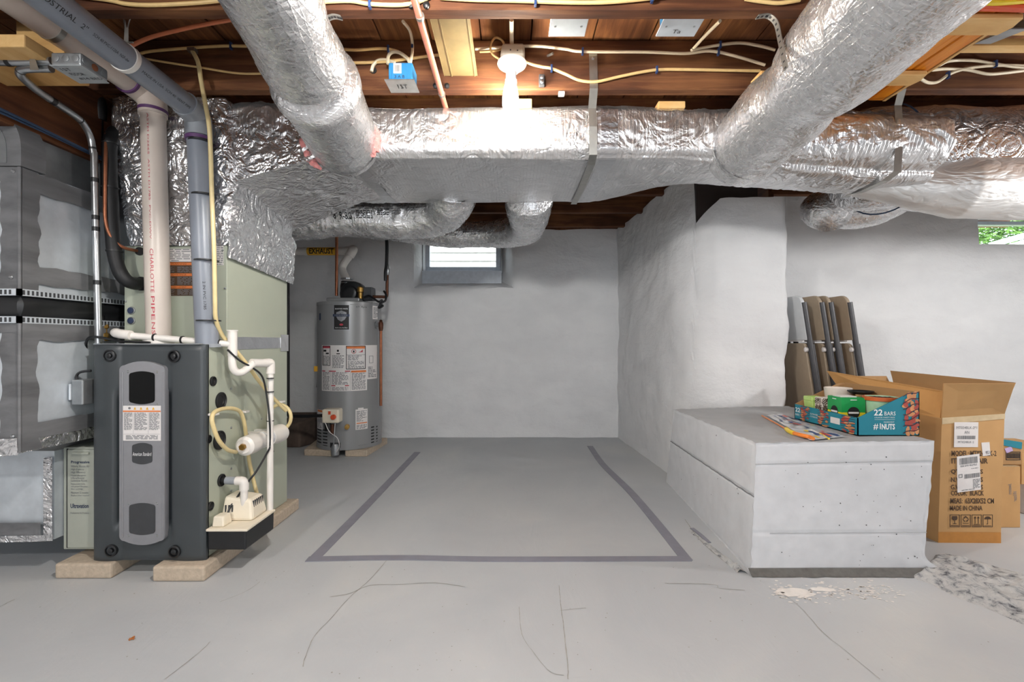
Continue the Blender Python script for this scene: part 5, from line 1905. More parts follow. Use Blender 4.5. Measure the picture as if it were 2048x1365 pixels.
M().lathe([(0.02, 0.0), (0.02, 0.01), (0.014, 0.012), (0.014, 0.03), (0.018, 0.032), (0.018, 0.045), (0.006, 0.046)], (HX + HR * math.sin(t_), HY - HR * math.cos(t_), P(0, 854, HY - HR).z), (math.sin(t_), -math.cos(t_), 0), 16).build('drain_valve', BRASS, wh, smooth=True)
# relief valve and its discharge pipe
t_ = hth(753)
rv = V3((HX + HR * math.sin(t_), HY - HR * math.cos(t_), P(0, 650, HY - 0.15).z))
ro = V3((math.sin(t_), -math.cos(t_), 0))
M().lathe([(0.032, 0), (0.032, 0.006), (0.014, 0.008), (0.014, 0.03)], rv, ro, 18).build('valve_flange', GALVD, wh, smooth=True)
M().lathe([(0.014, -0.05), (0.019, -0.03), (0.021, 0.0), (0.019, 0.02), (0.012, 0.03), (0.016, 0.035), (0.006, 0.045)], rv + ro * 0.042, (0, 0, 1), 14).build('relief_valve', COPPERD, wh, smooth=True)
M().tube([rv + ro * 0.042 + V3((0, 0, -0.04)), V3((rv.x + ro.x * 0.042, rv.y + ro.y * 0.042, P(0, 816, HY - 0.2).z))], 0.0115, 14).build('discharge_pipe', COPPER, wh, smooth=True)
# yellow tag and grey cable at the tank edge
a = P(636, 737, HY - 0.1)
M().box(a.x - 0.018, a.x + 0.02, a.y - 0.04, a.y - 0.036, a.z - 0.025, a.z + 0.02).build('yellow_tag', YELP, wh)
M().tube(cat([P(640, 604, HY - 0.13), P(641, 640, HY - 0.13), P(640, 700, HY - 0.13), P(638, 740, HY - 0.13), P(633, 775, HY - 0.1)], 6), 0.004, 6).build('tag_wire', GALVD, wh, smooth=True)
# blower on top
zt = HZ1
M().box(P(657, 0, 3.95).x, P(722, 0, 3.95).x, 3.9, 4.15, zt + 0.003, zt + 0.035).build('blower_base', HEATER, wh, bevel=0.008)
bx = P(689, 0, 4.0).x
M().lathe([(0.055, zt + 0.03), (0.055, zt + 0.15), (0.048, zt + 0.19)], (bx, 4.06, 0), n=24).build('vent_collar', BLACKR, wh, smooth=True)
for dz in (0.165, 0.205):
    M().lathe([(0.051, zt + dz), (0.051, zt + dz + 0.012)], (bx, 4.06, 0), n=24).build('hose_clamp', STEEL, wh, smooth=True)
bc_ = V3((P(705, 0, 4.0).x, 3.98, P(0, 588, 4.0).z))
M().lathe([(0.03, 0.12), (0.100, 0.11), (0.108, 0.09), (0.108, 0.02), (0.10, 0.0), (0.06, -0.005), (0.055, -0.05), (0.045, -0.055), (0.03, -0.056)], bc_, (0, 1, 0), 36).build('blower_housing', BLACKV, wh, smooth=True)
M().box(bc_.x + 0.10, bc_.x + 0.18, 3.96, 4.06, zt + 0.02, zt + 0.13).build('motor_box', DGRY, wh, bevel=0.006)
M().lathe([(0.018, 0), (0.018, 0.05), (0.026, 0.055), (0.026, 0.09), (0.016, 0.10)], (bc_.x + 0.09, 3.93, zt + 0.03), (0, 0, 1), 12).build('brass_plug', BRASS, wh, smooth=True)
# power cord bundle hanging at the tank rim
cbp = [P(728, 595, 3.92), P(738, 592, 3.9), P(748, 598, 3.88), P(758, 604, 3.86), P(764, 600, 3.86), P(760, 608, 3.86), P(766, 612, 3.86), P(757, 616, 3.86), P(764, 606, 3.86), P(771, 601, 3.87), P(772, 590, 3.9), P(768, 583, 3.95)]
M().tube(cat(cbp, 6), 0.009, 8).build('power_cord', BLACKV, wh, smooth=True)

# exhaust vent of the heater
ex = thing('exhaust_pipe', 'grey PVC exhaust pipe with a yellow EXHAUST band leading from the water heater blower', 'pipe', (bx, 4.1, zt + 0.2))
EY = 4.12
v0 = V3((bx, 4.06, zt + 0.20))
v1 = P(703, 508, EY)
v2 = P(702, 503, EY)
M().tube(cat([v0, v0.lerp(P(684, 538, EY), 0.95), P(690, 524, EY), v1], 6), 0.033, 18).build('offset', WPVC, ex, smooth=True)
M().tube(cat([P(698, 514, EY), P(706, 500, EY + 0.02), P(702, 502, EY + 0.05), P(690, 503, EY + 0.06)], 6), 0.040, 18).build('elbow', WPVC, ex, smooth=True)
hA, hB = P(560, 503, EY + 0.06), P(700, 503, EY + 0.06)
M().tube([hA, hB], 0.0335, 20).build('horizontal_run', WPVC, ex, smooth=True)
yA, yB = P(616, 503, EY + 0.06), P(678, 503, EY + 0.06)
M().tube([yA, yB], 0.0345, 20).build('yellow_band', YELP, ex, smooth=True)
M().tube([P(609, 503, EY + 0.06), P(613, 503, EY + 0.06)], 0.039, 20).build('joint_ring', WPVC, ex, smooth=True)
mp = pxbox(621, 498, 670, 509, EY + 0.06)
cz = yA.z
def exm(a, c):
    p = mp(a, c)
    dz = p.z - cz
    return V3((p.x, yA.y - math.sqrt(max(0, 0.0352 ** 2 - dz * dz)), p.z))
text('EXHAUST', exm, BLKP, ex, bold=0.03, slices=8)

# copper water lines
props(M().tube([P(673, 592, 4.0), P(673.5, 466, 4.0)], 0.0125, 14).build('copper_pipe', COPPER, smooth=True), 'straight copper pipe rising beside the exhaust band into the foil duct', 'pipe')
cw = thing('water_line', 'black sleeved copper water line with a union rising from the heater top', 'pipe', (-1.0, 3.95, zt))
M().tube(cat([P(732, 594, 3.98), P(760, 594, 3.98), P(771, 594, 3.98), P(774, 590, 3.98), P(774, 575, 3.98)], 6), 0.0125, 14).build('elbow_pipe', COPPERD, cw, smooth=True)
M().tube([P(774, 580, 3.98), P(774.5, 545, 3.98)], 0.013, 14).build('riser', COPPERD, cw, smooth=True)
M().tube(cat([P(771, 562, 3.97), P(771, 545, 3.96), P(773, 530, 3.97), P(774, 500, 3.98), P(774, 470, 3.98), P(782, 462, 3.98), P(792, 456, 3.98)], 5), 0.0145, 12).build('black_sleeve', BLACKR, cw, smooth=True)
M().lathe([(0.014, -0.045), (0.02, -0.03), (0.022, 0), (0.02, 0.03), (0.014, 0.045)], P(774.5, 540, 3.98), (0, 0, 1), 12).build('union', STEEL, cw, smooth=True)
# black gas pipe feeding the heater
gk = thing('heater_gas_pipe', 'black gas pipe dropping behind the furnace and turning into the heater control', 'pipe', (-1.75, 3.85, 0.3))
M().tube(cat([P(575, 470, 3.78), P(575.5, 600, 3.78), P(576, 800, 3.78), P(577, 828, 3.78), P(586, 833, 3.78), (gc.x - 0.06, gc.y, gc.z)], 6), 0.0135, 12).build('pipe', BLACKI, gk, smooth=True)
# masonry lump by the wall
props(M().hexa([P(566, 896, 4.14), P(600, 896, 4.14), V3((-1.72, 4.5, 0)), V3((-2.1, 4.5, 0))], [P(566, 848, 4.14), P(597, 846, 4.14), V3((-1.72, 4.45, 0.27)), V3((-2.1, 4.45, 0.27))]).build('stone_block', STONE, bevel=0.015),
      'dark brown stone block on the floor against the wall behind the furnace', 'stone')


# ================================================================== ceiling fittings
# bulb fixture
lf_ = thing('light_fixture', 'lit bulb in a white porcelain holder under a grey box on the joist', 'lamp', (-0.005, 1.92, 1.9))
fx = 0.0
M().hexa([(fx - 0.048, 1.86, JZ + 0.07), (fx + 0.052, 1.86, JZ + 0.07), (fx + 0.052, 1.972, JZ + 0.07), (fx - 0.048, 1.972, JZ + 0.07)],
         [(fx - 0.04, 1.865, JZ + 0.125), (fx + 0.05, 1.865, JZ + 0.125), (fx + 0.05, 1.972, JZ + 0.125), (fx - 0.04, 1.972, JZ + 0.125)]).build('box', GREYB, lf_, bevel=0.01)
b = M()
for (px, py) in ((1021, 100), (1035, 101), (1021, 113), (1034, 115)):
    b.lathe([(0.003, 0), (0.003, -0.002)], P(px, py, 1.862), (0, 1, 0), 8)
b.build('screw_holes', DGRY, lf_)
hz0 = JZ + 0.07
M().lathe([(0.058, hz0), (0.060, hz0 - 0.006), (0.056, hz0 - 0.014), (0.030, hz0 - 0.034), (0.024, hz0 - 0.042)], (fx, 1.905, 0), n=36).build('lampholder', PORC, lf_, smooth=True)
M().lathe([(0.021, hz0 - 0.035), (0.021, hz0 - 0.07), (0.024, hz0 - 0.072), (0.024, hz0 - 0.085), (0.02, hz0 - 0.09)], (fx - 0.004, 1.903, 0), n=24).build('socket', WHTP, lf_, smooth=True)
z_ = hz0 - 0.086
M().lathe([(0.021, z_), (0.026, z_ - 0.02), (0.031, z_ - 0.05), (0.033, z_ - 0.08), (0.030, z_ - 0.105), (0.020, z_ - 0.122), (0.004, z_ - 0.128)], (fx - 0.006, 1.902, 0), n=28).build('bulb', BULBM, lf_, smooth=True)
b = M().tube(cat([P(998, 118, 1.90), P(985, 108, 1.90), P(981, 92, 1.90), P(990, 76, 1.91), P(1003, 80, 1.92), P(1008, 92, 1.93), P(995, 101, 1.94), P(960, 104, 1.96)], 6), 0.0045, 8)
b.build('loose_wire', CABLEY, lf_, smooth=True)
M().tube([P(1023, 40, 1.78), P(1023.5, 97, 1.915)], 0.0085, 10).build('feed_cable', CABLE, lf_, smooth=True)

JF = 1.962   # just in front of the face of the second joist
J1F = 1.493


def cable(pts, label, mat=CABLE, r=0.006, staples=(), group=None, Y=JF, name='cable'):
    w = [P(p[0], p[1], p[2] if len(p) > 2 else Y) for p in pts]
    path = cat(w, 6)
    o = props(M().tube(path, r, 8).build(name, mat, smooth=True), label, 'cable', group)
    for s_ in staples:
        best = min(path, key=lambda q_: abs(CX + q_.x * F / q_.y - s_))
        M().box(best.x - 0.004, best.x + 0.004, best.y - r - 0.003, best.y + r, best.z - r - 0.009, best.z + r + 0.007).build('staple', STAPLE, o, bevel=0.001)
    return o


cable([(950, 98), (1000, 95), (1070, 92), (1130, 98), (1165, 103), (1290, 104), (1370, 107), (1420, 102), (1470, 112), (1530, 130)], 'white cable stapled level along the joist past the bulb to the thick flex duct', staples=(1161, 1440))
cable([(1046, 120), (1062, 128), (1085, 134), (1103, 137), (1130, 148), (1160, 161), (1195, 163), (1240, 153), (1290, 143), (1330, 139), (1420, 140), (1520, 142)], 'cream cable sagging from the bulb box and rising along the joist', CABLEY, staples=(1103, 1312))
cable([(268, 112), (300, 103), (380, 96), (450, 92), (520, 93)], 'yellowed cable stapled on the dark joist above the grey vent pipe', CABLEY, staples=(467,))
cable([(275, 115), (340, 126), (400, 135), (480, 147), (560, 146)], 'thin yellowed cable drooping on the dark joist between grey pipe and flex duct', CABLEY, r=0.0045)
cable([(660, 96), (710, 100), (760, 97), (790, 101), (812, 113), (822, 126)], 'upper cream cable running along the joist into the blue box', CABLEY, staples=(778,))
cable([(665, 130), (700, 126), (740, 125), (790, 121), (860, 112), (905, 108)], 'lower cream cable passing behind the blue box to the tin patch', CABLEY)
cable([(743, 143), (747, 130), (757, 121), (772, 120), (790, 126)], 'white cable coming out of a bored hole beside the blue box', r=0.007)
cable([(776, 128), (777, 112), (786, 104), (800, 106), (815, 118), (820, 128)], 'white cable loop arching over the blue box', r=0.007, Y=1.925)
cable([(806, 43, 1.75), (820, 62, 1.86), (825, 90, 1.94), (824, 110, 1.92), (820, 128, 1.90)], 'white cable dropping from the subfloor into the blue box', staples=(825,))
cable([(640, 4), (700, 2), (740, 8), (800, 10), (835, 4), (860, -6)], 'yellow cable with a blue staple on the front joist beside the narrower flex duct', CABLEY, staples=(740,), Y=J1F)
cable([(880, -4), (950, 0), (1040, 2), (1130, 5), (1200, 5), (1260, 1), (1340, -8)], 'pale cable sagging along the top of the front joist above the bulb', CABLEY, staples=(1070, 1306), Y=J1F)
cable([(150, -8), (215, 0), (255, 8), (310, 10), (390, 6), (445, 1)], 'orange tinged cable on the front joist above the grey pipe', CABLEY, Y=J1F)
cable([(250, 98, 1.72), (300, 75, 1.70), (370, 57, 1.66), (430, 45, 1.62), (470, 38, 1.60)], 'orange cable slanting across the planks between grey pipe and flex duct', CABLEO, r=0.007)
cable([(1440, 42, 1.70), (1410, 72, 1.86), (1388, 96, 1.95), (1384, 100, 1.955), (1400, 97), (1440, 90), (1480, 86), (1520, 92), (1550, 100)], 'white cable bent at a sharp elbow beside the thick flex duct', staples=(1439,))
cable([(1490, -2), (1530, 4), (1560, 6), (1600, 0)], 'short cream cable on the front joist above the long perforated strap', CABLEY, Y=J1F)
RY = 1.80
cable([(1760, 140, 1.79), (1800, 122, 1.78), (1836, 114, 1.77), (1870, 128, 1.80), (1880, 130, 1.85), (1900, 122, 1.96), (1945, 121, 1.965), (1990, 128), (2048, 136), (2120, 140)], 'uppermost white cable looping off the bead board along the dark joist', staples=(1986,))
cable([(1750, 146, 1.79), (1790, 130, 1.78), (1822, 122, 1.77), (1850, 134, 1.80), (1862, 140, 1.85), (1890, 138, 1.95), (1935, 140), (1975, 148), (2010, 146), (2060, 140), (2120, 136)], 'white cable looping off the bead board and dipping lower on the dark joist')
cable([(1838, 155, 1.88), (1855, 165, 1.93), (1875, 164, 1.955), (1900, 148), (1930, 138), (1975, 132), (2030, 131), (2100, 135)], 'white cable swinging down below the pine cleat and back up', staples=(1894,))
cable([(1740, 160, 1.92), (1780, 164, 1.93), (1812, 168, 1.95), (1822, 158, 1.95)], 'white cable tucked beneath the far pine cleat', staples=(1768,))
cable([(1930, 2, 1.44), (1985, 4, 1.44), (2030, 2, 1.44), (2100, -4, 1.44)], 'thick bright yellow cable above the pine cleat', YELC, r=0.010)
cable([(1930, 10, 1.455), (1980, 11, 1.455), (2040, 15, 1.455), (2110, 16, 1.455)], 'thick red orange cable below the bright yellow one', REDC, r=0.010)
cable([(1960, 17, 1.46), (2010, 18, 1.46), (2060, 20, 1.46), (2110, 22, 1.46)], 'second red orange cable resting on the pine cleat edge', REDC, r=0.008)

# red pipe under the joists with two clamps
rp = thing('red_pipe', 'pale red pipe clamped under the joists between the flex duct and the tin patch', 'pipe', (-0.298, 1.6, JZ - 0.02))
rx = -0.297
M().tube([(rx - 0.004, 0.6, JZ - 0.013), (rx, 2.35, JZ - 0.013)], 0.0115, 14).build('tube', REDPIPE, rp, smooth=True)
for y in (1.51, 1.985):
    M().tube([(rx, y, JZ - 0.013), (rx, y + 0.012, JZ - 0.013)], 0.0145, 14).build('clamp', ZINC, rp, smooth=True)
    for sx in (-0.024, 0.024):
        M().lathe([(0.011, 0), (0.011, 0.008), (0.005, 0.012)], (rx + sx, y - 0.008, JZ + 0.012), (0, -1, 0), 10).build('clamp_screw', BLACKI, rp, smooth=True)

# blue box with its steel cover
bb = thing('blue_box', 'blue plastic electrical box with a barcode sticker on the joist', 'electrical box', (-0.45, 1.92, CH + 1.04))
z0 = CH + 1.04
xa, xb = P(777, 0, 1.885).x, P(825, 0, 1.885).x
M().box(xa, xb, 1.885, 1.972, z0 + 0.003, CH + (CY - 125) * 1.885 / F).build('box', BLUEB, bb, bevel=0.004)
for xx in (xa + 0.004, xb - 0.03):
    M().box(xx, xx + 0.008, 1.882, 1.885, z0 + 0.01, z0 + 0.07).build('rib', BLUEB, bb)
M().hexa([(xa - 0.012, 1.868, z0 - 0.002), (xb + 0.010, 1.868, z0 - 0.002), (xb + 0.012, 1.965, z0 - 0.002), (xa - 0.010, 1.965, z0 - 0.002)], [(xa - 0.012, 1.868, z0 + 0.002), (xb + 0.010, 1.868, z0 + 0.002), (xb + 0.012, 1.965, z0 + 0.002), (xa - 0.010, 1.965, z0 + 0.002)]).build('cover_plate', ZINC, bb)
sticker(787, 127, 803, 147, 1.8845, bb)
b = M()
bf = pxbox(787, 127, 803, 147, 1.8825)
rnd = random.Random(2)
u = 0.15
while u < 0.8:
    w_ = rnd.choice((0.03, 0.05))
    rect(b, bf, u, 0.2, u + w_, 0.85)
    u += w_ + 0.035
b.build('barcode', BLKP, bb, fixn=False)
text('3 A B1', pxbox(789, 150, 812, 156, 1.883), NAVYP, bb, 'handwriting')
text('1ST', lambda a, c: V3((xa + 0.03 + 0.04 * a, 1.90 + 0.03 * (1 - c), z0 - 0.0035)), BLKP, bb, 'handwriting')
# bored hole in the joist
M().lathe([(0.014, 0), (0.014, 0.003)], P(747, 141, JF + 0.013), (0, -1, 0), 16).build('bored_hole', BLACKR, ceil)
# steel cover plates of two boxes behind the front joist
for (x0, x1, lab, t_) in ((1097, 1169, 'blank steel box cover behind the front joist, closer to the lit bulb', None), (1311, 1388, 'blue box with steel cover behind the front joist, marked with a letter', 'Ta')):
    c = thing('ceiling_box', lab, 'electrical box', (P((x0 + x1) / 2, 0, 1.66).x, 1.61, JZ + 0.02), 'box covers behind the front joist')
    xa, xb = P(x0, 0, 1.664).x, P(x1, 0, 1.664).x
    zc = CH + 1.08
    M().box(xa + 0.01, xb - 0.01, 1.557, 1.65, zc + 0.004, zc + 0.05).build('box', BLUEB, c, bevel=0.003)
    M().box(xa, xb, 1.552, 1.664, zc - 0.002, zc + 0.003).build('cover_plate', GALV, c, bevel=0.0015)
    for u in (0.15, 0.85):
        M().lathe([(0.004, 0), (0.004, 0.0015)], (xa + (xb - xa) * u, 1.61, zc - 0.002), (0, 0, -1), 8).build('screw', STEEL, c)
    if t_:
        text(t_, lambda a, c_: V3((xa + 0.05 + 0.03 * a, 1.625 + 0.02 * (1 - c_), zc - 0.003)), BLKP, c, 'handwriting')
# small terminal block, screw and hook on the joist
tb_ = thing('terminal_block', 'small dark connector block with two screws on the joist below the sagging cable', 'connector', (0.13, 1.96, JZ + 0.1))
M().box(P(1078, 0, JF).x, P(1089, 0, JF).x, 1.955, 1.976, P(0, 172, JF).z, P(0, 150, JF).z).build('block', DGRY, tb_, bevel=0.002)
for py in (155, 164):
    M().lathe([(0.008, 0), (0.008, 0.004), (0.004, 0.006)], P(1084, py, 1.954), (0, -1, 0), 12).build('screw', STEEL, tb_, smooth=True)
props(M().tube([P(1095, 112, 1.975), P(1106, 107, 1.95)], 0.005, 8).build('hook_screw', STEEL), 'small bent steel screw sticking out of the joist near the bulb', 'screw')
props(M().box(P(1117, 0, 2.0).x, P(1129, 0, 2.0).x, 1.99, 2.01, JZ - 0.016, JZ + 0.0).build('cable_clip', LABELM, bevel=0.002), 'little white clip hanging under the joist over the trunk', 'clip')
# flat wrench shaped strap at the grey pipe
b = M()
b.hexa([P(247, 100, 1.66), P(257, 100, 1.66), P(257, 100, 1.664), P(247, 100, 1.664)], [P(249, 55, 1.62), P(257, 55, 1.62), P(257, 55, 1.624), P(249, 55, 1.624)])
b.hexa([P(249, 55, 1.62), P(253, 55, 1.62), P(253, 55, 1.624), P(249, 55, 1.624)], [P(246, 38, 1.61), P(251, 40, 1.61), P(251, 40, 1.614), P(246, 38, 1.614)])
b.hexa([P(254, 55, 1.62), P(257, 55, 1.62), P(257, 55, 1.624), P(254, 55, 1.624)], [P(258, 40, 1.61), P(262, 37, 1.61), P(262, 37, 1.614), P(258, 40, 1.614)])
b.tube([P(252, 85, 1.65), P(266, 85, 1.63)], 0.003, 6)
props(b.build('pipe_strap', ZINC), 'forked zinc strap end beside the grey vent pipe at the planks', 'strap')

# ================================================================== right hand side
# concrete block
kb = thing('concrete_block', 'big white painted concrete plinth with grey top under the nut bar tray', 'plinth', (1.35, 2.4, 0))
bl = [V3((0.965, 1.90, 0)), V3((1.665, 1.905, 0)), V3((1.735, 2.95, 0)), V3((1.03, 3.14, 0))]
tp = [V3((0.995, 1.915, 0.525)), V3((1.722, 1.915, 0.533)), V3((1.735, 2.98, 0.53)), V3((0.975, 2.83, 0.528))]


def block_face(i0, i1, nu, nv, sd, out):
    a0, a1, b0, b1 = bl[i0], bl[i1], tp[i0], tp[i1]

    def fn(u, v):
        p = a0.lerp(a1, u).lerp(b0.lerp(b1, u), v)
        d = 0.003 * noise.noise(p * 7) + 0.0015 * noise.noise(p * 23)
        e = min(u, 1 - u, v, 1 - v)
        if 0 < e < 0.02:
            d -= 0.002
        if e <= 1e-6:
            d = 0
            p = p + V3((nz(p.x, p.y, p.z, 30), nz(p.y, p.z, p.x, 30), nz(p.z, p.x, p.y, 30))) * 0.0032
        if v < 0.14 and i0 == 0 and i1 == 1 and u > 0.78:
            p.x += 0.10 * (u - 0.78) / 0.22 * (1 - v / 0.14) ** 1.5
        for sv in ((0.835, 0.305) if (i0, i1) == (0, 1) else (0.59,)):
            if abs(v - sv) < 0.012:
                d -= 0.004 if (i0, i1) != (0, 1) else 0.002
        return p + V3(out) * d
    return M().surf(fn, nu, nv)


fr_ = block_face(0, 1, 80, 84, 1, (0, -1, 0))
o = fr_.build('front_face', BLOCKW, kb, smooth=True, angle=40)
block_face(3, 0, 90, 84, 2, (-1, 0, 0)).build('side_face', BLOCKW, kb, smooth=True, angle=40)
block_face(1, 2, 60, 60, 3, (1, 0, 0)).build('side_face', BLOCKW, kb, smooth=True, angle=40)


def topf(u, v):
    p = tp[0].lerp(tp[1], u).lerp(tp[3].lerp(tp[2], u), v)
    e = min(u, 1 - u, v, 1 - v)
    if e < 1e-6:
        p = p + V3((nz(p.x, p.y, p.z, 30), nz(p.y, p.z, p.x, 30), nz(p.z, p.x, p.y, 30))) * 0.0032
        return p
    p.z += 0.001 + 0.0015 * noise.noise(p * 12)
    return p
M().surf(topf, 80, 84).build('top_face', BLOCKG, kb, smooth=True, angle=40)
# form board seams
def seam(pts, r, mat=SEAMD):
    return M().tube(pts, r, 5).build('form_seam', mat, kb)
def on_face(i0, i1, u, v):
    return bl[i0].lerp(bl[i1], u).lerp(tp[i0].lerp(tp[i1], u), v)
rnd = random.Random(8)
seam([on_face(3, 0, k / 40, 0.585 - 0.0 * k + rnd.uniform(-0.003, 0.003)) + V3((-0.0005, 0, 0)) for k in range(41)], 0.0022)
seam([on_face(0, 1, k / 30, 0.835 + 0.0005 * k + rnd.uniform(-0.001, 0.001)) + V3((0, -0.001, 0)) for k in range(31)], 0.0012, BLOCKG)
seam([on_face(0, 1, 0.1 + 0.9 * k / 30, 0.305 + rnd.uniform(-0.001, 0.001)) + V3((0, -0.001, 0)) for k in range(31)], 0.0012, BLOCKG)
b = M()
for k in range(46):
    p = on_face(0, 1, rnd.uniform(0.03, 0.97), rnd.uniform(0.03, 0.95)) + V3((0, -0.0062, 0))
    r = rnd.uniform(0.0012, 0.003)
    b.poly([p + V3((math.cos(a * 1.05) * r, 0, math.sin(a * 1.05) * r * rnd.uniform(0.6, 1.3))) for a in range(6)])
for k in range(10):
    p = on_face(3, 0, rnd.uniform(0.1, 0.95), rnd.uniform(0.1, 0.95)) + V3((-0.0065, 0, 0))
    r = rnd.uniform(0.002, 0.004)
    b.poly([p + V3((0, math.cos(a * 1.05) * r, math.sin(a * 1.05) * r * rnd.uniform(0.6, 1.3))) for a in range(6)])
props(b.build('pinholes', DGRY, kb, fixn=False), kind='stuff')
# dark unpainted gap at the foot
def foot_fn(u, v):
    a = bl[0].lerp(V3((1.72, 1.90, 0)), u)
    return V3((a.x - 0.01 + 0.0 * v, a.y - 0.035 + 0.035 * v + 0.008 * noise.noise(V3((u * 14, 0, 3))) * (1 - v), 0.002 + 0.020 * v * v))
M().surf(foot_fn, 60, 6).build('unpainted_foot', plain('damp_concrete', '#5f5e5b', 0.9, 0, 0.2, 40, 0.4), kb, smooth=True)

# folding chairs leaning against the side of the chimney
def chair(x0, label, mat, first=False):
    c = thing('folding_chair', label, 'chair', (x0, 2.98, 0.20), 'folded plastic chairs leaning together')
    zt_, lean = 1.232, 0.105
    zb_ = 0.205

    def X(z):
        return x0 + lean * (zt_ - z) / (zt_ - 0.55)
    y0, y1 = 2.985, 3.425
    # backrest: shell with rounded top corners
    def shell(name, za, zb2, ya, yb, th, rc, bow=0.0):
        pts = []
        n = 6
        for (cy_, a0) in ((yb - rc, 0), (ya + rc, 90)):
            for i in range(n + 1):
                a = math.radians(a0 + 90 * i / n)
                pts.append((cy_ + rc * math.cos(a), zb2 - rc + rc * math.sin(a)))
        pts += [(ya, za), (yb, za)]
        b_ = M()
        b_.prism([V3((X(z) - 0.004 - bow, y, z)) for y, z in pts], (th, 0, 0))
        return b_.build(name, mat if name == 'backrest' else BEIGEC, c, bevel=0.005, smooth=True, angle=30)
    shell('backrest', 0.945, zt_, y0 + 0.0, y1, 0.022, 0.055)
    shell('seat', 0.47, 0.925, y0 + 0.03, y1 - 0.03, 0.018, 0.03)
    M().prism([V3((X(0.9) - 0.006, y0 + 0.06, 0.935)), V3((X(0.9) - 0.006, y1 - 0.06, 0.935)), V3((X(0.9) - 0.006, y1 - 0.06, 0.945)), V3((X(0.9) - 0.006, y0 + 0.06, 0.945))], (0.014, 0, 0)).build('rail', LABELM, c)
    # two long oval tubes and two short ones
    for yy in (y0 - 0.006, y1 - 0.014):
        path = [V3((X(z) + 0.014, yy + 0.01, z)) for z in (zt_ - 0.045, 1.0, 0.7, 0.4, zb_)]
        M().tube(path, 0.0165, 10).build('leg', CHLEG, c, smooth=True)
        path = [V3((X(z) + 0.034, yy + 0.022, z)) for z in (0.92, 0.6, 0.36, zb_ + 0.01)]
        M().tube(path, 0.0135, 10).build('leg', CHLEG, c, smooth=True)
    M().lathe([(0.016, 0), (0.016, 0.012), (0.008, 0.016)], (X(0.885) - 0.002, y0 + 0.02, 0.885), (-1, 0, 0), 12).build('pivot_cap', LABELM, c, smooth=True)
    return c


chair(1.835, 'beige folded plastic chair with lit-coloured backrest, nearest the chimney in the leaning row', BEIGEC_LIT)
chair(1.948, 'beige folded chair directly behind the one with lit-coloured backrest', BEIGEC)
chair(2.005, 'beige folded chair squeezed between two other beige folded chairs', BEIGEC)
chair(2.125, 'beige folded chair farthest from the chimney in the leaning row', BEIGEC)

# cardboard tray of garden things
tray = thing('nut_bar_tray', 'teal cardboard display tray printed with 22 BARS holding pots and plant food', 'tray', (1.6, 2.24, 0.53))
TX0, TX1, TY0, TY1, TZ = 1.480, 1.744, 2.012, 2.462, 0.5345
th = 0.004
LOW, HIGH = 0.076, 0.188
M().box(TX0, TX1, TY0, TY1, TZ, TZ + 0.003).build('bottom', CARD, tray)
M().box(TX0, TX0 + th, TY0, TY1, TZ, TZ + LOW).build('front_lip', [TEAL], tray)
M().box(TX0 + th, TX0 + th + 0.001, TY0 + th, TY1 - th, TZ + 0.003, TZ + LOW - 0.001).build('lining', CARDI, tray)
M().box(TX1 - th, TX1, TY0, TY1, TZ, TZ + HIGH).build('high_back', CARDI, tray)
xs = TX0 + 0.73 * (TX1 - TX0)
for y in (TY0, TY1 - th):
    pf = [V3((TX0, y, TZ)), V3((TX1, y, TZ)), V3((TX1, y, TZ + HIGH)), V3((xs + 0.03, y, TZ + HIGH * 0.97)), V3((TX0, y, TZ + LOW))]
    M().prism(pf, (0, th, 0)).build('side_panel', TEAL if y == TY0 else CARDI, tray)
fy = TY0 - 0.0012
fmap = flat((TX0, fy, TZ), (TX1 - TX0, 0, 0), (0, 0, HIGH))
text('22', lambda a, c: fmap(0.26 + 0.14 * a, 0.46 + 0.14 * c), WHTP, tray, bold=0.02)
text('BARS', lambda a, c: fmap(0.43 + 0.18 * a, 0.46 + 0.09 * c), WHTP, tray)
text('6 FLAVOR VARIETY PACK', lambda a, c: fmap(0.27 + 0.33 * a, 0.40 + 0.03 * c), WHTP, tray)
b = M()
rect(b, fmap, 0.27, 0.365, 0.60, 0.37)
b.build('print_line', WHTP, tray, fixn=False)
text('#1', lambda a, c: fmap(0.25 + 0.12 * a, 0.135 + 0.15 * c), WHTP, tray, bold=0.01)
text('NUTS', lambda a, c: fmap(0.385 + 0.215 * a, 0.14 + 0.13 * c), WHTP, tray, bold=0.03)
text('INGREDIENT', lambda a, c: fmap(0.42 + 0.17 * a, 0.295 + 0.03 * c), WHTP, tray)


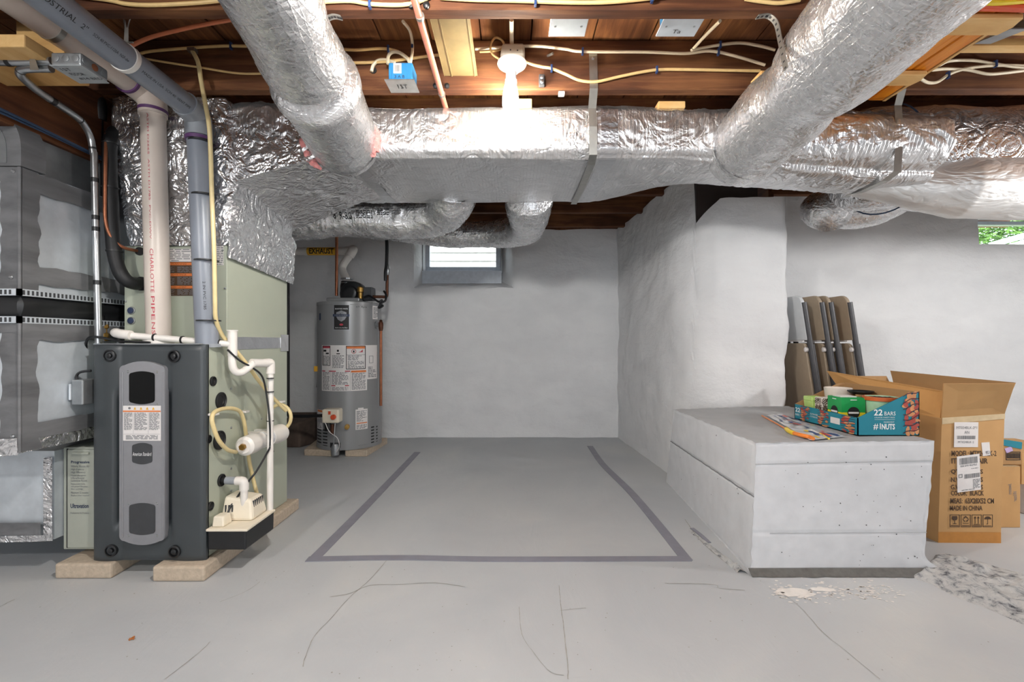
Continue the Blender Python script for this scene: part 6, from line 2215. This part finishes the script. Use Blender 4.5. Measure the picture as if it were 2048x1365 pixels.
def nut_print(fn, u0, u1, v0, v1, seed, n):
    rnd_ = random.Random(seed)
    b_ = M()
    for k in range(n):
        cu, cv = rnd_.uniform(u0, u1), v0 + (v1 - v0) * (k + 0.5) / n
        ru, rv_ = (u1 - u0) * rnd_.uniform(0.22, 0.34), (v1 - v0) * rnd_.uniform(0.035, 0.06)
        an = rnd_.uniform(0, 3.14)
        pts = []
        for i in range(9):
            a = i * 0.698
            x_, y_ = math.cos(a), math.sin(a) * 0.62
            pts.append((cu + ru * (x_ * math.cos(an) - y_ * math.sin(an)), cv + rv_ * (x_ * math.sin(an) + y_ * math.cos(an)) * 1.6))
        off = V3(fn(0, 0)) * 0
        lift = k * 0.00002
        b_.poly([fn(*q_) + fn.nrm * lift for q_ in pts], rnd_.randint(0, 1))
    for k in range(7):
        v = v0 + (v1 - v0) * k / 6.5
        for i in range(5):
            q0, q1 = i / 5, (i + 1) / 5
            def pt(q, w):
                return fn(u0 - 0.15 * (u1 - u0) + 1.3 * (u1 - u0) * q, v + (v1 - v0) * (0.13 * q + 0.03 * math.sin(q * 6 + k)) + w) + fn.nrm * 0.0012
            b_.poly([pt(q0, 0), pt(q1, 0), pt(q1, (v1 - v0) * 0.022), pt(q0, (v1 - v0) * 0.022)], 2)
    return b_


class Fn:
    def __init__(s, f, n):
        s.f, s.nrm = f, V3(n)

    def __call__(s, a, c):
        return V3(s.f(a, c))


nut_print(Fn(fmap, (0, -1, 0)), 0.76, 0.96, 0.04, 0.96, 3, 34).build('nut_picture', [NUT1, NUT2, CHOC], tray, fixn=False)
smap = Fn(flat((TX0 - 0.0012, TY1, TZ), (0, TY0 - TY1, 0), (0, 0, LOW)), (-1, 0, 0))
for (u0, u1, sd) in ((0.14, 0.27, 4), (0.44, 0.58, 5), (0.80, 0.95, 6)):
    nut_print(smap, u0, u1, 0.03, 0.97, sd, 20).build('nut_picture', [NUT1, NUT2, CHOC], tray, fixn=False)
text('22', lambda a, c: smap(0.02 + 0.09 * a, 0.50 + 0.30 * c), WHTP, tray, bold=0.02)
text('BARS', lambda a, c: smap(0.02 + 0.08 * a, 0.25 + 0.14 * c), WHTP, tray)
text('GLUTEN FREE', lambda a, c: smap(0.29 + 0.13 * a, 0.55 + 0.10 * c), WHTP, tray)
text('0 G TRANS FAT', lambda a, c: smap(0.29 + 0.13 * a, 0.38 + 0.10 * c), WHTP, tray)
b = M()
rect(b, smap, 0.62, 0.35, 0.76, 0.72)
b.build('white_panel', LABELM, tray, fixn=False)
# things in the tray
tz = TZ + 0.004


def pot(name, label, c, r0, r1, h, mat, rim=None, rimh=0.012, soil=None, cat_='pot'):
    t = thing(name, label, cat_, (c[0], c[1], tz))
    prof = [(r0, 0), (r1, h), (r1 - 0.004, h), (r0 - 0.003, 0.006), (0.002, 0.006)]
    M().lathe(prof, (c[0], c[1], tz), n=32).build('body', mat, t, smooth=True, angle=35)
    if rim:
        M().lathe([(r1 + 0.001, h - rimh), (r1 + 0.005, h - rimh), (r1 + 0.006, h), (r1 - 0.003, h + 0.001), (r1 - 0.004, h - rimh)], (c[0], c[1], tz), n=32).build('rim', rim, t, smooth=True, angle=35)
    if soil:
        b_ = M()
        b_.surf(lambda u, v: V3((c[0] + math.cos(u * 6.2832) * (r1 - 0.005) * v, c[1] + math.sin(u * 6.2832) * (r1 - 0.005) * v, tz + h - 0.006 + 0.006 * noise.noise(V3((math.cos(u * 6.28) * v * 9, math.sin(u * 6.28) * v * 9, 1))))), 32, 8, cu=True)
        b_.build('soil', soil, t, smooth=True)
    return t


pot('plant_pot', 'mint green plastic pot with terracotta rim full of dark soil in the tray', (1.675, 2.13), 0.050, 0.066, 0.150, MINT, TERRA, 0.016, SOIL)
pot('glazed_pot', 'empty whitish round pot at the back of the cardboard tray', (1.655, 2.385), 0.045, 0.062, 0.165, WHITEG)
# dark saucers stacked upright between
t = thing('plant_saucer', 'black plastic saucer lying on top between the whitish pot and the mint pot', 'saucer', (1.68, 2.27, tz + 0.15))
M().lathe([(0.035, 0), (0.052, 0.014), (0.054, 0.014), (0.054, 0.011), (0.037, -0.003)], (1.68, 2.265, tz + 0.148), n=28).build('dish', BLACKV, t, smooth=True)
M().box(1.64, 1.70, 2.225, 2.245, tz + 0.0, tz + 0.147).build('cardboard_divider', CARDI, t)
# square lime green pot
sq = thing('square_pot', 'lime green glazed square pot in the far end of the tray', 'pot', (1.535, 2.39, tz))
o_ = M()
x0, x1, y0, y1, h = 1.503, 1.567, 2.352, 2.425, 0.120
o_.hexa([V3(p) for p in ((x0 + .008, y0 + .008, tz), (x1 - .008, y0 + .008, tz), (x1 - .008, y1 - .008, tz), (x0 + .008, y1 - .008, tz))], [V3(p) for p in ((x0, y0, tz + h - 0.02), (x1, y0, tz + h - 0.02), (x1, y1, tz + h - 0.02), (x0, y1, tz + h - 0.02))])
for (a0, a1, b0_, b1_) in ((x0, x1, y0, y0 + .005), (x0, x1, y1 - .005, y1), (x0, x0 + .005, y0 + .005, y1 - .005), (x1 - .005, x1, y0 + .005, y1 - .005)):
    o_.box(a0, a1, b0_, b1_, tz + h - 0.02, tz + h)
o_.build('body', LGREEN, sq, bevel=0.003)
# patterned card box
pb = thing('patterned_box', 'small white box with brown circle pattern between the lime pot and the plant food', 'box', (1.53, 2.31, tz))
M().box(1.505, 1.555, 2.283, 2.335, tz, tz + 0.125).build('carton', WHITEG, pb, bevel=0.001)
b = M()
for (nf, fo, fu_, fv_) in ((0, (1.505, 2.2822, tz), (0.05, 0, 0), (0, 0, 0.125)), (1, (1.5042, 2.335, tz), (0, -0.052, 0), (0, 0, 0.125))):
    ff = flat(fo, fu_, fv_)
    for (cu, cv) in ((0.5, 0.25), (0.5, 0.72), (0.0, 0.5), (1.0, 0.5), (0, 0.98), (1, 0.98)):
        for r in (0.14, 0.30, 0.46):
            for i in range(16):
                a, c = i * 0.3927, (i + 1) * 0.3927
                qs = [(cu + r * math.cos(a), cv + r * 0.42 * math.sin(a)), (cu + r * math.cos(c), cv + r * 0.42 * math.sin(c)), (cu + (r + 0.07) * math.cos(c), cv + (r + 0.07) * 0.42 * math.sin(c)), (cu + (r + 0.07) * math.cos(a), cv + (r + 0.07) * 0.42 * math.sin(a))]
                if all(0 <= q_[0] <= 1 and 0 <= q_[1] <= 1 for q_ in qs):
                    b.poly([ff(*q_) for q_ in qs])
b.build('circle_pattern', BRNP, pb, fixn=False)
# plant food box, set cornerwise
fb = thing('plant_food_box', 'green and yellow plant food box with black round emblem in the tray', 'box', (1.555, 2.19, tz))
cx_, cy_ = 1.560, 2.195
ca, sa = math.cos(math.radians(-3)), math.sin(math.radians(-3))


def rot(x, y, z):
    return V3((cx_ + x * ca - y * sa, cy_ + x * sa + y * ca, z))


hw = 0.052
fh = 0.142
for nm, za, zb_, mt in (('lower_carton', tz, tz + 0.075, YELLP), ('upper_carton', tz + 0.075, tz + fh, GREENP)):
    M().hexa([rot(-hw, -hw, za), rot(hw, -hw, za), rot(hw, hw, za), rot(-hw, hw, za)], [rot(-hw, -hw, zb_), rot(hw, -hw, zb_), rot(hw, hw, zb_), rot(-hw, hw, zb_)]).build(nm, mt, fb)
M().hexa([rot(-hw * .8, -hw * .5, tz + fh), rot(hw * .6, -hw * .5, tz + fh), rot(hw * .6, hw * .6, tz + fh), rot(-hw * .8, hw * .6, tz + fh)], [rot(-hw * .8, -hw * .5, tz + fh + .004), rot(hw * .6, -hw * .5, tz + fh + .004), rot(hw * .6, hw * .6, tz + fh + .004), rot(-hw * .8, hw * .6, tz + fh + .004)]).build('top_flap', LABELM, fb)
b = M()
for side in range(2):
    def ff(u, v, e=0.0008):
        return rot(-hw + 2 * hw * u, -hw - e, tz + fh * v) if side == 0 else rot(-hw - e, hw - 2 * hw * u, tz + fh * v)
    b.poly([ff(0.5 + 0.26 * math.cos(k * 0.314), 0.52 + 0.19 * math.sin(k * 0.314)) for k in range(20)], 0)
    rect(b, lambda u, v: ff(u, v, 0.0014), 0.28, 0.49, 0.72, 0.55, 1)
    rect(b, lambda u, v: ff(u, v, 0.0014), 0.36, 0.92, 0.64, 0.945, 1)
    if side == 1:
        pass
    b.poly([ff(0.5 + 0.24 * math.cos(k * 0.314), 0.10 + 0.10 * max(0, math.sin(k * 0.314)), 0.0012) for k in range(11)], 2)
    for v in (0.24, 0.21):
        rect(b, lambda u, v_: ff(u, v_, 0.0014), 0.62, v, 0.92, v + 0.012, 0)
b.build('emblem', [BLKP, WHTP, TERRA], fb, fixn=False)

# toy kite in its packet in front of the tray
ky = thing('toy_packet', 'crumpled clear packet with a colourful toy lying on the plinth beside the teal tray', 'toy', (1.3, 2.1, 0.53))


def KP(px, py, dz=0.0):
    z = TZ - 0.004 + dz
    Y_ = (CH - z) * F / (py - CY)
    return V3(((px - CX) * Y_ / F, Y_, z))


cs = [KP(1532, 832), KP(1560, 829), KP(1690, 876), KP(1620, 883)]
def pk(u, v):
    p = cs[0].lerp(cs[1], v).lerp(cs[3].lerp(cs[2], v), u)
    p.z += 0.004 + 0.010 * abs(noise.noise(V3((u * 9, v * 3, 2)))) * min(1, 6 * min(u, 1 - u, v + 0.05, 1.05 - v))
    return p
M().surf(pk, 50, 16).build('packet', CLEARB, ky, smooth=True)
b = M()
rnd = random.Random(4)
for k in range(34):
    u, v = rnd.uniform(0.05, 0.9), rnd.uniform(0.1, 0.9)
    du, dv = rnd.uniform(0.03, 0.13), rnd.uniform(0.06, 0.2)
    q_ = [pk(min(.98, u + a), min(.98, v + c)) + V3((0, 0, 0.0012 + k * 0.00003)) for a, c in ((0, 0), (du, dv * 0.3), (du * 1.2, dv), (0.02, dv * 0.8))]
    b.poly(q_, rnd.choice((0, 0, 0, 1, 1, 2, 3)))
props(b.build('printed_toy', [BLUET, REDT, YTOY, WHTP], ky, fixn=False), kind='stuff')
M().tube(cat([KP(1524, 832, .006), KP(1550, 846, .007), KP(1574, 860, .008)], 4), 0.0035, 8).build('orange_stick', ORANGE, ky, smooth=True)
M().tube(cat([KP(1573, 859, .010), KP(1580, 864, .011), KP(1588, 867, .011)], 4), 0.0095, 10).build('yellow_handle', YTOY, ky, smooth=True)
M().tube(cat([KP(1584, 866, .010), KP(1603, 871, .012), KP(1620, 875, .010), KP(1626, 878, .008)], 4), 0.0085, 10).build('orange_handle', ORANGE, ky, smooth=True)
M().tube([KP(1640, 868, .004), KP(1658, 878, .004)], 0.004, 8).build('yellow_tip', YTOY, ky, smooth=True)

# big chair carton
big = thing('chair_carton', 'tall open cardboard carton with black print and shipping labels beside the plinth', 'cardboard box', (2.12, 2.45, 0))
BYF = 2.19
fbl, fbr = FL(1876, 1084), FL(1999, 1086)
fbl, fbr = V3((1.985, BYF, 0)), V3((2.272, BYF - 0.005, 0))
ZT = 0.58
bkl, bkr = V3((1.945, 2.71, 0)), V3((2.235, 2.71, 0))
up = V3((0, 0, ZT))
ftl, ftr = fbl + up + V3((0.018, 0, 0.0)), fbr + up + V3((0.018, 0, 0.02))
btl, btr = bkl + up, bkr + up
WT = 0.005


def panel(a, c, d, e, name, mat=CARD, n=None, parent=big, th_=WT):
    nn = V3(n).normalized() * th_
    return M().prism([V3(a), V3(c), V3(d), V3(e)], nn).build(name, mat, parent)


panel(fbl, fbr, ftr, ftl, 'front_panel', n=(0, 1, 0))
panel(fbl, bkl, btl, ftl, 'side_panel', n=(1, 0, 0))
panel(fbr, bkr, btr, ftr, 'side_panel', n=(-1, 0, 0))
panel(bkl, bkr, btr, btl, 'back_panel', n=(0, -1, 0))
panel(fbl + V3((0, 0, .002)), fbr + V3((0, 0, .002)), bkr + V3((0, 0, .002)), bkl + V3((0, 0, .002)), 'bottom', n=(0, 0, 1))
# open flaps
panel(ftl, ftr, P(2030, 768, 2.09), P(1888, 768, 2.11), 'top_flap', n=(0, 1, 0.2))
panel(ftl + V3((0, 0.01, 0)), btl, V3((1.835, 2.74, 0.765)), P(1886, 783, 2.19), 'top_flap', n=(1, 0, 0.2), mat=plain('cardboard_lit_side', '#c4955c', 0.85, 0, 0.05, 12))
panel(ftr + V3((0, 0.01, 0)), btr, P(1782, 742, 2.82), P(2032, 766, 2.24), 'top_flap', n=(-1, 0, 0.2), mat=CARDI)
panel(btl, btr, btr + V3((0.0, 0.10, 0.15)), btl + V3((-0.02, 0.10, 0.15)), 'top_flap', n=(0, -1, 0.2), mat=CARDI)
# clear tape along the folds
tm = plain('clear_tape', '#c9b491', 0.15)
M().prism([ftl + V3((0, -0.001, -0.028)), ftr + V3((0.0, -0.001, -0.022)), ftr + V3((0, -0.001, 0.002)), ftl + V3((0, -0.001, 0.002))], (0, -0.001, 0)).build('clear_tape', tm, big)
M().prism([fbl + V3((0.0, -0.001, 0.0)), fbr + V3((0, -0.001, 0.0)), fbr + V3((0, -0.001, 0.05)), fbl + V3((0, -0.001, 0.05))], (0, -0.0006, 0)).build('brown_tape', plain('brown_tape', '#b97f3c', 0.3), big)
Yf = BYF - 0.0045


def bx_text(s_, x0, y0, x1, y1, skew=-2.0, mat=BRNP, bold=0.025):
    text(s_, pxbox(x0, y0, x1, y1, Yf, skew * 0), mat, big, bold=bold)


for args in (('MODEL: MT024BLK-2', 1903, 902, 1993, 913), ('ITEM: CHAIR', 1903, 917, 1976, 928), ("Q'TY: 2 PCS", 1902, 939, 1966, 950), ('N.W.: 9.8 KGS', 1902, 955, 1966, 965), ('G.W.: 11.5 KGS', 1902, 970, 1966, 980),
             ('COLOR:  BLACK', 1902, 982, 1968, 992), ('MEAS:  63X28X52 CM', 1901, 997, 1988, 1008), ('MADE IN CHINA', 1900, 1012, 1965, 1022)):
    bx_text(*args)
# handling symbols
b = M()
for i in range(4):
    x0 = 1899.5 + i * 22
    f4 = pxbox(x0, 1030, x0 + 20, 1055, Yf)
    for (u0, v0, u1, v1) in ((0, 0, 1, 0.05), (0, 0.95, 1, 1), (0, 0.05, 0.07, 0.95), (0.93, 0.05, 1, 0.95)):
        rect(b, f4, u0, v0, u1, v1)
    if i < 3:
        rect(b, f4, 0.12, 0.08, 0.88, 0.14)
    if i == 0:
        b.poly([f4(0.25, 0.88), f4(0.22, 0.68), f4(0.34, 0.54), f4(0.66, 0.54), f4(0.78, 0.68), f4(0.75, 0.88)])
        rect(b, f4, 0.46, 0.30, 0.54, 0.54)
        rect(b, f4, 0.32, 0.24, 0.68, 0.30)
    elif i == 1:
        b.poly([f4(0.5, 0.90), f4(0.24, 0.72), f4(0.34, 0.66), f4(0.5, 0.78), f4(0.66, 0.66), f4(0.76, 0.72)])
        b.poly([f4(0.18, 0.66), f4(0.30, 0.45), f4(0.46, 0.42), f4(0.46, 0.50), f4(0.34, 0.54), f4(0.26, 0.68)])
        b.poly([f4(0.82, 0.66), f4(0.70, 0.45), f4(0.54, 0.42), f4(0.54, 0.50), f4(0.66, 0.54), f4(0.74, 0.68)])
        rect(b, f4, 0.2, 0.28, 0.8, 0.33)
    elif i == 2:
        for u in (0.34, 0.66):
            rect(b, f4, u - 0.035, 0.28, u + 0.035, 0.72)
            b.poly([f4(u - 0.13, 0.70), f4(u + 0.13, 0.70), f4(u, 0.88)])
        rect(b, f4, 0.18, 0.20, 0.82, 0.25)
    else:
        b.poly([f4(0.5 + 0.36 * math.cos(k * 0.314), 0.62 + 0.24 * math.sin(k * 0.314)) for k in range(11)])
        rect(b, f4, 0.47, 0.26, 0.53, 0.64)
        rect(b, f4, 0.36, 0.22, 0.53, 0.27)
        rect(b, f4, 0.12, 0.08, 0.88, 0.12)
b.build('handling_symbols', BRNP, big, fixn=False)
# paper labels on the carton
def lbl(pts, name):
    q_ = [P(x, y, Yf - 0.0006) for x, y in pts]
    return M().prism(q_, (0, 0.0012, 0)).build(name, LABELM, big), (lambda u, v: q_[3].lerp(q_[2], u).lerp(q_[0].lerp(q_[1], u), v) + V3((0, -0.0008, 0)))


l1, m1 = lbl([(1909, 845), (1957, 845), (1956, 895), (1908, 895)], 'paper_label')
text('MT024BLK-2*1', lambda u, v: m1(0.08 + 0.86 * u, 0.73 + 0.11 * v), GRYP, l1)
text('AN', lambda u, v: m1(0.42 + 0.2 * u, 0.54 + 0.11 * v), GRYP, l1)
text('MT024BLK-2', lambda u, v: m1(0.16 + 0.66 * u, 0.16 + 0.09 * v), GRYP, l1)
l2, m2 = lbl([(1914, 914), (1959, 908), (1962, 980), (1915, 986)], 'shipping_label')
l3, m3 = lbl([(1963, 886), (1979, 885), (1981, 911), (1966, 913)], 'paper_label')


def bars(mf, u0, u1, v0, v1, seed, parent):
    rnd_ = random.Random(seed)
    b_ = M()
    u = u0
    while u < u1 - 0.02:
        w_ = rnd_.choice((0.012, 0.018, 0.028))
        rect(b_, mf, u, v0, u + w_, v1)
        u += w_ + rnd_.choice((0.012, 0.018))
    b_.build('barcode', GRYP, parent, fixn=False)


bars(m1, 0.12, 0.9, 0.32, 0.46, 1, l1)
bars(m2, 0.10, 0.92, 0.76, 0.94, 2, l2)
bars(m2, 0.30, 0.98, 0.36, 0.48, 3, l2)
b = M()
print_rows(b, lambda u, v: m2(0.1 + 0.8 * u, 0.69 + 0.05 * v), 2, 1)
print_rows(b, lambda u, v: m2(0.6 + 0.38 * u, 0.60 + 0.03 * v), 1, 2, words=4)
print_rows(b, lambda u, v: m2(0.65 + 0.33 * u, 0.06 + 0.26 * v), 7, 3, words=3)
print_rows(b, lambda u, v: m2(0.15 + 0.6 * u, 0.03 + 0.03 * v), 1, 5)
for (u0, v0, u1, v1) in ((0.05, 0.40, 0.22, 0.42), (0.05, 0.48, 0.22, 0.5), (0.05, 0.42, 0.08, 0.48), (0.19, 0.42, 0.22, 0.48)):
    rect(b, m2, u0, v0, u1, v1)
b.build('fine_print', GRYP, l2, fixn=False)
text('9S1', lambda u, v: m3(0.38 + 0.5 * u, 0.10 + 0.25 * v), NAVYP, l3)

# smaller cartons behind the big one
sc_ = thing('plain_carton', 'plain closed cardboard box with faint handwriting on the floor behind the tall carton', 'cardboard box', (2.45, 2.5, 0))
sy = 2.365
x1 = P(2041, 0, sy).x
M().box(2.295, x1, sy, sy + 0.36, 0.0, 0.308).build('carton', CARD, sc_, bevel=0.003)
M().box(2.295, x1, sy - 0.0006, sy + 0.2, 0.3085, 0.309).build('tape', tm, sc_)
def hand(px0, py0, px1, py1):
    a, c = P(px0, py1, sy - 0.001), P(px1, py0, sy - 0.001)
    return lambda u, v: V3((c.x - (c.x - a.x) * v, sy - 0.001, c.z + (a.z - c.z) * u))
text('Sweaters', hand(2016, 968, 2023, 990), GRYP, sc_, 'handwriting', italic=0.4)
text('Winter', hand(2026, 984, 2034, 1004), GRYP, sc_, 'handwriting', italic=0.4)
oc = thing('open_carton', 'small open cardboard box with teal tape and barcode on top of the plain carton', 'cardboard box', (2.6, 2.55, 0.31))
oy = 2.385
x1 = P(2043, 0, oy).x
zt0, zt1 = 0.312, P(0, 888, oy).z
M().hexa([(2.30, oy, zt0), (x1, oy, zt0), (x1, oy + 0.3, zt0), (2.30, oy + 0.3, zt0)], [(2.30, oy, zt1 + 0.01), (x1, oy, zt1 - 0.02), (x1, oy + 0.3, zt1 - 0.02), (2.30, oy + 0.3, zt1 + 0.01)]).build('carton', CARDI, oc, bevel=0.002)
M().prism([P(2005, 879, oy - 0.001), P(2044, 885, oy - 0.001), P(2043, 899, oy - 0.001), P(2005, 891, oy - 0.001)], (0, -0.001, 0)).build('teal_tape', TEAL, oc)
M().prism([(2.30, oy + 0.30, zt1), (x1 + 0.2, oy + 0.30, zt1 - 0.03), (x1 + 0.2, oy + 0.34, zt1 + 0.07), (2.30, oy + 0.34, zt1 + 0.10)], (0, 0.005, 0)).build('flap', CARD, oc)
M().prism([P(2009, 898, oy - 0.001), P(2022, 893, oy - 0.001), P(2026, 902, oy - 0.001), P(2013, 907, oy - 0.001)], (0, -0.001, 0)).build('lilac_tape', PURT, oc)
b = M()
bm_ = pxbox(2012, 904, 2041, 921, oy - 0.0015)
for i in range(9):
    rect(b, bm_, 0.08 + i * 0.1, 0.2, 0.14 + i * 0.1, 0.85)
for r_ in ((0, 0, 1, 0.08), (0, 0.92, 1, 1), (0, 0, 0.04, 1), (0.96, 0, 1, 1)):
    rect(b, bm_, *r_)
b.build('barcode', BLKP, oc, fixn=False)
fc = thing('far_carton', 'cardboard box partly seen at the picture edge beyond the plain carton', 'cardboard box', (2.8, 2.6, 0))
M().box(P(2043, 0, 2.52).x, 3.1, 2.52, 2.9, 0.17, 0.34).build('carton', CARD, fc, bevel=0.003)
M().box(P(2043, 0, 2.52).x + 0.05, 3.08, 2.54, 2.88, 0.0, 0.168).build('lower_carton', LABELM, fc, bevel=0.003)
